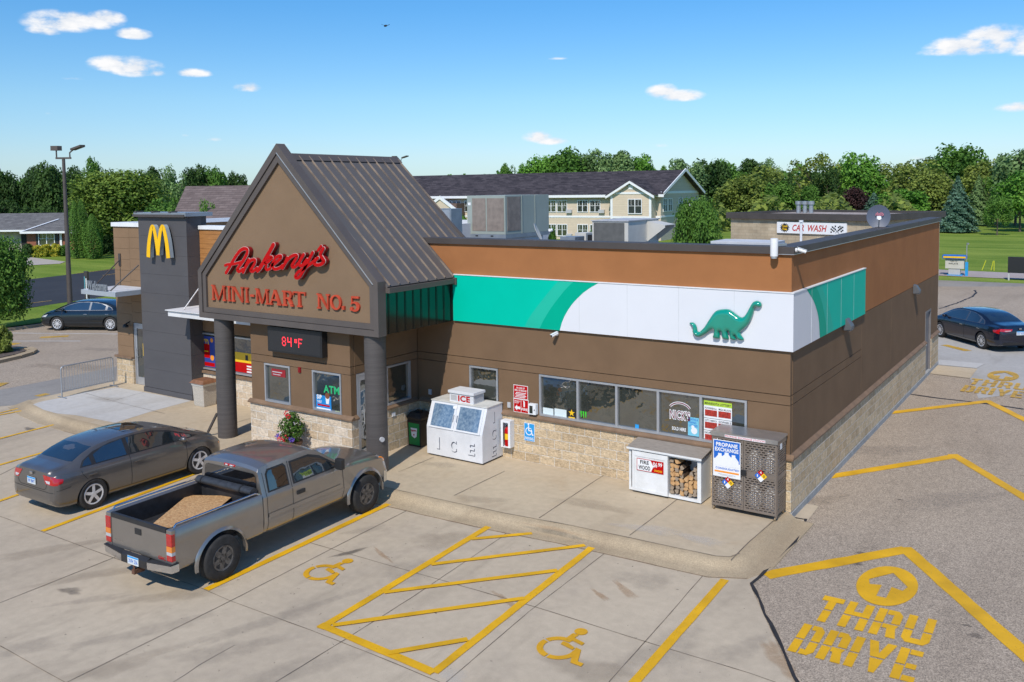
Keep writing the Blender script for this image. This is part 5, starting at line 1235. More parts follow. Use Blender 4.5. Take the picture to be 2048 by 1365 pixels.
mb = MB(); mb.box(x0,x1,yr-.002,yr,zm,z1); part('yellow_field', mb, M_yells, r_)
txt(r_, 'ORDER &', x1-.32, x1-.03, zm+.06, zm+.13, yr-.002, M_blk)
mb = MB(); mb.cyl((x1-.17,yr-.002,zm+.27),(x1-.17,yr-.004,zm+.27),.085,n=20); part('badge', mb, M_red, r_); txt(r_, '2', x1-.20, x1-.14, zm+.22, zm+.32, yr-.0042, M_whites)
mb = MB(); rct(mb, x1-.60, x1-.48, zm+.08, zm+.24, yr-.002); part('phone', mb, M_blk, r_)
mb = MB()
for i in range(3): rct(mb, x1-.55, x1-.10+.04*(i%2), zm-.12-i*.085, zm-.075-i*.085, yr-.002)
part('small_writing', mb, M_whites, r_)
q = WY(278,740,.0); mb = MB(); mb.box(-21.62,-21.3,-.012,-.006,1.02,1.45); solo('door_poster', mb, M_yells, 'yellow card on the restaurant door glass', 'poster', (-21.5,-.01,1.0))
q = WY(257,650,-.05); mb = MB(); mb.lathe([(.02,0),(.09,-.05),(.10,-.12)], (q.x,-.16,q.z+.05), n=14); mb.bar((q.x,-.16,q.z+.04),(q.x,.0,q.z+.1),.03); solo('door_lamp', mb, M_blk, 'small black lamp on the tan wall left of the restaurant door', 'lamp', tuple(q))
# ================================================================ THINGS ON THE WALK
M_frz = vary('freezer_white', (.66,.67,.69), rough=.45, amt=.06, scale=3, fine=.05)
M_frost = vary('frosted_glass', (.085,.15,.24), rough=.12, c2=(.22,.30,.38), scale=14, detail=6, spec=.8, coat=.5)
def outlined(mb_d, mb_w, s, o, u, v, n, w, h, off=.018):
    text_mb(mb_d, s, Vector(o)+Vector(u)*off-Vector(v)*off, u, v, n, w, h, .0015, .04); text_mb(mb_w, s, o, u, v, n, w, h, .003, .03)
fz = thing('ice_freezer', 'white slant-front ice freezer with two frosted doors and ICE lettering', 'freezer', (-7.73,-.45,0))
FX0, FX1, yk, yt, ybk, zk, zt = -8.57, -6.89, -.88, -.66, -.04, .72, 1.31
mb = MB(); mb.prism([(FX0,yk,.04),(FX0,ybk,.04),(FX0,ybk,zt),(FX0,yt,zt),(FX0,yk,zk)], (FX1-FX0,0,0)); part('cabinet', mb, M_frz, fz, bevel=.012)
mb = MB(); mb.box(FX0-.012,FX1+.012,yt-.02,ybk+.005,zt+.001,zt+.025); part('top', mb, vary('freezer_top', (.58,.57,.53), rough=.55, amt=.12, scale=4), fz, bevel=.006)
mb = MB(); mb.box(FX0+.06,FX1-.06,yk+.05,ybk-.05,.0,.04); part('base', mb, M_blk, fz)
sl = (Vector((0,yt,zt))-Vector((0,yk,zk))); sn = Vector((0,-sl.z,sl.y)).normalized()
if sn.y > 0: sn = -sn
def slant(x, t, off=0): return Vector((x,yk,zk))+sl*t+sn*off
for i, (a, b) in enumerate(((FX0+.12, -7.80), (-7.66, FX1-.12))):
    mb = MB(); mb.obox(slant(a-.05,-.02,.0), (b-a+.10,0,0), sl*1.0, sn*.02); d = part('door', mb, M_frz, fz, bevel=.005)
    mb = MB(); mb.obox(slant(a+.01,.05,.0205), (b-a-.02,0,0), sl*.86, sn*.006); part('pane', mb, M_frost, d)
    hx = (b+.015) if i == 0 else (a-.015); mb = MB(); mb.tube([slant(hx,.32,.02),slant(hx,.32,.06),slant(hx,.55,.06),slant(hx,.55,.02)], .009, n=6); part('handle', mb, M_alu, d)
mb = MB(); q = slant(-7.86,.80,.027); mb.obox(q, (.11,0,0), sl*.10, sn*.002); part('sticker', mb, M_whites, fz)
md, mw = MB(), MB()
for s_, x in (('I',-8.27),('C',-7.86),('E',-7.32)): outlined(md, mw, s_, (x,yk-.0005,.20), X1, Z1v, NY, .09 if s_ == 'I' else .20, .30)
part('letter_shadow', md, flat('letter_navy', (.05,.065,.10)), fz); part('letters', mw, M_frz, fz)
md, mw = MB(), MB(); UY = Vector((0,1,0)); NX = Vector((1,0,0))
for s_, z in (('I',.92),('C',.52),('E',.12)): outlined(md, mw, s_, (FX1+.0005,-.52 if s_ != 'I' else -.45,z), UY, Z1v, NX, .07 if s_ == 'I' else .19, .27)
part('letter_shadow', md, MAT['letter_navy'], fz); part('letters', mw, M_frz, fz)
cp_ = MB(); cp_.box(-8.06,-7.34,-.60,-.18,zt+.026,zt+.235); cu = part('compressor', cp_, M_frz, fz)
mb = MB(); mb.box(-8.09,-7.31,-.63,-.15,zt+.236,zt+.30); part('lid', mb, M_frz, cu, bevel=.006)
mb = MB()
for i in range(9): mb.box(-7.3395,-7.334,-.57+.0, -.20, zt+.05+i*.02, zt+.058+i*.02)
part('louvre', mb, M_gray2, cu)
mb = MB(); text_mb(mb, 'ICE', (-7.80,-.6005,zt+.05), X1, Z1v, NY, .36, .15, .003, .04); part('lettering', mb, M_red, cu)
mb = MB(); mb.box(-8.02,-7.84,-.603,-.6005,zt+.06,zt+.19); part('sticker', mb, M_gray2, cu)
# green bin
bn = thing('waste_bin', 'black waste bin with green side panel beside the ice freezer', 'bin', (-9.25,-.32,0))
mb = MB()
def taper(mb, x0, x1, y0, y1, z0, z1, e): mb.add([(x0,y0,z0),(x1,y0,z0),(x1,y1,z0),(x0,y1,z0),(x0-e,y0-e,z1),(x1+e,y0-e,z1),(x1+e,y1+e,z1),(x0-e,y1+e,z1)], [(0,3,2,1),(4,5,6,7),(0,1,5,4),(1,2,6,5),(2,3,7,6),(3,0,4,7)])
taper(mb,-9.46,-9.06,-.54,-.16,0,.66,.02); part('body', mb, M_blk, bn, bevel=.012)
mb = MB(); taper(mb,-9.47,-9.05,-.55,-.15,.66,.74,.025); mb.add([(-9.5,-.58,.74),(-9.02,-.58,.74),(-9.02,-.12,.74),(-9.5,-.12,.74),(-9.42,-.5,.86),(-9.10,-.5,.86),(-9.10,-.2,.86),(-9.42,-.2,.86)], [(0,3,2,1),(4,5,6,7),(0,1,5,4),(1,2,6,5),(2,3,7,6),(3,0,4,7)]); mb.box(-9.34,-9.18,-.40,-.30,.861,.90); part('lid', mb, M_blk, bn, bevel=.01)
mb = MB(); mb.add([(-9.43,-.546,.05),(-9.09,-.546,.05),(-9.085,-.562,.60),(-9.435,-.562,.60)], [(0,1,2,3)]); pn = part('panel', mb, flat('bin_green', (.0,.24,.05)), bn)
mb = MB(); mb.prism([(-9.36,-.566,.48),(-9.15,-.566,.48),(-9.17,-.564,.27),(-9.24,-.563,.22),(-9.33,-.564,.27)], (0,-.003,0)); part('badge', mb, M_whites, pn)
mb = MB(); mb.ribbon([(-9.34,.43),(-9.31,.39),(-9.28,.43),(-9.25,.40),(-9.22,.43),(-9.18,.41)], .022, (0,-.570,0), X1, Z1v, NY, .002); mb.cyl((-9.255,-.569,.31),(-9.255,-.572,.31),.022,n=8); part('badge_mark', mb, M_red, pn)
# concrete litter bin
lb = thing('litter_bin', 'square pebbled concrete litter bin with brown lid by the restaurant wall', 'bin', (-17.6,-.55,0))
mb = MB(); taper(mb,-17.84,-17.36,-.80,-.36,0,.62,.03); part('body', mb, vary('pebble', (.46,.42,.36), rough=.9, amt=.3, scale=60, bump=.6, bscale=90), lb, bevel=.02)
mb = MB(); mb.add([(-17.88,-.84,.621),(-17.32,-.84,.621),(-17.32,-.32,.621),(-17.88,-.32,.621),(-17.90,-.86,.70),(-17.30,-.86,.70),(-17.30,-.30,.70),(-17.90,-.30,.70)], [(0,3,2,1),(4,5,6,7),(0,1,5,4),(1,2,6,5),(2,3,7,6),(3,0,4,7)]); part('bag', mb, flat('bag', (.55,.54,.50)), lb)
mb = MB(); mb.add([(-17.93,-.89,.701),(-17.27,-.89,.701),(-17.27,-.27,.701),(-17.93,-.27,.701),(-17.85,-.8,.80),(-17.35,-.8,.80),(-17.35,-.36,.80),(-17.85,-.36,.80)], [(0,3,2,1),(4,5,6,7),(0,1,5,4),(1,2,6,5),(2,3,7,6),(3,0,4,7)]); part('lid', mb, vary('brown_lid', (.21,.095,.045), rough=.6, amt=.25, scale=8), lb, bevel=.01)
# crowd barrier
cb = thing('crowd_barrier', 'galvanised steel crowd barrier with thin uprights on the walk edge', 'barrier', (-22.43,-1.5,0))
M_galv = vary('galvanised', (.40,.42,.44), rough=.4, metal=.6, amt=.1, scale=10)
B0, B1 = Vector((-22.36,-2.42,0)), Vector((-22.49,-.58,0)); u_ = (B1-B0).normalized(); Lb = (B1-B0).length
mb = MB(); P = [B0+Vector((0,0,.02))]+[B0+u_*(.10-.10*math.cos(R(a)))+Vector((0,0,.9+.10*math.sin(R(a)))) for a in range(0,91,15)]+[B1-u_*(.10-.10*math.cos(R(a)))+Vector((0,0,.9+.10*math.sin(R(a)))) for a in range(90,-1,-15)]+[B1+Vector((0,0,.02))]
mb.tube(P, .021, n=10); mb.cyl(B0+Vector((0,0,.2)), B1+Vector((0,0,.2)), .016, n=8); mb.bar(B0+Vector((-.25,0,.02)), B0+Vector((.25,0,.02)), .04, .012); mb.bar(B1+Vector((-.25,0,.02)), B1+Vector((.25,0,.02)), .04, .012); part('frame', mb, M_galv, cb, smooth=40)
for i in range(1, 20):
    mb = MB(); p = B0+u_*Lb*i/20; mb.cyl(p+Vector((0,0,.2)), p+Vector((0,0,.99)), .007, n=6); part('upright', mb, M_galv, cb)
# flower pot by the entrance box
fpot = thing('flower_pot', 'full pot of red and violet flowers against the pale stone', 'flower pot', (-11.16,-2.86,0))
mb = MB(); mb.lathe([(.16,0),(.24,.36),(.26,.38),(.26,.42),(.22,.42)], (-11.16,-2.86,0), n=20); part('pot', mb, vary('pot_brown', (.10,.05,.03), rough=.6), fpot, smooth=40)
def leafball(mb, c, rad, n, size, rr, flat_=.5, cols=1, sc=(1,1,1)):
    for i in range(n):
        d = Vector((rr.gauss(0,1), rr.gauss(0,1), rr.gauss(0,1))).normalized(); p = Vector(c)+Vector((d.x*sc[0], d.y*sc[1], d.z*sc[2]))*rad*rr.uniform(.72,1.05)
        nrm = (d+Vector((rr.gauss(0,.6), rr.gauss(0,.6), rr.gauss(0,.6)+.3))).normalized(); a = nrm.orthogonal().normalized(); b = nrm.cross(a); t = rr.uniform(0,6.28)
        e1 = (a*math.cos(t)+b*math.sin(t))*size*rr.uniform(.6,1.3); e2 = nrm.cross(e1).normalized()*size*.5*rr.uniform(.7,1.2)
        mb.cur = rr.randrange(cols); mb.add([p-e1, p+e2*.9, p+e1, p-e2*.9], [(0,1,2,3)])
def leafmat(name, c, c2=None, tr=.25):
    m_, n, l, b = nt(name); t = n.new('ShaderNodeTexCoord'); z = n.new('ShaderNodeTexNoise'); z.inputs['Scale'].default_value = 1.0; z.inputs['Detail'].default_value = 6; l.new(t.outputs['Object'], z.inputs['Vector'])
    r_ = n.new('ShaderNodeMapRange'); r_.inputs[1].default_value = .38; r_.inputs[2].default_value = .62; l.new(z.outputs[0], r_.inputs[0]); x = n.new('ShaderNodeMix'); x.data_type = 'RGBA'; l.new(r_.outputs[0], x.inputs[0])
    x.inputs[6].default_value = rgb(c); x.inputs[7].default_value = rgb(c2 or tuple(q*1.5 for q in c)); l.new(x.outputs[2], b.inputs['Base Color']); b.inputs['Roughness'].default_value = .65; b.inputs['Specular IOR Level'].default_value = .25
    tl_ = n.new('ShaderNodeBsdfTranslucent'); l.new(x.outputs[2], tl_.inputs[0]); mx_ = n.new('ShaderNodeMixShader'); mx_.inputs[0].default_value = tr; l.new(b.outputs[0], mx_.inputs[1]); l.new(tl_.outputs[0], mx_.inputs[2]); l.new(mx_.outputs[0], n['Material Output'].inputs[0]); return m_
M_lf = [leafmat('leaf_a', (.05,.11,.015)), leafmat('leaf_b', (.035,.08,.012)), leafmat('leaf_c', (.08,.15,.025))]
rr = random.Random(3); mb = MB()
leafball(mb, (-11.16,-2.86,.74), .30, 700, .045, rr, cols=3, sc=(1.1,1,1.15)); leafball(mb, (-11.16,-2.86,.68), .20, 300, .05, rr, cols=3); leafball(mb, (-11.10,-2.86,1.02), .14, 140, .04, rr, cols=3)
part('foliage', mb, M_lf, fpot)
for nm, cl, cs in (('red_flowers', (.60,.01,.02), [(-11.18,-3.0,1.13,.07,30),(-11.05,-3.05,1.08,.06,24),(-11.2,-3.15,.52,.10,50),(-11.05,-3.12,.62,.05,12)]), ('violet_flowers', (.10,.04,.42), [(-11.47,-3.0,.52,.09,46),(-10.92,-3.1,.55,.08,30)]), ('pale_flowers', (.62,.58,.62), [(-11.0,-3.14,.42,.10,26),(-11.22,-3.17,.70,.03,6),(-10.86,-3.0,.95,.05,8)])):
    mb = MB()
    for x, y, z, r_, n_ in cs: leafball(mb, (x,y,z), r_, n_, .030, rr)
    part(nm, mb, flat('petal_'+nm, cl, .6), fpot)

# firewood box
fw = thing('firewood_box', 'white wooden firewood box with sliding front panel and price sign', 'box', (-2.42,-.3,0))
bx0, bx1, by0, by1 = -3.24, -1.62, -.57, -.04
M_wpaint = vary('white_paint', (.66,.66,.64), rough=.6, c2=(.74,.74,.73), scale=5, fine=.05)
mb = MB(); mb.box(bx0,bx0+.05,by0,by1,.03,.93); mb.box(bx1-.08,bx1,by0,by1,.03,.93); mb.box(bx0+.05,bx1-.08,by1-.03,by1,.03,.97); mb.box(bx0+.05,bx1-.08,by0,by1-.03,.03,.08); mb.box(bx0+.05,bx1-.08,by0,by0+.04,.88,.94); mb.box(-2.38,-2.34,by0+.001,by1-.03,.08,.88)
part('box', mb, M_wpaint, fw)
mb = MB(); mb.box(bx0+.10,-2.33,by0-.045,by0-.012,.05,.90); sp_ = part('sliding_panel', mb, M_wpaint, fw)
mb = MB(); mb.box(bx0+.10,-2.33,by0-.056,by0-.0455,.80,.90); mb.box(bx0+.10,-2.33,by0-.056,by0-.0455,.05,.11); mb.box(bx0+.10,bx0+.16,by0-.056,by0-.0455,.11,.80); mb.box(-2.39,-2.33,by0-.056,by0-.0455,.11,.80); part('panel_trim', mb, M_wpaint, sp_)
mb = MB(); mb.prism([(bx0-.03,by0-.05,.945),(bx0-.03,by1+.03,1.03),(bx0-.03,by1+.03,1.05),(bx0-.03,by0-.05,.965)], (bx1-bx0+.06,0,0)); part('roof', mb, vary('weathered_board', (.22,.19,.16), rough=.9, c2=(.30,.26,.22), scale=6, stretch=(1,6,1), bump=.4, bscale=40), fw)
mb = MB(); mb.box(bx0-.031,bx1+.031,by0-.062,by0-.051,.925,.965); part('roof_edge', mb, M_wpaint, fw)
sy = by0-.058; sx0, sx1, sz0, sz1 = -3.03, -2.42, .50, .76
ws = thing('firewood_sign', 'white and red FIRE WOOD price sign on the sliding panel', 'sign', (sx0,sy,sz0)); mb = MB(); mb.box(sx0,sx1,sy,sy+.0015,sz0,sz1); part('board', mb, M_red, ws)
mb = MB(); mb.prism([(sx0+.012,sy-.0003,sz0+.012),(sx0+.33,sy-.0003,sz0+.012),(sx0+.38,sy-.0003,(sz0+sz1)/2),(sx0+.32,sy-.0003,sz1-.012),(sx0+.012,sy-.0003,sz1-.012)], (0,-.001,0)); part('field', mb, M_whites, ws)
txt(ws, 'FIRE', sx0+.08, sx0+.28, sz1-.11, sz1-.03, sy-.0014, M_blk, bold=.03); txt(ws, 'WOOD', sx0+.04, sx0+.31, sz0+.03, sz0+.12, sy-.0014, M_blk, bold=.03)
txt(ws, '$6', sx0+.37, sx0+.47, sz0+.11, sz1-.03, sy, M_whites, name='price'); txt(ws, '99', sx0+.49, sx0+.58, sz1-.11, sz1-.03, sy, M_whites, name='price', bold=.03); txt(ws, "O'WOOD", sx0+.40, sx0+.58, sz0+.03, sz0+.075, sy, M_yells, name='price')
# logs
M_bark = vary('bark', (.10,.065,.04), rough=.95, amt=.45, scale=14, bump=.5, bscale=40); M_cut = vary('split_wood', (.60,.37,.17), rough=.85, c2=(.40,.21,.085), scale=14, detail=6); M_cutd = vary('split_wood_grey', (.36,.28,.20), rough=.9, c2=(.22,.16,.11), scale=14)
protos = []
for k in range(6):
    mb = MB(); n_ = rr.choice((4,5,5,6)); ang = sorted(rr.uniform(0,6.28) for _ in range(n_)); ang = [6.28*i/n_+rr.uniform(-.3,.3) for i in range(n_)]; rad = [rr.uniform(.042,.074) for _ in range(n_)]
    A = [Vector((rad[i]*math.cos(ang[i]),0,rad[i]*math.sin(ang[i]))) for i in range(n_)]; L_ = .40
    mb.v += [a+Vector((0,-L_/2,0)) for a in A]+[a*rr.uniform(.85,1.1)+Vector((0,L_/2,0)) for a in A]
    mb.cur = 1; mb.face(list(range(n_))); mb.cur = 1; mb.face([n_+i for i in reversed(range(n_))]); mb.cur = 0
    for i in range(n_): mb.cur = rr.choice((0,1,0)); mb.face([i+n_, (i+1)%n_+n_, (i+1)%n_, i])
    protos.append(mesh_of('firewood_log', mb, [M_bark, M_cut if k < 4 else M_cutd]))
x = -2.265; cols = 6
for c_ in range(cols):
    hmax = [.80,.82,.72,.50,.64,.74][c_]; z = .135+.03*(c_%2)
    while z < hmax:
        o_ = bpy.data.objects.new('firewood_log', rr.choice(protos)); COL.objects.link(o_); o_.location = (x+rr.uniform(-.012,.012), -.33+rr.uniform(-.02,.02), z); o_.rotation_euler = (0, rr.uniform(0,6.28), 0)
        o_['label'] = 'split log among many stacked in the white firewood box'; o_['category'] = 'log'; o_['group'] = 'split logs in the firewood box'; z += rr.uniform(.080,.104)
    x += .102
# propane cage
pc = thing('propane_cage', 'perforated steel propane cabinet with double doors at the wall corner', 'cage', (-.69,-.37,0))
cx0, cx1, cy0, cy1, cz0, cz1 = -1.36, -.05, -.66, -.09, .10, 1.56
M_cage = vary('cage_steel', (.27,.225,.19), rough=.42, metal=.55, amt=.08, scale=3)
def perforated():
    m_, n, l, b = nt('perforated_steel'); b.inputs['Base Color'].default_value = rgb((.27,.225,.19)); b.inputs['Metallic'].default_value = .55; b.inputs['Roughness'].default_value = .42
    t = n.new('ShaderNodeTexCoord'); sp = n.new('ShaderNodeSeparateXYZ'); l.new(t.outputs['Object'], sp.inputs[0]); ad = n.new('ShaderNodeMath'); ad.operation = 'ADD'; l.new(sp.outputs[0], ad.inputs[0]); l.new(sp.outputs[1], ad.inputs[1]); c = n.new('ShaderNodeCombineXYZ'); l.new(ad.outputs[0], c.inputs[0]); l.new(sp.outputs[2], c.inputs[1])
    br = n.new('ShaderNodeTexBrick'); l.new(c.outputs[0], br.inputs[0]); br.inputs['Scale'].default_value = 1; br.inputs['Brick Width'].default_value = .088; br.inputs['Row Height'].default_value = .046; br.inputs['Mortar Size'].default_value = .0135; br.inputs['Mortar Smooth'].default_value = .0; br.offset = .5
    tr = n.new('ShaderNodeBsdfTransparent'); mx_ = n.new('ShaderNodeMixShader'); l.new(br.outputs['Fac'], mx_.inputs[0]); l.new(tr.outputs[0], mx_.inputs[1]); l.new(b.outputs[0], mx_.inputs[2]); l.new(mx_.outputs[0], n['Material Output'].inputs[0]); return m_
M_perf = perforated()
mb = MB(); 
for x in (cx0, cx1-.035):
    for y in (cy0+.012, cy1-.035): mb.box(x, x+.035, y, y+.035, cz0-.04, cz1-.0)
mb.box(cx0+.035,cx1-.035,cy0+.012,cy0+.04,cz0,cz0+.04); mb.box(cx0+.035,cx1-.035,cy0+.012,cy0+.04,cz1-.05,cz1-.01); mb.box(cx0+.035,cx1-.035,cy1-.02,cy1,cz0,cz1)
mb.box(cx0+.035,cx1-.035,cy0+.04,cy1-.02,cz0,cz0+.02)
part('frame', mb, M_cage, pc)
mb = MB(); mb.box(cx0+.035,cx1-.035,cy0+.05,cy1-.021,.80,.815); part('shelf', mb, M_cage, pc)
mb = MB(); mb.box(cx0-.02,cx1+.02,cy0-.03,cy1+.02,cz1+.001,cz1+.035); mb.box(cx0-.02,cx1+.02,cy0-.03,cy0-.02,cz1-.05,cz1+.0005); part('roof', mb, vary('cage_roof', (.38,.37,.36), rough=.35, metal=.7, amt=.15, scale=2), pc)
mid_ = (cx0+cx1)/2
for i, (a, b) in enumerate(((cx0+.005, mid_-.004), (mid_+.004, cx1-.005))):
    mb = MB(); mb.quad((a+.03,cy0,cz0+.04),(b-.03,cy0,cz0+.04),(b-.03,cy0,cz1-.09),(a+.03,cy0,cz1-.09)); dr = part('door', mb, M_perf, pc)
    mb = MB(); mb.box(a,a+.03,cy0-.006,cy0+.008,cz0,cz1-.06); mb.box(b-.03,b,cy0-.006,cy0+.008,cz0,cz1-.06); mb.box(a+.03,b-.03,cy0-.006,cy0+.008,cz0,cz0+.05); mb.box(a+.03,b-.03,cy0-.006,cy0+.008,cz1-.10,cz1-.06); mb.box(a+.03,b-.03,cy0-.004,cy0+.006,.80,.90); mb.box(a+.03,b-.03,cy0-.004,cy0+.006,.50,.52)
    part('door_frame', mb, M_cage, dr)
mb = MB(); mb.quad((cx1,cy0+.04,cz0),(cx1,cy1,cz0),(cx1,cy1,cz1),(cx1,cy0+.04,cz1)); mb.quad((cx0,cy1,cz0),(cx0,cy0+.04,cz0),(cx0,cy0+.04,cz1),(cx0,cy1,cz1)); sd_ = part('side_panel', mb, M_perf, pc)
mb = MB(); mb.box(cx1+.0005,cx1+.006,cy0+.05,cy1,.80,.88); mb.box(cx1+.0005,cx1+.006,cy0+.05,cy1,1.02,1.06); mb.box(cx1+.0005,cx1+.006,cy0+.05,cy1,.48,.52); mb.box(cx1+.0005,cx1+.006,cy0+.012,cy0+.05,cz0,cz1); mb.box(cx1+.0005,cx1+.006,cy0+.05,cy1,1.46,cz1); part('side_band', mb, M_cage, sd_)
mb = MB(); mb.box(mid_-.05,mid_+.06,cy0-.035,cy0-.0065,.80,.91); part('latch', mb, M_blk, pc, bevel=.005)
mb = MB()
M_cast = flat('caster_tan', (.25,.18,.10))
for x in (cx0+.03, cx1-.05):
    for y in (cy0+.03, cy1-.03): mb = MB(); mb.cyl((x,y,.035),(x+.025,y,.035),.034,n=12); part('caster', mb, M_cast, pc)
sy = cy0-.008; r_ = thing('propane_poster', 'blue and white PROPANE EXCHANGE poster on the left cage door', 'sign', (-1.3,sy,.7)); px0, px1, pz0, pz1 = -1.325, -.765, .70, 1.44
mb = MB(); mb.box(px0,px1,sy-.004,sy,pz0,pz1); part('board', mb, M_whites, r_)
mb = MB(); mb.prism([(px0+.015,sy-.0045,pz0+.36),(px1-.015,sy-.0045,pz0+.30),(px1-.015,sy-.0045,pz1-.015),(px0+.015,sy-.0045,pz1-.015)], (0,-.001,0)); part('field', mb, M_blue, r_)
txt(r_, 'PROPANE', px0+.06, px1-.06, pz1-.13, pz1-.05, sy-.0055, M_whites, bold=.04); txt(r_, 'EXCHANGE', px0+.04, px1-.04, pz1-.23, pz1-.15, sy-.0055, M_whites, bold=.04)
mb = MB()
for i, cx in enumerate((px0+.14, (px0+px1)/2, px1-.14)):
    w = .105 if i != 1 else .12; zb = pz0+.22; zt_ = pz0+.40+.03*(i == 1); e = .0058+.0004*i
    mb.prism([(cx-w,sy-e,zb),(cx+w,sy-e,zb),(cx+w,sy-e,zt_-.05),(cx+w*.6,sy-e,zt_),(cx+w*.35,sy-e,zt_+.03),(cx+w*.35,sy-e,zt_+.07),(cx-w*.35,sy-e,zt_+.07),(cx-w*.35,sy-e,zt_+.03),(cx-w*.6,sy-e,zt_),(cx-w,sy-e,zt_-.05)], (0,-.001,0))
part('tank_picture', mb, M_whites, r_)
txt(r_, 'CONSOLIDATED', px0+.05, px1-.03, pz0+.15, pz0+.19, sy-.0045, M_blue, bold=.03)
mb = MB(); rct(mb, px0+.03, px1-.03, pz0+.085, pz0+.12, sy-.0045); part('orange_strip', mb, M_orange2, r_); mb = MB(); rct(mb, px0+.10, px1-.10, pz0+.05, pz0+.06, sy-.0045); rct(mb, px0+.14, px1-.16, pz0+.03, pz0+.038, sy-.0045); part('small_print', mb, M_gray2, r_)
mb = MB(); mb.box(cx0+.28,cx1-.22,cy0-.033,cy0-.0305,cz1-.046,cz1+.004); hd = thing('cage_heading', 'narrow white strip with pink PROPANE EXCHANGE STATION writing along the cage roof', 'sign', (cx0+.3,cy0-.03,cz1-.04)); part('strip', mb, M_whites, hd)
txt(hd, 'PROPANE EXCHANGE STATION', cx0+.29, cx1-.23, cz1-.038, cz1-.002, cy0-.0335, flat('faded_red', (.60,.12,.14)))
def diamond(cx, cz, lab):
    r_ = thing('hazard_diamond', lab, 'sign', (cx,sy,cz)); s_ = .062; e = sy-.0062
    for nm, (dx, dz), mt in (('top',(0,1),M_red),('left',(-1,0),M_blue),('right',(1,0),M_yells),('bottom',(0,-1),M_whites)):
        mb = MB(); c = (cx+dx*s_, cz+dz*s_); mb.prism([(c[0]-s_,e,c[1]),(c[0],e,c[1]-s_),(c[0]+s_,e,c[1]),(c[0],e,c[1]+s_)], (0,-.001,0)); part(nm+'_quarter', mb, mt, r_)
    txt(r_, '1', cx-s_-.012, cx-s_+.008, cz-.025, cz+.025, e-.001, M_whites, 'digit'); txt(r_, '0', cx+s_-.018, cx+s_+.018, cz-.025, cz+.025, e-.001, M_blk, 'digit'); txt(r_, '4', cx-.018, cx+.018, cz+s_-.02, cz+s_+.03, e-.001, M_whites, 'digit')
diamond(-1.02, .60, 'four coloured hazard diamond low on the left cage door'); diamond(-.36, .85, 'four coloured hazard diamond on the right cage door')
mb = MB(); mb.box(cx1+.007,cx1+.009,cy0+.16,cy0+.28,1.37,1.48); solo('cage_sticker', mb, M_whites, 'small white sticker high on the side of the propane cage', 'sticker', (cx1,cy0+.2,1.4))
tank = thing('propane_tank', 'white propane cylinder among those shelved inside the steel cage', 'tank', (0,0,0), group='propane cylinders in the cage')
mb = MB(); mb.lathe([(.10,0),(.11,.03),(.11,.035),(.13,.06),(.15,.10),(.152,.27),(.14,.33),(.09,.37),(.03,.385)], n=20); part('body', mb, flat('tank_white', (.70,.70,.70), .35), tank, smooth=50)
mb = MB(); mb.lathe([(.09,.37),(.095,.47),(.09,.47),(.085,.38)], n=20); mb.cyl((0,0,.38),(0,0,.45),.02,n=10); part('collar', mb, MAT['tank_white'], tank, smooth=50)
spots = [(x, y, z) for z in (.125,.82) for x in (-1.19,-.86,-.54,-.22) for y in (-.46,)]
for i, s_ in enumerate(spots):
    o_ = tank if i == 0 else copy_tree(tank); o_.location = s_
# wheel stop style prop leaning on the left column
mb = MB(); mb.bar((-14.62,-2.75,.02), (-14.32,-2.62,.62), .07, .05); solo('brace_post', mb, M_cop, 'dark angled post leaning against the foot of the left porch column', 'post', (-14.5,-2.7,0))
# ================================================================ VEHICLES
from mathutils.bvhtree import BVHTree
def carpaint(name, c, metal=.55, rough=.32): return paint(name, c, rough, metal)
M_tyre = vary('tyre', (.025,.024,.023), rough=.85, amt=.3, scale=9, bump=.3, bscale=60)
M_rim = vary('alloy', (.66,.66,.67), rough=.38, metal=.35, amt=.08, scale=8); M_rimd = vary('dirty_rim', (.13,.12,.11), rough=.5, metal=.5, amt=.4, scale=18)
M_cglass = winglass('car_glass', (.012,.018,.022), .02); M_tint = winglass('tinted_glass', (.006,.006,.007), .02); M_trim = vary('black_trim', (.02,.02,.021), rough=.5, amt=.2)
M_chrome2 = vary('dull_chrome', (.22,.23,.24), rough=.35, metal=.8, amt=.1)
M_chrome = vary('chrome', (.65,.66,.68), rough=.15, metal=1, amt=.05); M_tail = vary('tail_red', (.42,.006,.008), rough=.15, coat=1, amt=.15, scale=20); M_amber = vary('amber', (.75,.22,.02), rough=.2, coat=1); M_lamp = vary('lamp_clear', (.55,.56,.58), rough=.12, coat=1, amt=.2, scale=14)
M_well = vary('wheel_well', (.010,.010,.010), rough=.95)
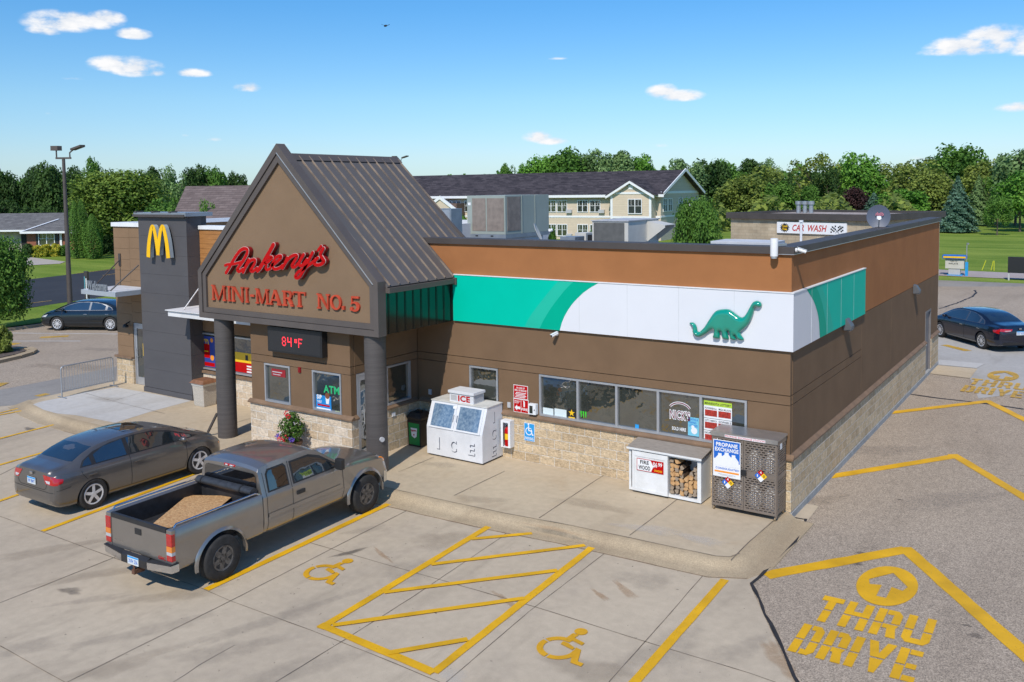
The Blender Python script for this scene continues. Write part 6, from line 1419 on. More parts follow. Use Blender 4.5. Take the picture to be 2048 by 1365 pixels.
def loft_body(st, ringf, k=4, kr=3):
    """st: rows of numbers along x; ringf(row) -> half ring control points (y,z) from underside to roof centre"""
    rows = []
    n = len(st)
    for i in range(n-1):
        a, b, c, d = st[max(i-1,0)], st[i], st[i+1], st[min(i+2,n-1)]; kk = k if i not in (0, n-2) else 2
        for j in range(kk):
            t = j/kk; rows.append([.5*((2*B)+(C-A)*t+(2*A-5*B+4*C-D)*t*t+(3*B-A-3*C+D)*t**3) if q else B+(C-B)*t for q, (A, B, C, D) in enumerate(zip(a, b, c, d))])
    rows.append(list(st[-1])); mb = MB(); ringlen = None
    for r_ in rows:
        h = cr_spline(ringf(r_), kr); h = [(p.x, p.y) for p in h]; full = [(y, z) for y, z in h] + [(-y, z) for y, z in h[::-1][1:-1]]
        ringlen = len(full); mb.v += [Vector((r_[0], y, z)) for y, z in full]
    m_ = len(rows)
    for i in range(m_-1):
        for j in range(ringlen):
            a, b = i*ringlen+j, i*ringlen+(j+1)%ringlen; mb.face([a, b, b+ringlen, a+ringlen])
    mb.face(list(range(ringlen))[::-1]); mb.face([(m_-1)*ringlen+j for j in range(ringlen)])
    bm = bmesh.new(); tmp = bpy.data.meshes.new('t'); tmp.from_pydata([tuple(v) for v in mb.v], [], mb.f); bm.from_mesh(tmp); bmesh.ops.recalc_face_normals(bm, faces=bm.faces); bm.to_mesh(tmp); bm.free(); return tmp
def carve(me, cyls, boxes=()):
    """cut wheel arches (x, z, r, ylo, yhi) out of a closed mesh"""
    ob = bpy.data.objects.new('t', me); COL.objects.link(ob); cut = MB()
    for (x, z, r, y0, y1) in cyls: cut.cyl((x,y0,z),(x,y1,z),r,n=40)
    for b in boxes: cut.box(*b)
    cm = bpy.data.meshes.new('c'); cm.from_pydata([tuple(v) for v in cut.v], [], cut.f); bm = bmesh.new(); bm.from_mesh(cm); bmesh.ops.recalc_face_normals(bm, faces=bm.faces); bm.to_mesh(cm); bm.free()
    cm.materials.append(M_well); cm.materials.append(M_well); cm.polygons.foreach_set('material_index', [1]*len(cm.polygons)); co = bpy.data.objects.new('c', cm); COL.objects.link(co)
    md = ob.modifiers.new('b', 'BOOLEAN'); md.operation = 'DIFFERENCE'; md.object = co; md.solver = 'EXACT'
    bpy.context.view_layer.update(); out_ = bpy.data.meshes.new_from_object(ob.evaluated_get(bpy.context.evaluated_depsgraph_get()))
    bpy.data.objects.remove(ob); bpy.data.objects.remove(co); return out_
def meshpart(name, me, mats, parent, smooth=40):
    me.name = name; me.materials.clear()
    if parent in WARP or parent.parent in WARP:
        for v in me.vertices: v.co = WARP[parent if parent in WARP else parent.parent](v.co.copy())
        me.update()
   
    for m_ in (mats if isinstance(mats, (list, tuple)) else [mats]): me.materials.append(m_)
    me.polygons.foreach_set('use_smooth', [True]*len(me.polygons)); me.set_sharp_from_angle(angle=R(smooth)); o = bpy.data.objects.new(name, me); COL.objects.link(o); o.parent = parent; WM[o] = WM[parent]; return o
class Proj:
    def __init__(s, me): s.t = BVHTree.FromPolygons([v.co.copy() for v in me.vertices], [list(p.vertices) for p in me.polygons])
    def hit(s, a, b, mode):
        if mode == 'L': o, d = Vector((a, 3, b)), Vector((0,-1,0))
        elif mode == 'Rt': o, d = Vector((a, -3, b)), Vector((0,1,0))
        elif mode == 'F': o, d = Vector((6, a, b)), Vector((-1,0,0))
        elif mode == 'B': o, d = Vector((-6, a, b)), Vector((1,0,0))
        else: o, d = Vector((a, b, 4)), Vector((0,0,-1))
        h = s.t.ray_cast(o, d)
        return (h[0], -d) if h[0] is not None else (None, -d)
    def patch(s, mb, poly, mode, off=.006, step=.06):
        V2 = [Vector(p) for p in poly]; P = []
        for i in range(len(V2)):
            a, b = V2[i], V2[(i+1)%len(V2)]; k = max(1, int((b-a).length/step))
            for j in range(k): P.append(a.lerp(b, j/k))
        n = len(P); pts = list(P); xs = [p.x for p in P]; ys = [p.y for p in P]; x = min(xs)+step/2
        def inside(p):
            c = False
            for i in range(n):
                a, b = P[i], P[(i+1)%n]
                if (a.y > p.y) != (b.y > p.y) and p.x < (b.x-a.x)*(p.y-a.y)/(b.y-a.y)+a.x: c = not c
            return c
        while x < max(xs):
            y = min(ys)+step/2
            while y < max(ys):
                p = Vector((x, y))
                if inside(p) and min((p-q).length for q in P) > step*.4: pts.append(p)
                y += step
            x += step
        vo, eo, fo, _, _, _ = delaunay_2d_cdt(pts, [], [list(range(n))], 1, 1e-5); k = len(mb.v); ok = []; nd = None
        for p in vo:
            h, nd = s.hit(p.x, p.y, mode); ok.append(h is not None); mb.v.append((h if h is not None else Vector((0,0,0)))+nd*off)
        for f in fo:
            if all(ok[i] for i in f):
                ids = [k+i for i in f]; a, b, c = (mb.v[i] for i in ids[:3])
                if (b-a).cross(c-b).dot(nd) < 0: ids.reverse()
                mb.face(ids)
    def line(s, mb, pts, mode, w=.008, off=.003, step=.05):
        P = []
        for i in range(len(pts)-1):
            a, b = Vector(pts[i]), Vector(pts[i+1]); k = max(1, int((b-a).length/step))
            for j in range(k): P.append(a.lerp(b, j/k))
        P.append(Vector(pts[-1])); H = []
        for i, p in enumerate(P):
            t = (P[min(i+1,len(P)-1)]-P[max(i-1,0)]).normalized(); q = Vector((-t.y,t.x))*w/2; r_ = []
            for c in (p+q, p-q):
                h, nd = s.hit(c.x, c.y, mode); r_.append(None if h is None else h+nd*off)
            H.append(r_)
        for i in range(len(H)-1):
            if None in H[i] or None in H[i+1]: continue
            ids = [H[i][0],H[i][1],H[i+1][1],H[i+1][0]]
            if (ids[1]-ids[0]).cross(ids[2]-ids[1]).dot(nd) < 0: ids.reverse()
            mb.quad(*ids)
WARP = {}             # per-vehicle proportions: body built to a template, then fitted to this vehicle's own measures
def wp(root, v):
    f = WARP.get(root); return f(v) if f else v
def loc(root, mb, raw=False):    # local car coordinates -> world (part() takes world points)
    mb.v = [WM[root] @ (v if raw else wp(root, v)) for v in mb.v]; return mb
def wheel(root, x, y, r, w, side, rim=.62, spokes=5, rimmat=None, sw=.11):
    s = 1 if side > 0 else -1; c = Vector((x, y, r)); ax = Vector((0, s, 0)); R0 = r*rim
    mb = MB(); mb.lathe([(R0,-w),(r*.93,-w),(r,-w*.85),(r,-w*.12),(r*.965,-.012),(r*.90,.0),(R0+.012,-.006),(R0,-.02)], c, ax, 40); ty = part('wheel', loc(root, mb, True), M_tyre, root, smooth=35)
    m2 = rimmat or M_rim; mb = MB(); mb.lathe([(R0-.03,-.06),(R0-.028,-.016),(R0-.004,-.008),(R0+.004,-.016),(R0+.002,-.06)], c, ax, 40)
    for k in range(spokes):
        a = 2*math.pi*k/spokes+.3; d = Vector((math.cos(a), 0, math.sin(a))); t = Vector((-math.sin(a), 0, math.cos(a))); o = c+ax*-.045
        mb.prism([o+d*.03+t*R0*sw*1.1, o+d*(R0-.02)+t*R0*sw, o+d*(R0-.02)-t*R0*sw, o+d*.03-t*R0*sw*1.1], ax*.028)
    mb.cyl(c+ax*-.05, c+ax*-.012, R0*.22, n=16); part('rim', loc(root, mb, True), m2, ty, smooth=35)
    mb = MB(); mb.cyl(c+ax*-.10, c+ax*-.062, R0-.002, n=32); part('brake', loc(root, mb, True), M_rimd if rimmat is None else M_trim, ty)
    return ty
def plate(root, x, z, s, label=None):
    mb = MB(); mb.box(x-.006, x, -.155, .155, z-.075, z+.075); p = part('number_plate', loc(root, mb), flat('plate_white', (.62,.66,.66)) if 'plate_white' not in MAT else MAT['plate_white'], root)
    mb = MB(); mb.box(x-.0075, x-.0062, -.15, .15, z+.04, z+.072); part('plate_band', loc(root, mb), M_cyan, p)
    mb = MB(); text_mb(mb, s, (x-.0065,.13,z-.05), Vector((0,-1,0)), Z1v, Vector((-1,0,0)), .26, .075, .002, .02); part('plate_number', loc(root, mb), M_blue, p)
def sedan(name, label, loc_, rz, st, P, body, wheels, wr, L=True, spokes=5, halfw=.86, rim=.62, sw=.11, rails=None, pl='', chrome=False, sunroof=False, group=None, glass=None, warp=None):
    root = thing(name, label, 'car', loc_, rz, group); WARP[root] = warp or (lambda v: v); gl = glass or M_cglass
    def ring(r_):
        x, zb, ws, wm, zm, wb, zbt, wr_, zr, zt = r_
        return [(0,zb),(ws*.75,zb),(ws,zb+.035),(wm-.004,zm*.72),(wm,zm),(wm-(wm-wb)*.25,(zm+zbt)/2+.03),(wb+.012,zbt-.035),(wb-.012,zbt),(wr_+.02,zr-.045),(wr_-.045,zr),(wr_*.5,zt-.008),(0,zt)]
    me = loft_body(st, ring); me = carve(me, [(x, wr+.01, wr+.045, -2, -halfw+.26) for x in wheels]+[(x, wr+.01, wr+.045, halfw-.26, 2) for x in wheels])
    for v in me.vertices: v.co = v.co
    pj = Proj(me); meshpart('body', me, [body, M_well], root, 32)
    for side, sg_ in (('L', 1), ('Rt', -1)):
        mb = MB(); pj.patch(mb, P['trim'], side, .004); tr = part('window_trim', loc(root, mb), M_chrome2 if chrome else M_trim, root, smooth=True)
        for w_ in P['side']: mb = MB(); pj.patch(mb, w_, side, .008); part('side_window', loc(root, mb), gl, root, smooth=True)
        mb = MB()
        for l_ in P['seams']: pj.line(mb, l_, side, .011)
        part('door_seam', loc(root, mb), M_trim, root)
        for hx, hz_ in P['handles']:
            h, nd = pj.hit(hx, hz_, side); mb = MB(); mb.box(hx-.09, hx+.09, min(h.y, h.y+nd.y*.03), max(h.y, h.y+nd.y*.03), hz_-.014, hz_+.014); part('door_handle', loc(root, mb), M_chrome if chrome else body, root, bevel=.006)
        mx, mz = P['mirror']; h, nd = pj.hit(mx, mz, side); mb = MB(); mb.sphere((mx, h.y+nd.y*.13, mz+.05), .10, 12, 8, (.75,1,.72)); mb.cyl((mx,h.y-nd.y*.02,mz+.01),(mx,h.y+nd.y*.08,mz+.03),.03,n=8); part('mirror', loc(root, mb), body, root, smooth=50)
        for x in wheels: wheel(root, x, sg_*halfw, wr, .20, sg_, rim, spokes, None, sw)
        mb = MB(); pj.patch(mb, [(p[0]*1, p[1]) for p in P['tail_side']], side, .006, .04); part('tail_light', loc(root, mb), M_tail, root, smooth=True)
        mb = MB(); pj.patch(mb, P['tail_back'] if sg_ > 0 else [(-a, b) for a, b in P['tail_back']], 'B', .006, .04); part('tail_light', loc(root, mb), M_tail, root, smooth=True)
        mb = MB(); pj.patch(mb, P['tail_clear'] if sg_ > 0 else [(-a, b) for a, b in P['tail_clear']], 'B', .009, .03); part('reversing_light', loc(root, mb), M_lamp, root, smooth=True)
        mb = MB(); pj.patch(mb, P['head'], side, .006, .04); part('headlight', loc(root, mb), M_amber if P.get('amber') else M_lamp, root, smooth=True)
        mb = MB(); pj.patch(mb, [(a*sg_, b) for a, b in P['head_f']], 'F', .006, .04); part('headlight', loc(root, mb), M_lamp, root, smooth=True)
    mb = MB(); pj.patch(mb, P['wind'], 'F', .008, .09); part('windscreen', loc(root, mb), gl, root, smooth=True)
    mb = MB(); pj.patch(mb, P['rearw'], 'B', .008, .08); part('rear_window', loc(root, mb), gl, root, smooth=True)
    mb = MB(); pj.patch(mb, P['grille'], 'F', .006, .06); part('grille', loc(root, mb), M_trim, root)
    if sunroof: mb = MB(); pj.patch(mb, P['sunroof'], 'T', .006, .08); part('sunroof', loc(root, mb), M_tint, root, smooth=True)
    mb = MB()
    for l_ in P['back_seams']: pj.line(mb, l_, 'B', .012)
    part('boot_seam', loc(root, mb), M_trim, root)
    h, nd = pj.hit(.0, P['plate_z'], 'B'); plate(root, h.x-.012, P['plate_z'], pl)
    mb = MB(); mb.box(h.x-.02,h.x-.005,-.05,.05,P['badge_z']-.03,P['badge_z']+.03); part('badge', loc(root, mb), M_chrome, root, bevel=.006)
    if P.get('under'): mb = MB(); pj.patch(mb, P['under'], 'B', .005, .06); part('lower_valance', loc(root, mb), M_trim, root)
    return root, pj
civ = [(-2.30,.40,.60,.64,.56,.62,.72,.50,.80,.82),(-2.255,.30,.72,.77,.58,.71,.90,.56,.985,.995),(-2.12,.24,.79,.835,.60,.77,.95,.60,1.035,1.05),(-1.80,.20,.81,.868,.60,.80,.965,.61,1.06,1.08),(-1.60,.19,.81,.875,.60,.81,.965,.62,1.09,1.115),
 (-1.25,.18,.81,.877,.60,.815,.96,.60,1.225,1.255),(-.85,.18,.81,.877,.60,.815,.955,.575,1.34,1.372),(-.40,.18,.81,.877,.60,.815,.95,.565,1.392,1.425),(.05,.18,.81,.877,.60,.815,.945,.565,1.40,1.436),(.40,.18,.81,.877,.60,.815,.94,.57,1.378,1.415),
 (.75,.18,.81,.877,.60,.815,.93,.59,1.30,1.338),(1.10,.18,.81,.877,.60,.81,.92,.625,1.165,1.20),(1.40,.18,.81,.877,.60,.805,.905,.66,1.03,1.065),(1.58,.18,.81,.875,.59,.80,.89,.66,.955,.985),(1.80,.19,.80,.86,.56,.775,.84,.62,.895,.925),(2.02,.21,.74,.81,.52,.72,.755,.55,.81,.84),(2.16,.24,.62,.70,.48,.63,.66,.47,.70,.72),(2.225,.34,.46,.55,.46,.50,.57,.38,.60,.61)]
Pc = dict(trim=[(-1.42,.985),(-1.30,1.10),(-1.0,1.235),(-.6,1.325),(-.1,1.36),(.35,1.34),(.75,1.24),(1.15,1.07),(1.42,.955),(.9,.955),(-.6,.975)],
 side=[[(-1.36,1.0),(-1.27,1.09),(-1.13,1.155),(-1.13,.998)],[(-1.02,.998),(-1.02,1.17),(-.75,1.285),(-.33,1.335),(-.33,.992)],[(-.24,.992),(-.24,1.338),(.1,1.338),(.4,1.305),(.8,1.19),(.98,1.11),(.98,.978)],[(1.01,.977),(1.01,1.095),(1.34,.975)]],
 seams=[[(-1.42,.97),(-1.40,.85),(-1.22,.62),(-1.0,.42),(-.92,.30),(-.28,.28),(-.28,.97)],[(-.27,.28),(.98,.28),(1.04,.5),(1.03,.95)],[(-2.2,.62),(-1.75,.66)]], handles=[(-1.16,.80),(-.12,.80)], mirror=(.93,.955),
 tail_side=[(-2.22,.90),(-1.96,.86),(-2.0,.78),(-2.25,.74)], tail_back=[(.40,.94),(.80,.92),(.82,.74),(.52,.76)], tail_clear=[(.50,.83),(.66,.83),(.66,.77),(.56,.78)], head=[(1.98,.66),(2.10,.66),(2.12,.60),(2.0,.60)], amber=True, head_f=[(.42,.58),(.72,.68),(.70,.60),(.45,.52)],
 wind=[(-.64,1.0),(.64,1.0),(.60,1.16),(.535,1.325),(0,1.36),(-.535,1.325),(-.60,1.16)], rearw=[(-.60,1.12),(-.56,1.23),(-.52,1.32),(0,1.345),(.52,1.32),(.56,1.23),(.60,1.12),(0,1.135)], grille=[(-.35,.57),(.35,.57),(.33,.50),(-.33,.50)],
 sunroof=[(-.15,-.38),(.35,-.36),(.35,.36),(-.15,.38)], back_seams=[[(-.62,.93),(-.52,.66),(-.45,.62),(.45,.62),(.52,.66),(.62,.93)],[(-.78,.58),(.78,.58)]], plate_z=.76, badge_z=.93)
KN = [(-2.30,-2.16),(-1.80,-1.86),(-1.6,-1.73),(-1.25,-1.42),(-.85,-1.06),(-.4,-.58),(.05,-.1),(.75,.67),(1.4,1.35),(1.6,1.57),(2.225,2.09)]
def kf(x):
    if x <= KN[0][0]: return x-KN[0][0]+KN[0][1]
    for (a, b), (c, d) in zip(KN, KN[1:]):
        if x <= c: return b+(d-b)*(x-a)/(c-a)
    return x-KN[-1][0]+KN[-1][1]
civ2 = [(kf(r_[0]),)+r_[1:] for r_ in civ]; Pc2 = dict(Pc)
for k_ in ('trim','tail_side','head','handles'): Pc2[k_] = [(kf(a),b) for a,b in Pc[k_]]
for k_ in ('side','seams'): Pc2[k_] = [[(kf(a),b) for a,b in q] for q in Pc[k_]]
Pc2['mirror'] = (kf(.93),.955); Pc2['sunroof'] = [(kf(a),b) for a,b in Pc['sunroof']]
M_civ = carpaint('paint_bronze_grey', (.135,.125,.116)); Zg = -.134
sedan('parked_car', 'bronze grey sedan with five spoke wheels parked left of the pickup truck', (-13.24,-5.88,Zg), R(90+1.8), civ2, Pc2, M_civ, (-1.34,1.32), .315, spokes=5, halfw=.85, rim=.68, sw=.14, pl='597 BWT', sunroof=True, warp=lambda v: Vector((v.x, v.y*.965, v.z*.935)))
def scaled(st, sx, sy, sz, dx=0): return [(r_[0]*sx+dx, r_[1]*sz, r_[2]*sy, r_[3]*sy, r_[4]*sz, r_[5]*sy, r_[6]*sz, r_[7]*sy, r_[8]*sz, r_[9]*sz) for r_ in st]
def scaledP(P, sx, sy, sz):
    o = dict(P)
    for k_, v in P.items():
        if k_ in ('trim','tail_side','head'): o[k_] = [(a*sx,b*sz) for a,b in v]
        elif k_ in ('side','seams'): o[k_] = [[(a*sx,b*sz) for a,b in q] for q in v]
        elif k_ == 'handles': o[k_] = [(a*sx,b*sz) for a,b in v]
        elif k_ == 'mirror': o[k_] = (v[0]*sx, v[1]*sz)
        elif k_ in ('tail_back','tail_clear','head_f','wind','rearw','grille'): o[k_] = [(a*sy,b*sz) for a,b in v]
        elif k_ == 'back_seams': o[k_] = [[(a*sy,b*sz) for a,b in q] for q in v]
        elif k_ == 'sunroof': o[k_] = [(a*sx,b*sy) for a,b in v]
        elif k_ in ('plate_z','badge_z'): o[k_] = v*sz
    return o
# Optima-like dark blue car at the back corner: longer, chrome line, full-width dark red lamps
kst = scaled(civ, 1.075, 1.055, 1.02); kP = scaledP(Pc, 1.075, 1.055, 1.02); kP['amber'] = False
kP['tail_back'] = [(.30,.93),(.78,.95),(.86,.86),(.55,.83),(.34,.86)]; kP['tail_clear'] = [(.36,.885),(.62,.875),(.62,.86),(.38,.865)]; kP['under'] = [(-.7,.42),(.7,.42),(.66,.30),(-.66,.30)]; kP['head'] = [(2.0,.74),(2.25,.70),(2.2,.64),(2.0,.66)]
M_kia = carpaint('paint_midnight', (.010,.014,.030), metal=.4, rough=.25)
mid_k = (Vector((1.03,22.05,0))+Vector((-.9,24.36,0)))/2; hd_ = Vector((-.64,.77,0)).normalized(); lf = Vector((-hd_.y, hd_.x, 0)); c_ = mid_k-lf*.90
sedan('parked_car', 'midnight blue sedan with chrome window line behind the far store corner', (c_.x,c_.y,-.138), math.atan2(hd_.y,hd_.x), kst, kP, M_kia, (-1.42,1.42), .335, spokes=10, halfw=.91, rim=.68, sw=.06, chrome=True, pl='CRT 418')
mst = scaled(civ, 1.075, 1.04, 1.02); mP = scaledP(Pc, 1.075, 1.04, 1.02); mP['amber'] = False
mP['head'] = [(1.85,.80),(2.15,.72),(2.2,.66),(1.95,.68)]
M_mal = carpaint('paint_blue_black', (.008,.014,.020), metal=.4, rough=.22)
mid_k = (Vector((-37.13,5.46,0))+Vector((-34.82,6.67,0)))/2; hd_ = Vector((-.886,-.464,0)).normalized(); lf = Vector((-hd_.y, hd_.x, 0)); c_ = mid_k-lf*.90
sedan('parked_car', 'black sedan with bright split spoke wheels parked at the lawn kerb', (c_.x,c_.y,-.146), math.atan2(hd_.y,hd_.x), mst, mP, M_mal, (-1.38,1.38), .34, spokes=10, halfw=.90, rim=.68, sw=.075, chrome=True, pl='381 KLE')

# --- pickup
tk = thing('pickup_truck', 'pewter extended cab pickup with open bed, roll-up cover and board inside', 'pickup', (-8.19,-6.115,Zg), R(90+2.2))
WARP[tk] = lambda v: Vector((-2.4+(v.x+2.4)*.62 if v.x < -2.4 else 2.35+(v.x-2.35)*.6 if v.x > 2.35 else v.x+.07*max(0,1-abs(v.x+.9)/.35), v.y*.93, v.z*.925))
M_trk = carpaint('paint_pewter', (.30,.278,.255), metal=.72, rough=.28)
def tring(r_):
    x, zb, ws, wm, zm, wb, zbt, wr_, zr, zt = r_
    return [(0,zb),(ws*.8,zb),(ws,zb+.03),(wm,zm*.85),(wm,zm),(wb+.012,(zm+zbt)/2+.05),(wb+.006,zbt-.03),(wb-.012,zbt),(wr_+.02,zr-.06),(wr_-.05,zr),(wr_*.5,zt-.01),(0,zt)]
tst = [(-.93,.50,.86,.93,.80,.91,1.24,.77,1.70,1.74),(-.90,.48,.87,.945,.80,.925,1.24,.76,1.755,1.80),(-.62,.46,.88,.95,.80,.93,1.24,.75,1.80,1.845),(.0,.46,.88,.95,.80,.93,1.235,.75,1.81,1.862),(.38,.46,.88,.95,.80,.93,1.23,.75,1.79,1.84),(.62,.46,.88,.95,.80,.93,1.225,.765,1.70,1.75),
 (.90,.46,.88,.95,.80,.93,1.22,.80,1.51,1.555),(1.18,.46,.88,.95,.80,.925,1.205,.84,1.31,1.35),(1.34,.46,.88,.95,.80,.92,1.185,.85,1.225,1.26),(1.55,.46,.88,.95,.80,.915,1.15,.78,1.195,1.235),(2.1,.46,.88,.95,.80,.905,1.10,.76,1.155,1.195),(2.45,.48,.87,.94,.80,.885,1.05,.73,1.11,1.145),(2.60,.50,.85,.92,.78,.86,.97,.72,1.05,1.075),(2.65,.55,.80,.88,.76,.83,.90,.70,.97,.985)]
me = loft_body(tst, tring); me = carve(me, [(1.82,.42,.50,-2,-.62),(1.82,.42,.50,.62,2)]); pj = Proj(me); meshpart('cab', me, [M_trk, M_well], tk, 32)
mb = MB(); pj.patch(mb, [(-.76,1.27),(.76,1.27),(.68,1.68),(-.68,1.68)], 'F', .008, .1); part('windscreen', loc(tk, mb), M_cglass, tk, smooth=True)
mb = MB(); pj.patch(mb, [(-.76,1.31),(.76,1.31),(.735,1.60),(.68,1.655),(-.68,1.655),(-.735,1.60)], 'B', .012, .1); part('rear_window', loc(tk, mb), M_tint, tk, smooth=True)
mb = MB(); mb.box(-.94,-.915,-.16,.16,1.70,1.745); part('brake_light', loc(tk, mb), M_tail, tk, bevel=.01)
mb = MB(); mb.box(-.946,-.9405,-.10,-.02,1.71,1.735); mb.box(-.946,-.9405,.05,.11,1.71,1.735); part('cargo_lamp', loc(tk, mb), M_lamp, tk)
for side, sg_ in (('L', 1), ('Rt', -1)):
    for w_ in ([(-.74,1.30),(-.72,1.60),(-.66,1.665),(-.30,1.675),(-.25,1.62),(-.25,1.30)],): mb = MB(); pj.patch(mb, w_, side, .010); part('side_window', loc(tk, mb), M_tint, tk, smooth=True)
    mb = MB(); pj.patch(mb, [(-.09,1.285),(-.09,1.67),(.35,1.66),(.62,1.56),(.98,1.33),(1.0,1.275)], side, .010); part('side_window', loc(tk, mb), M_cglass, tk, smooth=True)
    mb = MB(); pj.patch(mb, [(-.13,1.255),(-.13,1.70),(.38,1.70),(.66,1.60),(1.06,1.32),(1.06,1.25)], side, .005); pj.patch(mb, [(-.78,1.27),(-.76,1.62),(-.68,1.70),(-.27,1.705),(-.22,1.64),(-.22,1.27)], side, .005); part('window_trim', loc(tk, mb), M_trim, tk, smooth=True)
    mb = MB(); pj.line(mb, [(-.17,1.72),(-.17,.52)], side, .012); part('door_seam', loc(tk, mb), M_trim, tk); mb = MB(); pj.line(mb, [(-.84,1.66),(-.84,.52),(1.14,.52),(1.18,.75),(1.16,1.22)], side, .012); part('door_seam', loc(tk, mb), M_trim, tk)
    mb = MB(); pj.patch(mb, [(-.82,.79),(1.12,.79),(1.10,.87),(-.82,.87)], side, .016, .08); part('side_moulding', loc(tk, mb), M_trk, tk, smooth=True)
    h, nd = pj.hit(.03, 1.06, side); y0, y1 = sorted((h.y, h.y+nd.y*.025)); mb = MB(); mb.box(-.07,.13,y0,y1,1.02,1.10); part('door_handle', loc(tk, mb), M_trim, tk, bevel=.012)
    h, nd = pj.hit(.98, 1.26, side); mb = MB(); mb.obox((.93,h.y+nd.y*.06,1.24),(.10,0,0),(0,nd.y*.19,0),(0,0,.23)); mb.bar((.98,h.y-nd.y*.02,1.28),(.98,h.y+nd.y*.08,1.32),.05); part('mirror', loc(tk, mb), M_trim, tk, bevel=.03)
    mb = MB(); y = .905*sg_; mb.sphere((2.50, sg_*.80, .97), .16, 12, 8, (.9,.55,.55)); part('headlight', loc(tk, mb), M_amber, tk, smooth=60)
    # fender flare rings
    for cxx in (1.82,-1.82):
        mb = MB(); K = 18; pa = [(cxx+.50*math.cos(R(a)), .42+.50*math.sin(R(a))) for a in [(-8+196*i/K) for i in range(K+1)]]; pb = [(cxx+.552*math.cos(R(a)), .42+.552*math.sin(R(a))) for a in [(-8+196*i/K) for i in range(K+1)]]
        y0, y1 = sg_*.90, sg_*.972; k0 = len(mb.v)
        for (a, b) in zip(pa, pb): mb.v += [Vector((a[0],y0,a[1])), Vector((a[0],y1,a[1])), Vector((b[0],y1-.02*sg_,b[1]-.004)), Vector((b[0],y0+.03*sg_,b[1]+.02))]
        for i in range(K):
            for j in range(4):
                q = [k0+4*i+j, k0+4*i+(j+1)%4, k0+4*(i+1)+(j+1)%4, k0+4*(i+1)+j]; mb.face(q if sg_ > 0 else q[::-1])
        for e_ in (0, 4*K): mb.face([k0+e_+j for j in range(4)])
        part('fender_flare', loc(tk, mb), M_trk, tk, smooth=50)
    for x in (1.82,-1.82): wheel(tk, x, sg_*.925, .385, .25, sg_, .56, 6, M_rimd, .20)
    # bed side
    prof = [(.80,.60),(.90,.52),(.925,.56),(.945,.80),(.94,1.0),(.925,1.26),(.905,1.285),(.83,1.285),(.80,1.27)]
    bm_ = MB(); bm_.prism([(-2.96,sg_*y,z) for y,z in prof], (2.01,0,0)); tmp = bpy.data.meshes.new('t'); tmp.from_pydata([tuple(v) for v in bm_.v],[],bm_.f); bq = bmesh.new(); bq.from_mesh(tmp); bmesh.ops.recalc_face_normals(bq, faces=bq.faces); bq.to_mesh(tmp); bq.free()
    bedm = carve(tmp, [(-1.82,.42,.50,-2,2)]); bp_ = meshpart('bed_side', bedm, [M_trk, M_well], tk, 40)
    pb2 = Proj(bedm); mb = MB(); pb2.line(mb, [(-1.26,.83),(-.97,.83)], side, .08, .014); pb2.line(mb, [(-2.94,.74),(-2.35,.74)], side, .012, .004); part('side_moulding', loc(tk, mb), M_trk, bp_)
    mb = MB(); mb.tube([(-2.88,sg_*.87,1.285),(-2.80,sg_*.87,1.335),(-1.05,sg_*.87,1.335),(-.97,sg_*.87,1.285)], .019, n=8); part('bed_rail', loc(tk, mb), M_chrome, tk, smooth=50)
    mb = MB(); mb.box(-3.03,-2.90,min(sg_*.79,sg_*.938),max(sg_*.79,sg_*.938),.62,1.27); part('corner_post', loc(tk, mb), M_trk, tk, bevel=.02)
    mb = MB(); ya, yb = sorted((sg_*.80, sg_*.945)); mb.box(-3.045,-2.93,ya,yb,.98,1.20); tl_ = part('tail_light', loc(tk, mb), M_tail, tk, bevel=.012)
    mb = MB(); mb.box(-3.046,-2.93,ya,yb,.88,.979); part('indicator_lens', loc(tk, mb), M_amber, tl_, bevel=.006); mb = MB(); mb.box(-3.0455,-2.93,ya,yb,.82,.879); part('reversing_lens', loc(tk, mb), M_gray2, tl_, bevel=.006); mb = MB(); mb.box(-3.045,-2.93,ya,yb,.72,.819); part('lower_lens', loc(tk, mb), M_tail, tl_, bevel=.006)
M_liner = vary('bed_liner', (.018,.018,.02), rough=.6, amt=.3, scale=10)
mb = MB(); mb.box(-2.95,-.96,-.82,.82,.66,.70); mb.box(-.99,-.955,-.84,.84,.60,1.27); mb.box(-2.94,-.99,.775,.80,.70,1.27); mb.box(-2.94,-.99,-.80,-.775,.70,1.27)
for sg_ in (1,-1): mb.box(-2.25,-1.40,min(sg_*.55,sg_*.775),max(sg_*.55,sg_*.775),.70,.92)
part('bed_liner', loc(tk, mb), M_liner, tk)
mb = MB(); mb.box(-3.02,-2.955,-.785,.785,.66,1.25); tg = part('tailgate', loc(tk, mb), M_trk, tk, bevel=.015)
mb = MB(); mb.box(-3.03,-2.95,-.785,.785,1.251,1.285); mb.box(-3.035,-3.0205,-.785,.785,1.20,1.27); part('tailgate_cap', loc(tk, mb), M_trim, tg, bevel=.008)
mb = MB(); mb.box(-3.034,-3.0205,-.09,.09,1.02,1.13); part('tailgate_handle', loc(tk, mb), M_trim, tg, bevel=.015)
mb = MB(); text_mb(mb, 'GMC', (-3.0215,-.55,.70), Vector((0,-1,0)), Z1v, Vector((-1,0,0)), .20, .06, .003, .03); part('badge', loc(tk, mb), M_tail, tg)
mb = MB(); text_mb(mb, 'SIERRA', (-3.0215,.70,.78), Vector((0,-1,0)), Z1v, Vector((-1,0,0)), .24, .03, .003, .02); part('badge', loc(tk, mb), M_chrome, tg)
mb = MB(); mb.prism([(-3.20,-.36,.50),(-3.20,-.36,.64),(-3.06,-.36,.68),(-3.06,-.36,.48)], (0,.72,0)); part('bumper_step', loc(tk, mb), M_trim, tk, bevel=.01)
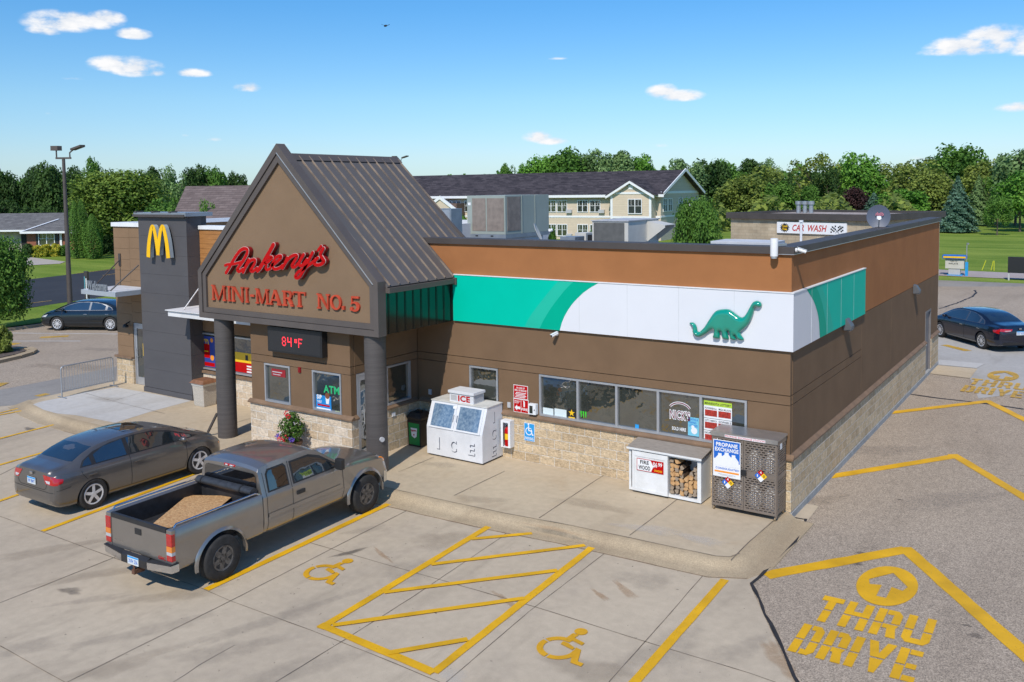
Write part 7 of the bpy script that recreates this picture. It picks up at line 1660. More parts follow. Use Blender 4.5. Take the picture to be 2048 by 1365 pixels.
for sg_ in (1,-1):
    mb = MB(); mb.add([(-3.19,sg_*.361,.50),(-3.19,sg_*.361,.63),(-3.10,sg_*.95,.66),(-3.08,sg_*.95,.52),(-3.04,sg_*.361,.50),(-3.04,sg_*.361,.63),(-2.86,sg_*.97,.66),(-2.86,sg_*.97,.52)], [(0,1,2,3),(4,7,6,5),(1,5,6,2),(0,3,7,4),(3,2,6,7),(0,4,5,1)]); part('bumper', loc(tk, mb), M_chrome, tk, bevel=.012)
    mb = MB(); mb.add([(-3.20,sg_*.361,.631),(-3.03,sg_*.361,.631),(-2.85,sg_*.96,.661),(-3.11,sg_*.95,.661),(-3.20,sg_*.361,.65),(-3.03,sg_*.361,.65),(-2.85,sg_*.96,.68),(-3.11,sg_*.95,.68)], [(0,3,2,1),(4,5,6,7),(0,1,5,4),(1,2,6,5),(2,3,7,6),(3,0,4,7)]); part('bumper_pad', loc(tk, mb), M_trim, tk)
plate(tk, -3.206, .585, 'XVH 256')
mb = MB(); mb.box(-3.22,-2.9,-.04,.04,.34,.42); mb.cyl((-3.18,0,.42),(-3.18,0,.47),.025,n=10); mb.sphere((-3.18,0,.50),.035); part('tow_hitch', loc(tk, mb), vary('rust', (.12,.055,.03), rough=.9, amt=.4, scale=30), tk)
mb = MB(); mb.prism([(2.62,-.93,.50),(2.72,-.80,.50),(2.76,0,.50),(2.72,.80,.50),(2.62,.93,.50),(2.40,.96,.50),(2.40,-.96,.50)], (0,0,.26)); part('front_bumper', loc(tk, mb), M_chrome, tk, bevel=.02)
mb = MB(); mb.box(2.60,2.68,-.62,.62,.78,1.0); part('grille', loc(tk, mb), M_trim, tk, bevel=.01)
mb = MB(); mb.cyl((-1.02,-.80,1.345),(-1.02,.80,1.345),.075,n=18); r0_ = part('cover_roll', loc(tk, mb), vary('vinyl', (.03,.032,.036), rough=.5, amt=.3, scale=12, bump=.3, bscale=20), tk, smooth=50)
mb = MB(); mb.cyl((-1.02,.63,1.345),(-1.02,.66,1.345),.085,n=18); mb.cyl((-1.02,-.50,1.345),(-1.02,-.47,1.345),.085,n=18); part('strap', loc(tk, mb), M_trim, r0_)
# board and spare tyre lying in the bed
M_osb = vary('osb', (.56,.34,.15), rough=.85, c2=(.42,.22,.085), scale=16, detail=2, fine=.25, fscale=45, thr=(.44,.56), stretch=(1,2.5,1))
zq = 1.19; zz = (.98,.84,.88,.98,1.0)
pts = [G(px,py,z) for (px,py),z in zip(((303,1050),(375,990.5),(466,992),(417,1034),(344,1056)),zz)]
c0 = pts[0]; n0 = (pts[1]-c0).cross(pts[3]-c0).normalized()
pts = [p-Vector((0,0,1))*((p-c0).dot(n0)/n0.z) for p in pts]
mb = MB(); mb.prism(pts, (0,0,-.014)); solo('wood_board', mb, M_osb, 'broken piece of chipboard lying across the pickup bed', 'board', tuple((pts[0]+pts[2])/2))
q = tk.matrix_world; c_ = WM[tk] @ Vector((-2.25,.18,.645)); st_ = thing('spare_tyre', 'black spare tyre lying under the chipboard in the pickup bed', 'tyre', tuple(c_))
mb = MB(); mb.lathe([(.20,.02),(.33,.0),(.37,.05),(.37,.19),(.33,.235),(.20,.21)], c_, (0,0,1), 32); part('tyre', mb, M_tyre, st_, smooth=40)
mb = MB(); mb.lathe([(.198,.04),(.198,.19),(.17,.17),(.10,.10),(.05,.10)], c_, (0,0,1), 24); part('rim', mb, M_rimd, st_, smooth=40)
# ================================================================ ROOFTOP, NEIGHBOURS, TREES
M_hvac = vary('hvac_grey_green', (.30,.335,.295), rough=.55, amt=.05, scale=1.5); M_hv2 = vary('hvac_pale', (.54,.52,.47), rough=.6, amt=.06, scale=2); M_hvs = vary('hvac_steel', (.24,.275,.31), rough=.5, metal=.3, amt=.1, scale=3)
def coil(name, c):
    m_, n, l, b = nt(name); t = n.new('ShaderNodeTexCoord'); w = n.new('ShaderNodeTexWave'); w.bands_direction = 'Z'; w.inputs['Scale'].default_value = 14; l.new(t.outputs['Object'], w.inputs[0])
    z = n.new('ShaderNodeTexNoise'); z.inputs['Scale'].default_value = 5; z.inputs['Detail'].default_value = 8; l.new(t.outputs['Object'], z.inputs[0]); a = n.new('ShaderNodeMath'); a.operation = 'ADD'; l.new(z.outputs[0], a.inputs[0]); mu = n.new('ShaderNodeMath'); mu.operation = 'MULTIPLY'; mu.inputs[1].default_value = .15; l.new(w.outputs[0], mu.inputs[0]); l.new(mu.outputs[0], a.inputs[1])
    x = n.new('ShaderNodeMix'); x.data_type = 'RGBA'; l.new(a.outputs[0], x.inputs[0]); x.inputs[6].default_value = rgb(tuple(q*.5 for q in c)); x.inputs[7].default_value = rgb(tuple(q*1.5 for q in c)); l.new(x.outputs[2], b.inputs['Base Color']); b.inputs['Roughness'].default_value = .8; return m_
M_coil = coil('coil_brown', (.22,.18,.15)); M_coil2 = coil('coil_grey', (.10,.10,.095))
x0, x1, y0, y1, z0, z1 = -15.0, -13.25, 9.37, 12.4, 4.80, 6.24
r_ = thing('rooftop_unit', 'large grey green rooftop air unit with brown coil panels', 'air conditioner', ((x0+x1)/2,y0,z0))
mb = MB(); mb.box(x0,x1,y0,y1,z0,z1); part('casing', mb, M_hvac, r_, bevel=.01)
mb = MB(); mb.box(x0+.24,x0+.86,y0-.012,y0-.001,z0+.12,z1-.10); part('coil_panel', mb, M_coil, r_); mb = MB(); mb.box(x0+.92,x1-.06,y0-.012,y0-.001,z0+.12,z1-.10); part('coil_panel', mb, M_coil, r_); mb = MB(); mb.box(x1+.001,x1+.012,y0+.12,y0+1.0,z0+.12,z1-.06); part('coil_panel', mb, M_coil, r_)
mb = MB(); mb.box(x1+.001,x1+.02,y0+1.08,y0+1.12,z0,z1); mb.box(x1+.001,x1+.02,y0+2.0,y0+2.03,z0+.05,z1); part('panel_rib', mb, M_hvac, r_)
mb = MB(); mb.box(x0-.03,x1+.03,y0-.03,y1+.03,z0-.14,z0-.002); part('base_rail', mb, M_hvs, r_)
mb = MB()
for x in (x0+.4, x0+1.1): mb.box(x,x+.12,y0-.034,y0-.031,z0-.09,z0-.04)
part('slot', mb, M_blk, r_); mb = MB(); mb.box(x0+.04,x0+.17,y0-.006,y0-.001,z1-.36,z1-.26); part('sticker', mb, M_whites, r_)
mb = MB(); mb.box(x0+.3,x1-.1,y0+.3,y1-.3,3.70,z0-.141); part('curb', mb, M_membl, r_)
# second unit with weather hood
x0, x1, y0, y1, z0, z1 = -7.75, -6.55, 6.0, 8.1, 4.5, 5.47
r_ = thing('rooftop_unit', 'pale rooftop unit with dark coil face and slanted weather hood', 'air conditioner', ((x0+x1)/2,y0,z0))
mb = MB(); mb.box(x0,x1,y0,y1,z0,z1); part('casing', mb, M_hv2, r_, bevel=.01); mb = MB(); mb.box(x0+.06,x1-.12,y0-.012,y0-.001,z0+.05,z1-.04); part('coil_panel', mb, M_coil2, r_)
mb = MB(); mb.box(x0-.03,x1+.03,y0-.03,y1+.03,z1+.001,z1+.03); part('top', mb, vary('hvac_top', (.42,.42,.43), rough=.6), r_)
mb = MB(); mb.prism([(x1,y1-.9,z1-.02),(x1,y1-.1,z1-.02),(x1,y1-.1,z1-.62),(x1,y1-.9,z1-.62)], (.012,0,0)); mb.prism([(x1+.013,y1-.85,z1-.05),(x1+.60,y1-.85,z1-.16),(x1+.60,y1-.85,z1-.22),(x1+.013,y1-.85,z1-.65)], (0,.02,0)); mb.prism([(x1+.013,y1-.12,z1-.05),(x1+.60,y1-.12,z1-.16),(x1+.60,y1-.12,z1-.22),(x1+.013,y1-.12,z1-.65)], (0,.02,0)); mb.obox((x1+.013,y1-.85,z1-.05), (.587,0,-.11), (0,.75,0), (0,0,.015)); part('hood', mb, M_hv2, r_)
mb = MB(); mb.box(x0+.1,x1-.1,y0+.2,y1-.2,3.70,z0-.001); part('curb', mb, M_membl, r_)
# narrow steel cabinet behind the gable roof
a = WY(868,470,6.0); b = WY(903,470,6.0); t_ = WY(885,418,6.0)
mb = MB(); mb.box(a.x,b.x,6.0,6.6,3.70,t_.z); r_ = thing('steel_cabinet', 'narrow blue grey steel cabinet behind the slope of the gable roof', 'cabinet', (a.x,6,3.7)); part('casing', mb, M_hvs, r_, bevel=.01); mb = MB(); mb.box(a.x+.05,b.x-.05,5.99,5.999,t_.z-.5,t_.z-.05); part('panel', mb, M_alu, r_)
# low equipment, skylight, vents
q = G(1082,470,4.6)
def low(name, label, cat, pa, pb, ptop, y, mat, d=.6, zb=3.70):
    a = WY(pa[0], pa[1], y); b = WY(pb[0], pb[1], y); t = WY((pa[0]+pb[0])/2, ptop, y); mb = MB(); mb.box(a.x,b.x,y,y+d,zb,t.z); return solo(name, mb, mat, label, cat, (a.x,y,zb), bevel=.01)
low('roof_hatch', 'low pale grey roof box left of the black roof unit', 'box', (1120,480), (1150,480), 474, 7.0, M_hvs); low('condenser_unit', 'small white and grey condenser behind the roof edge', 'air conditioner', (1150,478), (1172,478), 466, 8.0, M_hv2); low('black_unit', 'small black roof unit beside the pale rooftop unit', 'box', (1175,482), (1192,482), 470, 7.6, M_blk)
low('skylight_box', 'long pale flat roof box just inside the parapet', 'box', (1421,492), (1543,492), 484, 2.6, M_membl, 1.0)
# round dishes
def dish(label, c, aim, r, mat, lnb=True, mark=False, post=.5):
    c = Vector(c); aim = Vector(aim).normalized(); a = aim.cross(Vector((0,0,1))).normalized(); b = a.cross(aim); r_ = thing('satellite_dish', label, 'dish', tuple(c-Vector((0,0,r+.3))))
    mb = MB(); N_ = 28
    for kk, rr_ in enumerate((0, .35, .7, 1.0)):
        for i in range(N_): t = 2*math.pi*i/N_; mb.v.append(c+(a*math.cos(t)*.92+b*math.sin(t)*1.0)*r*rr_-aim*.14*r*(1-rr_**2)*1.2)
    for kk in range(3):
        for i in range(N_): mb.face([kk*N_+i, kk*N_+(i+1)%N_, (kk+1)*N_+(i+1)%N_, (kk+1)*N_+i])
    n0 = len(mb.v); mb.v += [v-aim*.012 for v in mb.v[:n0]]
    for kk in range(3):
        for i in range(N_): mb.face([n0+kk*N_+i, n0+(kk+1)*N_+i, n0+(kk+1)*N_+(i+1)%N_, n0+kk*N_+(i+1)%N_])
    for i in range(N_): mb.face([3*N_+i, 3*N_+(i+1)%N_, n0+3*N_+(i+1)%N_, n0+3*N_+i])
    part('reflector', mb, mat, r_, smooth=60)
    tip = c+aim*r*1.15-b*r*.25; mb = MB(); mb.tube([c-b*r*.95-aim*.02, c-b*r*.9+aim*r*.5, tip], .014, n=6); mb.cyl(c-b*r*.6-aim*.05, c-b*r*.6-aim*.05-Vector((0,0,r*.4+post)), .03, n=8); part('arm', mb, M_galv, r_)
    mb = MB(); mb.cyl(tip-aim*.06, tip+aim*.08, .055, n=12); mb.box(tip.x-.05,tip.x+.05,tip.y-.05,tip.y+.05,tip.z-.03,tip.z+.06); part('receiver', mb, M_whites, r_, smooth=40)
    if mark: mb = MB(); text_mb(mb, 'dish', c-a*-.02*r+aim*.004+b*.08*r-a*.42*r, a, b, aim, .62*r, .3*r, .004, .03); part('mark', mb, flat('mark_red', (.45,.12,.16)), r_)
    return r_
c_ = CP+ray(1077,466)*((9.0-CP.y)/ray(1077,466).y); dish('pale satellite dish lying back behind the front parapet', (c_.x,c_.y,c_.z), (.75,.35,.35), .37, M_hv2)
c_ = CP+ray(1757,434)*((9.3-CP.y)/ray(1757,434).y); dish('dark grey satellite dish standing over the side parapet', (c_.x,c_.y,c_.z), (.25,-1,.15), .345, flat('dish_grey', (.085,.10,.14)), mark=True)
q = WY(1549,492,-.12); mb = MB(); mb.cyl((q.x,-.14,5.08),(q.x,-.14,5.43),.075,n=20); r_ = thing('antenna_radome', 'white cylinder antenna clamped to the front roof edge', 'antenna', (q.x,-.14,5.08)); part('radome', mb, M_whites, r_, smooth=40, bevel=.01)
mb = MB(); mb.cyl((q.x,-.14,5.04),(q.x,-.14,5.08),.06,n=16); mb.bar((q.x+.02,-.12,5.30),(q.x+.12,.2,5.30),.05); part('bracket', mb, M_alu, r_)
q = WX(1602,470,-1.0); mb = MB(); p_ = G(1602,482,4.9); mb.cyl((p_.x,p_.y,3.7),(p_.x,p_.y,ZAT(p_,444)),.035,n=10); mb.cyl((p_.x,p_.y,ZAT(p_,445)),(p_.x,p_.y,ZAT(p_,441)),.06,n=10); solo('vent_pipe', mb, M_whites, 'thin white vent pipe standing behind the corner parapet', 'pipe', (p_.x,p_.y,3.7))

# --- lamp posts
M_pole = vary('pole_bronze', (.085,.07,.06), rough=.6, amt=.15, scale=2)
def lamp_post(label, p, px_top, H, s=1, zb=-.15, hx=1):
    p = Vector((p[0], p[1], zb)); r_ = thing('lamp_post', label, 'lamp post', tuple(p), group='twin lamp posts around the lot'); T = p+Vector((0,0,H))
    mb = MB(); mb.cyl(p, p+Vector((0,0,.5)), .28, n=16); part('footing', mb, M_found, r_); mb = MB(); mb.cyl(p+Vector((0,0,.5)), T, .15*s, .085*s, n=12); part('pole', mb, M_pole, r_, smooth=40)
    a = AX.copy(); a.z = 0; a.normalize(); mb = MB(); mb.bar(T-a*.42*s, T+a*.42*s, .10*s); part('crossarm', mb, M_pole, r_)
    mb = MB(); q = T-a*.38*s; mb.cyl(q, q+Vector((0,0,.5*s)), .04*s, n=8); mb.obox(q-a*.19*s+Vector((0,0,.42*s))-Vector((0,.12,0)), a*.38*s, Vector((0,.24,0)), Vector((0,0,.26*s))); part('flood_head', mb, M_pole, r_)
    mb = MB(); q = T+a*.36*s; mb.tube([q, q+Vector((0,0,.3*s)), q+a*.25*s+Vector((0,0,.5*s))], .04*s, n=8); d = (a+Vector((0,0,.35))).normalized(); o = q+a*.2*s+Vector((0,0,.42*s)); mb.obox(o-Vector((0,.16,0)), d*.58*s, Vector((0,.28,0)), Vector((0,0,.11*s))); part('flood_head', mb, M_pole, r_)
p = G(142,646,-.13); lamp_post('tall brown twin lamp post behind the black sedan on the grass', p, 128, ZAT(p,316)+.13, .92)
p = AT(797, 62); lamp_post('distant twin lamp post showing over the end of the gable roof', p, 797, ZAT(p,324)+.13, .62)

# --- small things at the lot edges
p = AT(165, 57); mb = MB(); mb.box(p.x-.17,p.x+.17,p.y-.06,p.y+.06,-.15,ZAT(p,543)); r_ = thing('guide_post', 'dark grey entrance totem with small white arrows behind the canopy', 'sign', (p.x,p.y,-.15)); part('post', mb, flat('totem_grey', (.06,.05,.045)), r_, bevel=.01)
zt_ = ZAT(p,550); mb = MB(); mb.box(p.x-.12,p.x-.02,p.y-.085,p.y-.081,zt_-1.1,zt_-.1); part('arrow_strip', mb, flat('totem_teal', (.1,.3,.35)), r_); mb = MB(); mb.box(p.x+.04,p.x+.14,p.y-.085,p.y-.081,zt_-1.4,zt_-.2); part('name_strip', mb, M_whites, r_)
# air and vacuum station at the right
p = G(1912,551,-.15); vx = thing('vacuum_station', 'grey coin vacuum cabinet with blue and yellow canopy on the far walk', 'vacuum station', tuple(p)); S1_ = FPX/((p-CP).dot(AF)); w = 1/S1_
def vb(x0, x1, y0, y1, d0=0, d1=.5):   # box spanning pixels x0..x1 (about the base) and rows y0..y1
    return (p.x+(x0-1912)*w*1.0, p.x+(x1-1912)*w, p.y+d0, p.y+d1, ZAT(p,y1), ZAT(p,y0))
mb = MB(); mb.box(*vb(1892,1926,519,538,.0,.5)); part('cabinet', mb, M_hv2, vx, bevel=.02); mb = MB(); mb.box(*vb(1898,1919,538.2,550,.05,.45)); part('pedestal', mb, M_gray2, vx)
mb = MB(); mb.box(*vb(1887,1930,511,518,-.15,.65)); part('canopy', mb, M_blue, vx, bevel=.02); mb = MB(); mb.box(*vb(1889,1929,513,516.5,-.17,-.152)); part('canopy_lettering', mb, M_yells, vx); mb = MB(); mb.box(*vb(1896,1923,550.2,553,-.1,.6)); part('base', mb, M_cyan, vx)
mb = MB(); b_ = vb(1893,1925,519,538,-.004,-.001); text_mb(mb, 'TURN TO', (b_[0]+.25,b_[2],b_[5]-.2), X1, Z1v, NY, .5, .11, .003, .02); part('lettering', mb, M_blk, vx); mb = MB(); text_mb(mb, 'INFLATE', (b_[0]+.2,b_[2],b_[5]-.38), X1, Z1v, NY, .6, .11, .003, .02); part('lettering', mb, M_gray2 if False else M_blk, vx)
mb = MB(); b_ = vb(1928,1933,524,553,0,.15); mb.box(*b_); part('hose_post', mb, M_cyan, vx); mb = MB(); b_ = vb(1929.5,1931,487,524,.04,.1); mb.box(*b_); b_ = vb(1929.5,1934,486,489,.04,.1); mb.box(*b_); part('hose_mast', mb, M_galv, vx)
# two yellow frames on the grass and the dark board
for i, (a, b, lab) in enumerate((((1964,541),(1973,521),'single slanting yellow stake on the mown grass'),((1982,541),(1987,522),'yellow stake left of the pair near the dark sign'),((1988,542),(1987.5,522),'upright yellow stake nearest the dark board'))):
    pa = G(a[0],a[1],-.2); pb = Vector((pa.x+(b[0]-a[0])*.028, pa.y, ZAT(pa,b[1]))); mb = MB(); mb.cyl(pa, pb, .03, n=6); solo('yellow_stake', mb, flat('stake_yellow', (.6,.6,.03)) if i == 0 else MAT['stake_yellow'], lab, 'stake', tuple(pa), group='yellow stakes on the grass')
p = G(2015,560,-.16); ds_ = thing('dark_billboard', 'dark board on pale posts at the right edge of the road', 'sign', tuple(p)); mb = MB(); mb.box(p.x, p.x+3.2, p.y, p.y+.15, ZAT(p,546), ZAT(p,514)); part('panel', mb, M_blk, ds_); mb = MB(); mb.box(p.x+.02,p.x+.12,p.y+.02,p.y+.12,-.2,ZAT(p,546)); mb.box(p.x+3.0,p.x+3.1,p.y+.02,p.y+.12,-.2,ZAT(p,546)); part('leg', mb, M_gray2, ds_)

# ---------------------------------------------------------------- neighbouring buildings
def shingle(name, c, c2):
    return bricky(name, c, c2, tuple(q*.6 for q in c), .9, .16, .012, rough=.95, bump=.2, dist=.02, nz_amt=.45, nsc=1.6)
M_shd = shingle('dark_shingle', (.038,.033,.038), (.080,.068,.074)); M_shg = shingle('grey_shingle', (.13,.125,.125), (.17,.165,.16)); M_shb = shingle('brown_shingle', (.155,.115,.10), (.21,.16,.14))
def siding(name, c): return bricky(name, c, tuple(q*.94 for q in c), tuple(q*.72 for q in c), 40, .22, .012, rough=.8, bump=.1, nz_amt=.1, nsc=2)
M_sidb = siding('beige_siding', (.64,.53,.40)); M_sidg = siding('grey_beige_siding', (.60,.51,.40)); M_brk = bricky('red_brick', (.30,.085,.045), (.24,.065,.035), (.30,.2,.15), .22, .075, .008, bump=.2); M_brkb = bricky('dull_brick', (.16,.10,.08), (.12,.075,.06), (.2,.15,.12), .25, .08, .008, bump=.2)
def hwin(parent, o, u, nrm, w, h, mat_frame=None, glass=None):
    """double window: frame with a pane behind, on a wall through o along u"""
    u, nrm = Vector(u).normalized(), Vector(nrm).normalized(); o = Vector(o); Z = Vector((0,0,1)); t = .09; mb = MB()
    for (a, b, c, d) in ((0,w,0,t),(0,w,h-t,t),(0,t,t,h-2*t),(w-t,t,t,h-2*t),(w/2-t/2,t,t,h-2*t)): mb.obox(o+u*a+Z*c, u*b, Z*d, nrm*.08)
    for s_ in (0, 1): mb.obox(o+u*(t+s_*(w/2))+Z*(h*.52), u*(w/2-1.5*t), Z*.04, nrm*.05); mb.obox(o+u*(t+s_*w/2+(w/2-1.5*t)/2)+Z*(h*.52+.04), u*.03, Z*(h*.48-t-.04), nrm*.045)
    f = part('window', mb, mat_frame or M_whites, parent); mb = MB(); mb.obox(o+u*t+Z*t, u*(w-2*t), Z*(h-2*t), nrm*.02); part('pane', mb, glass or M_glass, f); return f
# --- long two-storey residence
CN = AT(1321, 112); LFp = AT(760, 134); a_ = (LFp-CN); a_.z = 0; Lw = a_.length; a_.normalize(); bq_ = Vector((-a_.y, a_.x, 0))
if bq_.dot(AF) < 0: bq_ = -bq_
ho = thing('residence_hall', 'long two-storey beige residence with dark shingle roof and end gable', 'building', (CN.x,CN.y,-.2))
He = ZAT(CN,388)+.0; D2 = 7.6; Z = Vector((0,0,1)); g0 = -1.2; C0 = Vector((CN.x,CN.y,g0))
Hr = ZAT(CN+bq_*D2*.0+bq_*D2, 340)
mb = MB(); mb.obox(C0, a_*Lw, bq_*2*D2, Z*(He-g0)); part('wall', mb, M_sidb, ho)
E_ = Vector((CN.x,CN.y,He)); ov = .7
mb = MB(); e0, e1 = E_-a_*ov-bq_*ov-Z*.1, E_+a_*Lw-bq_*ov-Z*.1; r0, r1 = E_-a_*ov+bq_*D2+Z*(Hr-He), E_+a_*Lw+bq_*D2+Z*(Hr-He); f0, f1 = E_-a_*ov+bq_*(2*D2+ov)-Z*.1, E_+a_*Lw+bq_*(2*D2+ov)-Z*.1
th = Z*-.25; mb.prism([e0,e1,r1,r0], th); mb.prism([f0,r0,r1,f1], th); rf = part('roof', mb, M_shd, ho)
st0 = E_+a_*(Lw*.62)
mb = MB(); mb.prism([r1+a_*-Lw*.0, r1+a_*-Lw*.0+Z*.01, r1], a_) if False else mb.box(0,0,0,0,0,0) if False else None
mb = MB(); mb.obox(e0+Z*-.30-bq_*.05, e1-e0, bq_*.12, Z*.34); part('gutter', mb, M_whites, ho)
# end gable facing right: wall triangle, trim, rakes
u_ = bq_; n_ = -a_; e = E_
mb = MB(); mb.prism([e, e+u_*2*D2, e+u_*D2+Z*(Hr-He-.3)], n_*.05); part('gable_wall', mb, M_sidg, ho)
mb = MB(); mb.obox(Vector((CN.x,CN.y,g0))+n_*.001, u_*2*D2, n_*.05, Z*(He-g0)); part('end_wall', mb, M_sidg, ho)
mb = MB(); mb.bar(e+n_*ov*1.02-u_*ov, e+u_*D2+Z*(Hr-He)+n_*ov*1.02, .35, .12, up=n_); mb.bar(e+n_*ov*1.02+u_*(2*D2+ov), e+u_*D2+Z*(Hr-He)+n_*ov*1.02, .35, .12, up=n_); part('rake_trim', mb, M_whites, ho)
mb = MB(); mb.obox(e+n_*.052, u_*2*D2, n_*.05, Z*.3); mb.obox(e+n_*.052-Z*3.0, u_*2*D2, n_*.05, Z*.22); part('band_trim', mb, M_whites, ho)
for k_ in (.7, 2.6, 6.6, 9.6): hwin(ho, e+u_*k_-Z*2.3+n_*.052, u_, n_, 1.5, 1.7, glass=M_glass)
# front trims
mb = MB(); mb.obox(E_-Z*3.05-bq_*.06, a_*Lw, bq_*.05, Z*.25); part('band_trim', mb, M_whites, ho)
# projecting front bay with its own gable
def fx(px): # distance along the facade for a pixel column
    d = ray(px, 400); n2 = bq_; t = (CN-CP).dot(n2)/d.dot(n2); return (CP+d*t-CN).dot(a_)
bay0, bay1 = fx(1312), fx(1231); pr_ = 1.6
B = E_+a_*bay0-bq_*pr_; bw = bay1-bay0
mb = MB(); mb.obox(Vector((B.x,B.y,g0)), a_*bw, bq_*(pr_-.002), Z*(He-g0)); part('bay_wall', mb, M_sidb, ho)
gh = ZAT(B+a_*bw/2,368)-He; mb = MB(); mb.prism([B, B+a_*bw, B+a_*bw/2+Z*gh], bq_*(pr_+.0)); part('bay_gable', mb, M_sidb, ho)
mb = MB(); 
for s_ in (0, 1): q = B+a_*(bw*s_)+a_*(.5 if s_ else -.5)-Z*.25; mb.prism([q-bq_*.5, B+a_*bw/2+Z*(gh+.35)-bq_*.5, B+a_*bw/2+Z*(gh+.05)-bq_*.5, q-bq_*.5-Z*.3], bq_*.2)
mb.obox(B-bq_*.06, a_*bw, bq_*.05, Z*.25); mb.obox(B-bq_*.06-Z*3.05, a_*bw, bq_*.05, Z*.25)
for s_ in (0, 1): mb.obox(Vector((B.x,B.y,g0))+a_*(bw-.3)*s_-bq_*.07, a_*.3, bq_*.06, Z*(He-g0))
part('bay_trim', mb, M_whites, ho)
mb = MB(); pk = B+a_*bw/2+Z*(gh+.35); mb.prism([B-a_*.6-Z*.2-bq_*.3, pk-bq_*.3, pk+bq_*6.0, B-a_*.6-Z*.2+bq_*1.8], Z*.1); mb.prism([B+a_*(bw+.6)-Z*.2-bq_*.3, B+a_*(bw+.6)-Z*.2+bq_*1.8, pk+bq_*6.0, pk-bq_*.3], Z*.1); part('bay_roof', mb, M_shd, ho)
mb = MB(); q = B+a_*bw/2+Z*gh*.45-bq_*.05; mb.obox(q-a_*.3, a_*.6, bq_*.04, Z*.6); part('gable_vent', mb, M_whites, ho)
hwin(ho, B+a_*(bw*.22)-Z*2.5-bq_*.06, a_, -bq_, 1.9, 1.9)
ww_ = 1.55
for px in (1190, 1165, 1124, 1102, 1062, 1040, 1000, 975, 938, 912):
    s_ = fx(px)
    for dz in (-2.35, -5.55):
        hwin(ho, E_+a_*(s_-.8)+Z*dz-bq_*.012, a_, -bq_, ww_, 1.62)
for i, px in enumerate((1204,1139,1077)):
    s_ = fx(px)
    for dz in (-2.45, -5.65):
        mb = MB(); mb.obox(E_+a_*(s_-.4)+Z*dz-bq_*.32, a_*.8, bq_*.3, Z*.45); part('window_unit', mb, M_gray2, ho)
for px in (868, 890, 905): hwin(ho, E_+a_*(fx(px)-.8)+Z*-2.35-bq_*.012, a_, -bq_, ww_, 1.62)
# brick entrance wing with a little white gable
s0, s1 = fx(930), fx(872); q0 = E_+a_*s0-bq_*2.2; q0.z = g0
mb = MB(); mb.obox(q0, a_*(s1-s0), bq_*2.19, Z*(He-g0-1.1)); part('brick_wing', mb, M_brkb, ho)
pk = E_+a_*fx(899)-bq_*2.3; zp = ZAT(pk,392); pk.z = zp; mb = MB()
for sg_ in (1,-1): mb.prism([pk, pk+a_*3.6*sg_-Z*2.4, pk+a_*3.6*sg_-Z*2.85, pk-Z*.5], -bq_*.25)
part('porch_gable', mb, M_whites, ho); mb = MB(); mb.prism([pk-Z*.55, pk+a_*2.8-Z*2.4, pk-a_*2.8-Z*2.4], -bq_*.1); part('porch_gable_wall', mb, M_sidb, ho)

# --- car wash of grey-tan block
W0 = AT(1462, 66); W1 = AT(1745, 60)
cwx = thing('car_wash_building', 'low tan block car wash with dark roof edge behind the store', 'building', (W0.x,W0.y,-.2))
wz = ZAT(W0,437); u_ = Vector((W1.x-W0.x, W1.y-W0.y, 0)); L_ = u_.length; u_.normalize(); b2 = Vector((-u_.y,u_.x,0)); L2 = L_
M_cwb = bricky('weathered_block', (.46,.38,.27), (.40,.32,.22), (.34,.28,.20), .42, .21, .01, nz_amt=.6, nsc=.5, bump=.4)
O_ = Vector((W0.x,W0.y,-.3)); mb = MB(); mb.obox(O_, u_*L2, b2*9, Z*(wz+.3)); part('wall', mb, M_cwb, cwx)
mb = MB(); mb.obox(O_-u_*.25-b2*.25+Z*(wz+.301), u_*(L2+.5), b2*.2, Z*.42); mb.obox(O_-u_*.25-b2*.05+Z*(wz+.301), u_*.2, b2*9.2, Z*.42); mb.obox(O_+u_*(L2+.05)-b2*.05+Z*(wz+.301), u_*.2, b2*9.2, Z*.42); mb.obox(O_-u_*.25+b2*9.16+Z*(wz+.301), u_*(L2+.5), b2*.2, Z*.42); part('roof_edge', mb, M_cop, cwx)
mb = MB(); mb.obox(O_+Z*(wz+.302), u_*L2, b2*9, Z*.25); part('gravel_roof', mb, vary('roof_gravel', (.34,.28,.24), rough=.95, amt=.3, scale=2, fine=.4, fscale=12), cwx)
for i, px in enumerate((1597,1610,1622)):
    d = ray(px, 427); t = ((O_+b2*6-CP).dot(b2))/d.dot(b2); q = CP+d*t; mb = MB(); mb.cyl((q.x,q.y,wz+.2),(q.x,q.y,wz+.9),.16,n=14); mb.cyl((q.x,q.y,wz+.9),(q.x,q.y,wz+1.15),.24,.24,n=14); part('roof_vent', mb, M_galv, cwx)
def cx_(px, py): d = ray(px, py); t = ((O_-CP).dot(b2))/d.dot(b2); return CP+d*t
s0, s1 = cx_(1556,443), cx_(1695,470); zt_, zb_ = cx_(1556,444).z, cx_(1556,466).z
cs = thing('car_wash_sign', 'white CAR WASH sign board with crossed checkered flags', 'sign', tuple(s0)); so_ = Vector((s0.x,s0.y,zb_))-b2*.12; sl_ = (Vector((s1.x,s1.y,0))-Vector((s0.x,s0.y,0))).length; sh_ = zt_-zb_
mb = MB(); mb.obox(so_, u_*sl_, b2*.1, Z*sh_); part('board', mb, M_whites, cs)
mb = MB(); text_mb(mb, 'CAR', so_+u_*sl_*.235+Z*sh_*.22-b2*.004, u_, Z, -b2, sl_*.17, sh_*.58, .004, .02, .25); text_mb(mb, 'WASH', so_+u_*sl_*.46+Z*sh_*.22-b2*.004, u_, Z, -b2, sl_*.27, sh_*.58, .004, .02, .25); part('lettering', mb, flat('carwash_red', (.50,.03,.02)), cs)
c = so_+u_*sl_*.12+Z*sh_*.5-b2*.003; P = []
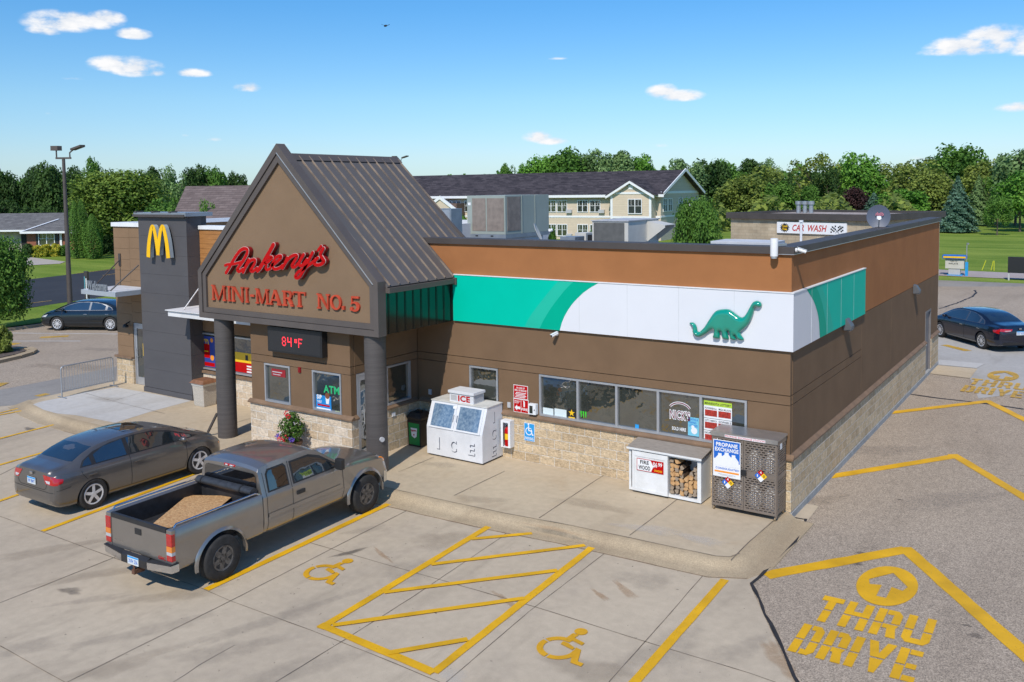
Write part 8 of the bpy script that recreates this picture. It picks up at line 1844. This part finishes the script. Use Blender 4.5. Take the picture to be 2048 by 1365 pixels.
for i in range(32): rr_ = sh_*(.46 if i % 2 == 0 else .30); P.append(c+u_*math.cos(2*math.pi*i/32)*rr_*1.15+Z*math.sin(2*math.pi*i/32)*rr_)
mb = MB(); mb.prism(P, -b2*.006); part('burst', mb, M_blk, cs); mb = MB(); text_mb(mb, 'Touch', c-u_*sh_*.27+Z*sh_*.03-b2*.007, u_, Z, -b2, sh_*.55, sh_*.22, .002, .03); text_mb(mb, 'Free', c-u_*sh_*.22-Z*sh_*.24-b2*.007, u_, Z, -b2, sh_*.45, sh_*.22, .002, .03); part('burst_lettering', mb, M_yells, cs)
mb = MB()
for sg_, cx in ((1,.82),(-1,.92)):
    o = so_+u_*sl_*cx+Z*sh_*.5-b2*.004
    for i in range(4):
        for j in range(4):
            if (i+j) % 2 == 0: mb.obox(o+u_*(i-2)*sh_*.13+Z*((j-2)*sh_*.13+.1*sg_*(i-2)*sh_*.4), u_*sh_*.13, -b2*.004, Z*sh_*.13)
mb.bar(so_+u_*sl_*.80+Z*sh_*.75-b2*.012, so_+u_*sl_*.90+Z*sh_*.15-b2*.012, .03, .01); mb.bar(so_+u_*sl_*.94+Z*sh_*.75-b2*.016, so_+u_*sl_*.85+Z*sh_*.15-b2*.016, .03, .01); part('flags', mb, M_blk, cs)

# --- brick bungalow at the left
hb = AT(115, 116); bu = thing('brick_bungalow', 'low red brick bungalow with grey hipped roof and white window', 'house', (hb.x,hb.y,-.2))
uu = Vector((AX.x,AX.y,0)).normalized(); vv = Vector((-uu.y,uu.x,0)); S_b = (hb-CP).dot(AF)/FPX
def hp(px, d=0): # point on the bungalow's front plane under a pixel column, moved back by d
    dr = ray(px, 450); t = (hb-CP).dot(vv)/dr.dot(vv); q = CP+dr*t; return Vector((q.x,q.y,0))+vv*d
def hz_at(py, d=0): return ZAT(hp(115,d), py)
A = hp(-260); Bq = hp(52); Cq = hp(208); ze = hz_at(464); zr_ = ZAT(hp(115,7.5), 425)
mb = MB(); mb.obox(A+vv*2.5+Z*-.5, Bq-A, vv*9, Z*(ze+.5)); part('wall', mb, vary('porch_wall', (.40,.36,.30), rough=.8, amt=.2, scale=1), bu)
mb = MB(); mb.obox(Bq+Z*-.5, Cq-Bq, vv*12, Z*(ze+.5)); part('brick_wall', mb, M_brk, bu)
mb = MB(); R0, R1 = hp(26,7.5)+Z*zr_, hp(165,7.5)+Z*zr_; ea = [hp(47,-.8), hp(212,-.8), hp(212,13), hp(47,13)]; ea = [q+Z*ze for q in ea]
mb.prism([ea[0],ea[1],R1], -Z*.15) if False else mb.add([ea[0],ea[1],ea[2],ea[3],hp(100,7.5)+Z*zr_,R1], [(0,1,5,4),(1,2,5),(2,3,4,5),(3,0,4)])
mb2 = [hp(-280,1.2)+Z*(ze+.15), hp(62,1.2)+Z*(ze+.15), hp(100,7.5)+Z*(zr_-.02), R0*1.0, hp(-280,13)+Z*ze, hp(60,13)+Z*ze, hp(-200,7.5)+Z*(zr_-.02)]
mb.add(mb2, [(0,1,2,6),(6,2,5,4)]); rfb = part('roof', mb, M_shg, bu)
mb = MB(); mb.bar(ea[0]+Z*-.02, ea[1]+Z*-.02, .15, .25); mb.bar(mb2[0], mb2[1]+Z*-.02, .12, .2); mb.bar(ea[0]+Z*.05, ea[0].lerp(hp(100,7.5)+Z*zr_, .62)+Z*.08, .3, .06); part('gutter', mb, M_whites, bu)
mb = MB(); q = hp(103,7); mb.obox(q+Z*(zr_-.5), hp(122,7)-q, vv*1.2, Z*1.5); q2 = hp(100,6.6); mb.obox(q2+Z*(zr_+1.001), hp(125,6.6)-q2, vv*2.0, Z*.25); part('chimney', mb, vary('chimney_pale', (.45,.48,.50), rough=.8, amt=.1), rfb)
z1_, z0_ = hz_at(465.5), hz_at(491.5); q = hp(76); w_ = (hp(109)-q).length
f = hwin(bu, q+Z*z0_-vv*.02, uu, -vv, w_, z1_-z0_)
mb = MB(); mb.obox(hp(71)+Z*z0_-vv*.05, uu*.5, vv*.04, Z*(z1_-z0_)); part('shutter', mb, M_blk, bu); mb = MB(); mb.obox(hp(109.6)+Z*z0_-vv*.05, uu*.4, vv*.04, Z*(z1_-z0_)); part('shutter', mb, M_blk, bu)
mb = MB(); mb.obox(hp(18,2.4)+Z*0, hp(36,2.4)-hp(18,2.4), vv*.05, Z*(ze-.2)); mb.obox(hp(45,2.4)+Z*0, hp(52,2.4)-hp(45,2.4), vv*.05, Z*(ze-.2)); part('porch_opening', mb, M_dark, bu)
mb = MB(); mb.obox(hp(119)-vv*.12+Z*-.3, uu*.25, vv*.11, Z*(ze+.3)); part('downpipe', mb, M_whites, bu)
# shingled neighbour behind the restaurant
nb = AT(450, 60); ns = thing('brown_roofed_building', 'big brown shingle hip roof rising behind the restaurant', 'building', (nb.x,nb.y,-.2))
mb = MB(); ra, rb_ = AT(372,76), AT(640,70); zr2 = ZAT(ra,373); e0, e1 = AT(330,62), AT(640,50); ze2 = ZAT(e0,441)-.6; f0, f1 = AT(350,92), AT(640,90)
mb.add([Vector((e0.x,e0.y,ze2)),Vector((e1.x,e1.y,ze2)),Vector((rb_.x,rb_.y,zr2)),Vector((ra.x,ra.y,zr2)),Vector((f0.x,f0.y,ze2)),Vector((f1.x,f1.y,ze2))], [(0,1,2,3),(3,2,5,4),(0,3,4),(1,5,2)]); part('roof', mb, M_shb, ns)
mb = MB(); w0, w1 = e0.lerp(f1,.03), e1; mb.add([Vector((p.x,p.y,z)) for z in (-.5,ze2-.01) for p in (e0,e1,f1,f0)], [(0,1,5,4),(1,2,6,5),(2,3,7,6),(3,0,4,7)]); part('wall', mb, M_sidg, ns)
for i, (px, dd, pt, pbm, wpx, c_, lab) in enumerate(((54,330,381,404,16,(.55,.16,.05),'tiny orange fronted shop far beyond the dark trees'),(68,335,383,402,22,(.6,.55,.48),'tiny pale shop building far beyond the dark trees'),(28,400,377,392,26,(.42,.46,.52),'tiny grey blue shed at the far left skyline'))):
    q = AT(px,dd,-.2); w = wpx*dd/FPX; mb = MB(); mb.obox(q-uu*w/2-Z*1, uu*w, vv*8, Z*(ZAT(q,pt)+1)); r_ = thing('distant_shop', lab, 'building', tuple(q)); part('wall', mb, flat('shop_%d' % i, c_, .8), r_); mb = MB(); mb.obox(q-uu*w/2*1.02+Z*(ZAT(q,pt)), uu*w*1.02, vv*8, Z*.4); part('roof', mb, M_gray2, r_)
# utility pole
p = AT(1672,215); mb = MB(); mb.cyl((p.x,p.y,-.3),(p.x,p.y,ZAT(p,356)),.24,.16,n=8); up_ = thing('utility_pole', 'lone wooden utility pole in front of the trees', 'pole', (p.x,p.y,-.3)); part('pole', mb, vary('pole_wood', (.42,.33,.24), rough=.9), up_); mb = MB(); mb.bar(Vector((p.x,p.y,ZAT(p,361)))-uu*1.1, Vector((p.x,p.y,ZAT(p,361)))+uu*1.1, .14); part('crossarm', mb, MAT['pole_wood'], up_)
# small bird in the sky
p = CP+ray(771,52)*60; mb = MB(); mb.sphere(p, .10, 8, 6, (1.6,.7,.7)); mb.add([p, p+uu*.05+vv*.1, p-uu*.30+Z*.12, p-uu*.28+Z*.10+vv*.08], [(0,1,3,2)]); mb.add([p, p+uu*.05+vv*.1, p+uu*.30+Z*.10, p+uu*.28+Z*.08+vv*.08], [(0,1,3,2)]); solo('bird', mb, M_blk, 'tiny dark bird flying high in the blue sky', 'bird', tuple(p))
# ================================================================ TREES AND SHRUBS
TR = random.Random(11)
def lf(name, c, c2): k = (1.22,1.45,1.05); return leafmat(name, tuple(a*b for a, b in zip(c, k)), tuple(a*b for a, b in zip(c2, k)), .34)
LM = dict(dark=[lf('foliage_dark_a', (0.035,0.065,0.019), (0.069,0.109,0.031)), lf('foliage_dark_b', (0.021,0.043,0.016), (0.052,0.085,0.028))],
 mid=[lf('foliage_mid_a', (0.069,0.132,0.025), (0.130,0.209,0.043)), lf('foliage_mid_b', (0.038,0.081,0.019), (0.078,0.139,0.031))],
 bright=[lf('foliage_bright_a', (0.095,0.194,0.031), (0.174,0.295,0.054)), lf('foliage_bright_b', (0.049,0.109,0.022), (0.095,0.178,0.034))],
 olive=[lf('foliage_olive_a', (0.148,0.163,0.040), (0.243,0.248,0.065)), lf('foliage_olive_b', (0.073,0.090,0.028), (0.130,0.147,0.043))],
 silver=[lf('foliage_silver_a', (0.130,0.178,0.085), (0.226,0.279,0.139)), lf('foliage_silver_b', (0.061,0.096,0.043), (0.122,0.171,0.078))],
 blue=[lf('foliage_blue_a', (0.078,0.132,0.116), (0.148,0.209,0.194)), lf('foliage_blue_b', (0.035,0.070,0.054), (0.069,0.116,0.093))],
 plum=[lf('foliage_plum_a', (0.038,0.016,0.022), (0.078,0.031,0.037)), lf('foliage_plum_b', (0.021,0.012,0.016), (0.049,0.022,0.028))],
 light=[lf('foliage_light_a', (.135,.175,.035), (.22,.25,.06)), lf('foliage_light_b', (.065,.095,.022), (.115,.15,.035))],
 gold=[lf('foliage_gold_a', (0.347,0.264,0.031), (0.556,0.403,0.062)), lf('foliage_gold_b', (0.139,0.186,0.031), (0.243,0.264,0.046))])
M_trunk = vary('tree_bark', (.11,.085,.065), rough=.95, amt=.35, scale=8, bump=.4, bscale=20)
ZK = [.5]
def leafq(mb, p, d, size, rr):
    nrm = (d*1.0+Vector((rr.gauss(0,.55), rr.gauss(0,.55), rr.gauss(.25,.5)))).normalized(); a = nrm.orthogonal().normalized(); b = nrm.cross(a); t = rr.uniform(0,6.28)
    e1 = (a*math.cos(t)+b*math.sin(t))*size*rr.uniform(.6,1.35); e2 = nrm.cross(e1).normalized()*size*rr.uniform(.5,.85); e1.z *= ZK[0]; e2.z *= ZK[0]; k = len(mb.v)
    mb.v += [p-e1, p+e2, p+e1*.9, p-e2]; mb.face([k,k+1,k+2,k+3])
def blobs_crown(seed, nb=46, nl=130, size=.052, low=.16, spread=1.0, top=1.0, airy=0.):
    rr = random.Random(seed); mb = MB(); B = []
    for i in range(nb):
        th = rr.uniform(0,6.28); u = rr.random()**.5; zc = low+.16+(1-low-.30)*rr.random(); env = math.sin(math.pi*min(1, max(.12, (zc-low)/(1-low)*.86+.12)))**.6
        r_ = rr.uniform(.15,.27)*(1-.35*airy); B.append((Vector((math.cos(th)*u*(.82-r_*.5)*env*spread, math.sin(th)*u*(.82-r_*.5)*env*spread, zc)), r_))
    B.append((Vector((rr.uniform(-.2,.2), rr.uniform(-.2,.2), .88*top)), .14))
    for c, r_ in B:
        mb.cur = 0
        for j in range(int(nl*(r_/.2)**1.5)):
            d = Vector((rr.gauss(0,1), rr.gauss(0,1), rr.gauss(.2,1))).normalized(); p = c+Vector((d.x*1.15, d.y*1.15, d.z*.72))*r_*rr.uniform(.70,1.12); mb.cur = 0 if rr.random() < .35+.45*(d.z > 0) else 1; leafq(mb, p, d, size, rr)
    return mb
def spruce_crown(seed, n=7500, size=.040, wid=1.0):
    rr = random.Random(seed); mb = MB()
    for j in range(n):
        t = 1-rr.random()**.55; t = max(.02, min(.995, 1-math.sqrt(rr.random()))); th = rr.uniform(0,6.28); lay = (t*15) % 1; rad = (1-t)**.9*(.72+.38*(1-lay))*(.84+.22*math.sin(th*5+int(t*15)*2.1))*wid*rr.uniform(.70,1.04); z = .04+t*.96-.035*(1-lay)*(1-t)
        p = Vector((math.cos(th)*rad, math.sin(th)*rad, z)); d = Vector((math.cos(th), math.sin(th), .25)).normalized(); mb.cur = 0 if rr.random() < .6 else 1; leafq(mb, p, d, size, rr)
    return mb
def column_crown(seed, n=5200, size=.030):
    rr = random.Random(seed); mb = MB()
    for j in range(n):
        t = rr.random(); th = rr.uniform(0,6.28); rad = (math.sin(math.pi*min(1,t*.80+.2))**.65)*(.85+.14*math.sin(th*4+t*9))*rr.uniform(.88,1.03) if t > .0 else .5; p = Vector((math.cos(th)*rad, math.sin(th)*rad, .02+t*.98)); d = Vector((math.cos(th), math.sin(th), .5)).normalized(); mb.cur = 0 if rr.random() < .6 else 1; leafq(mb, p, d, size, rr)
    return mb
def trunk_mb(seed, h=.62, r=.035):
    rr = random.Random(seed); mb = MB(); P = [Vector((0,0,-.02)), Vector((rr.uniform(-.02,.02), rr.uniform(-.02,.02), h*.45)), Vector((rr.uniform(-.05,.05), rr.uniform(-.05,.05), h))]; mb.tube(P, [r*1.2, r*.85, r*.45], n=7)
    for k in range(6):
        a = rr.uniform(0,6.28); z = h*rr.uniform(.35,.9); mb.tube([Vector((0,0,z)), Vector((math.cos(a)*.3, math.sin(a)*.3, z+.14)), Vector((math.cos(a)*.55, math.sin(a)*.55, z+.26))], [r*.5, r*.3, r*.12], n=5)
    return mb
ZK[0] = .5
SH = {'round': [blobs_crown(s) for s in (1,2,3)], 'airy': [blobs_crown(s, 34, 120, .046, .14, 1.05, 1.0, .5) for s in (5,6)], 'tall': [blobs_crown(s, 50, 120, .048, .10, .9) for s in (8,9)], 'fine': [blobs_crown(21, 110, 190, .032, .16)]}
ZK[0] = .33; SH['spruce'] = [spruce_crown(12, 9000, .06), spruce_crown(13, 9000, .06)]; ZK[0] = .25; SH['column'] = [column_crown(15, 8000, .06)]; ZK[0] = 1.0; SH['bush'] = [blobs_crown(31, 60, 130, .06, -.25)]
CM = {}; TM = [mesh_of('trunk', trunk_mb(s), M_trunk) for s in (1,2,3)]; TMs = mesh_of('trunk', trunk_mb(5, .9, .02), M_trunk)
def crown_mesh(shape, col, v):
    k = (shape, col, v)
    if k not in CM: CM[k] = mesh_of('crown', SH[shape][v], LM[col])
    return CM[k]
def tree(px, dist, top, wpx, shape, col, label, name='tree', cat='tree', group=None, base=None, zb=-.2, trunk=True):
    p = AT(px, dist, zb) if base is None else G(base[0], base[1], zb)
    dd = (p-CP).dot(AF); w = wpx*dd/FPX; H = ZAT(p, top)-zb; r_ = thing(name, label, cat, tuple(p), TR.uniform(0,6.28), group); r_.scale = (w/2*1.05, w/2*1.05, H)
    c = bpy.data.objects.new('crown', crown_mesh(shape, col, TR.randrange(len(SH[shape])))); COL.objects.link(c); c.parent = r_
    if trunk: t = bpy.data.objects.new('trunk', TMs if shape in ('spruce','column') else TR.choice(TM)); COL.objects.link(t); t.parent = r_
    return r_
gL, gR, gH = 'dark trees on the left skyline', 'trees along the far side of the field', 'trees behind the residence'
cword = {'dark':'dark green','mid':'mid green','bright':'bright green','olive':'olive green','silver':'silvery green','blue':'blue green','plum':'plum dark'}
for i, (px, dist, top, w, sh, col, extra) in enumerate([
 (6,150,336,62,'round','dark','cut by the left picture edge'),(-60,150,350,90,'round','dark','beyond the left picture edge'),(72,150,333,64,'round','dark','left of the tall lamp post'),(106,145,328,78,'round','dark','directly behind the tall lamp post'),(146,150,334,56,'tall','dark','just right of the tall lamp post'),
 (187,165,316,46,'tall','mid','the tallest pointed one on the left skyline'),(222,160,342,60,'round','dark','above the big light tree on its left'),(300,150,334,62,'round','dark','above the big light tree on its right'),(345,150,330,66,'airy','silver','with grey bare twigs left of the gable'),(388,160,333,62,'round','dark','over the brown shingle roof'),(430,160,334,62,'round','mid','second from the gable over the brown roof'),(472,165,346,52,'round','dark','nearest the gable on the left skyline'),
 (4,136,398,60,'round','dark','low and dark above the bungalow at the left edge'),(52,230,370,40,'round','mid','small and far between two dark trees'),(62,136,414,80,'round','dark','low behind the bungalow roof'),(372,78,376,60,'airy','mid','leaning over the brown roof edge'),(408,66,398,56,'airy','mid','small in front of the brown shingle roof')]):
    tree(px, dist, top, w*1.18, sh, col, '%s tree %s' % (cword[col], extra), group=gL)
tree(266, 0, 343, 222, 'fine', 'light', 'big rounded light olive tree between the bungalow and the restaurant', base=(240,506), name='shade_tree')
tree(330, 92, 396, 120, 'airy', 'mid', 'green tree right behind the restaurant tower', name='shade_tree')
for px, top, w, e in ((147,402,36,'leftmost of the three tall hedge conifers beside the bungalow'),(160,400,32,'middle of the three tall hedge conifers, dark and narrow'),(181,428,40,'shorter front conifer right of the tall pair beside the bungalow')):
    tree(px, 101 if top > 410 else 103, top, w, 'column', 'mid', e, name='hedge_conifer', group='tall conifers beside the bungalow')
for px, top, w, col, e in ((52,488,26,'dark','small dark shrub below the bungalow porch'),(66,491,24,'gold','orange tinted low shrub at the bungalow bed'),(84,489,30,'gold','yellow shrub under the white bungalow window'),(104,488,30,'gold','yellow green shrub right of the window centre'),(124,490,26,'mid','grey green shrub at the bungalow corner'),(205,470,40,'dark','dark shrub against the brick wall right of the conifers'),(150,496,20,'dark','little dark shrub at the foot of the conifers')):
    tree(px, 108, top, w*1.1, 'bush', col, e, name='shrub', cat='shrub', group='shrubs before the bungalow', trunk=False)
tree(-16, 50, 474, 142, 'fine', 'mid', 'near leafy tree hanging over the lot at the left edge', name='lot_tree', zb=-.6)
tree(-2, 0, 648, 62, 'bush', 'olive', 'clipped round shrub on the kerbed island at the left edge', name='shrub', cat='shrub', base=(-4,706), zb=-.08, trunk=False)
for i, (px, dist, top, w, sh, col, extra) in enumerate([
 (1014,200,327,32,'round','mid','small one at the left end behind the long roof'),(1052,200,330,34,'round','bright','little one beside the smallest behind the long roof'),(1085,200,312,60,'round','bright','left shoulder of the big clump behind the roof'),(1130,200,298,86,'round','mid','tallest of the clump behind the long roof'),(1182,200,301,64,'tall','silver','pale feathery one in the clump behind the roof'),(1232,200,302,76,'round','silver','pale green right of the feathery one behind the roof'),(1276,205,312,58,'round','bright','right end of the clump behind the long roof'),
 (1332,180,332,34,'round','mid','small one left of the end gable peak'),(1372,165,318,74,'tall','silver','silvery behind the end gable peak'),(1416,190,320,70,'round','dark','dark beside the end gable')]):
    tree(px, dist, top, w*1.5, sh, col, '%s tree, %s' % (cword[col], extra), group=gH)
tree(1396, 44, 398, 120, 'fine', 'mid', 'near green tree covering the right corner of the residence', name='shade_tree')
tree(1100, 95, 456, 26, 'bush', 'mid', 'small clipped shrub on the residence lawn', name='shrub', cat='shrub', trunk=False); tree(1186, 95, 461, 26, 'bush', 'mid', 'low rounded shrub near the residence wall by the roof unit', name='shrub', cat='shrub', trunk=False); tree(922, 90, 430, 40, 'round', 'bright', 'light green little tree in front of the brick wing', name='shrub_tree')
for i, (px, dist, top, w, sh, col, extra) in enumerate([
 (1455,215,322,70,'round','mid','first right of the residence, tall'),(1500,225,318,66,'round','dark','tall and dark behind the olive ones'),(1530,235,316,54,'airy','silver','thin grey topped above the left of the car wash'),(1478,150,352,86,'round','olive','broad left of the car wash'),(1535,165,330,96,'airy','olive','broad above the car wash left end'),(1556,150,362,60,'round','mid','low above the car wash sign'),(1580,170,345,42,'spruce','dark','pointed dark conifer above the sign'),
 (1628,190,306,92,'airy','olive','tall olive over the roof vents'),(1612,150,372,52,'round','mid','low just behind the roof vents'),(1655,180,330,60,'airy','dark','dark left of the utility pole'),(1690,230,325,60,'round','mid','behind the utility pole on the right'),(1722,185,304,84,'tall','bright','tall bright maple shape right of the pole'),(1708,160,374,50,'round','plum','purple leaved one in the row'),(1748,150,384,72,'spruce','blue','low blue conifer right of the purple one'),
 (1775,205,326,80,'airy','olive','olive between the maple and the dish'),(1800,150,380,90,'round','bright','low bright one over the dish'),(1832,180,318,110,'airy','olive','broad olive over the side parapet'),(1868,170,345,80,'round','olive','olive just left of the blue spruces'),(1912,215,290,96,'round','mid','highest broad crown on the right skyline'),(1862,240,312,60,'airy','dark','far thin dark top behind the olive ones'),
 (1965,205,322,80,'round','olive','olive behind the two blue spruces'),(1985,170,352,70,'airy','mid','mid green right of the right spruce'),(2032,160,300,90,'tall','silver','pale tall one at the right edge'),(2070,150,285,110,'round','silver','pale giant cut by the right edge'),(2042,140,340,80,'round','bright','bright low crown at the right edge'),(1996,130,390,46,'airy','mid','small young one alone on the lawn')]):
    tree(px, dist, top, w*(1.0 if sh == 'spruce' else 1.4), sh, col, '%s tree, %s' % (cword[col], extra), group=gR)
tree(1914, 117, 350, 82, 'spruce', 'blue', 'large blue spruce on the lawn, the left one of two', name='spruce_tree', base=(1914,466)); tree(1953, 112, 350, 62, 'spruce', 'silver', 'paler blue spruce behind the large one on the right', name='spruce_tree', base=(1956,452))
# distant woods closing the horizon, one uncountable mass
rr = random.Random(4); mb = MB()
for k in range(26000):
    px = rr.uniform(-500, 2600); dist = rr.uniform(290, 330); p = AT(px, dist, 0); hmax = 9.5+2.5*math.sin(px*.021)+1.6*math.sin(px*.063+1)+1.*math.sin(px*.17); p.z = rr.random()**.7*hmax; d = (CP-p).normalized(); mb.cur = 0 if rr.random() < .5 else 1; leafq(mb, p, (d+Vector((0,0,.4))).normalized(), .95, rr)
struct('distant_woods', mb, LM['mid'], kind='stuff')
# low scrub under the right tree row
mb = MB()
for k in range(9000):
    px = rr.uniform(1440, 1905); dist = rr.uniform(135, 185) if px < 1860 else rr.uniform(165, 185); p = AT(px, dist, 0); p.z = rr.random()**1.2*(3.6+1.6*math.sin(px*.05)); mb.cur = 0 if rr.random() < .5 else 1; leafq(mb, p, Vector((0,-.3,.9)), .55, rr)
struct('scrub', mb, LM['olive'], kind='stuff')
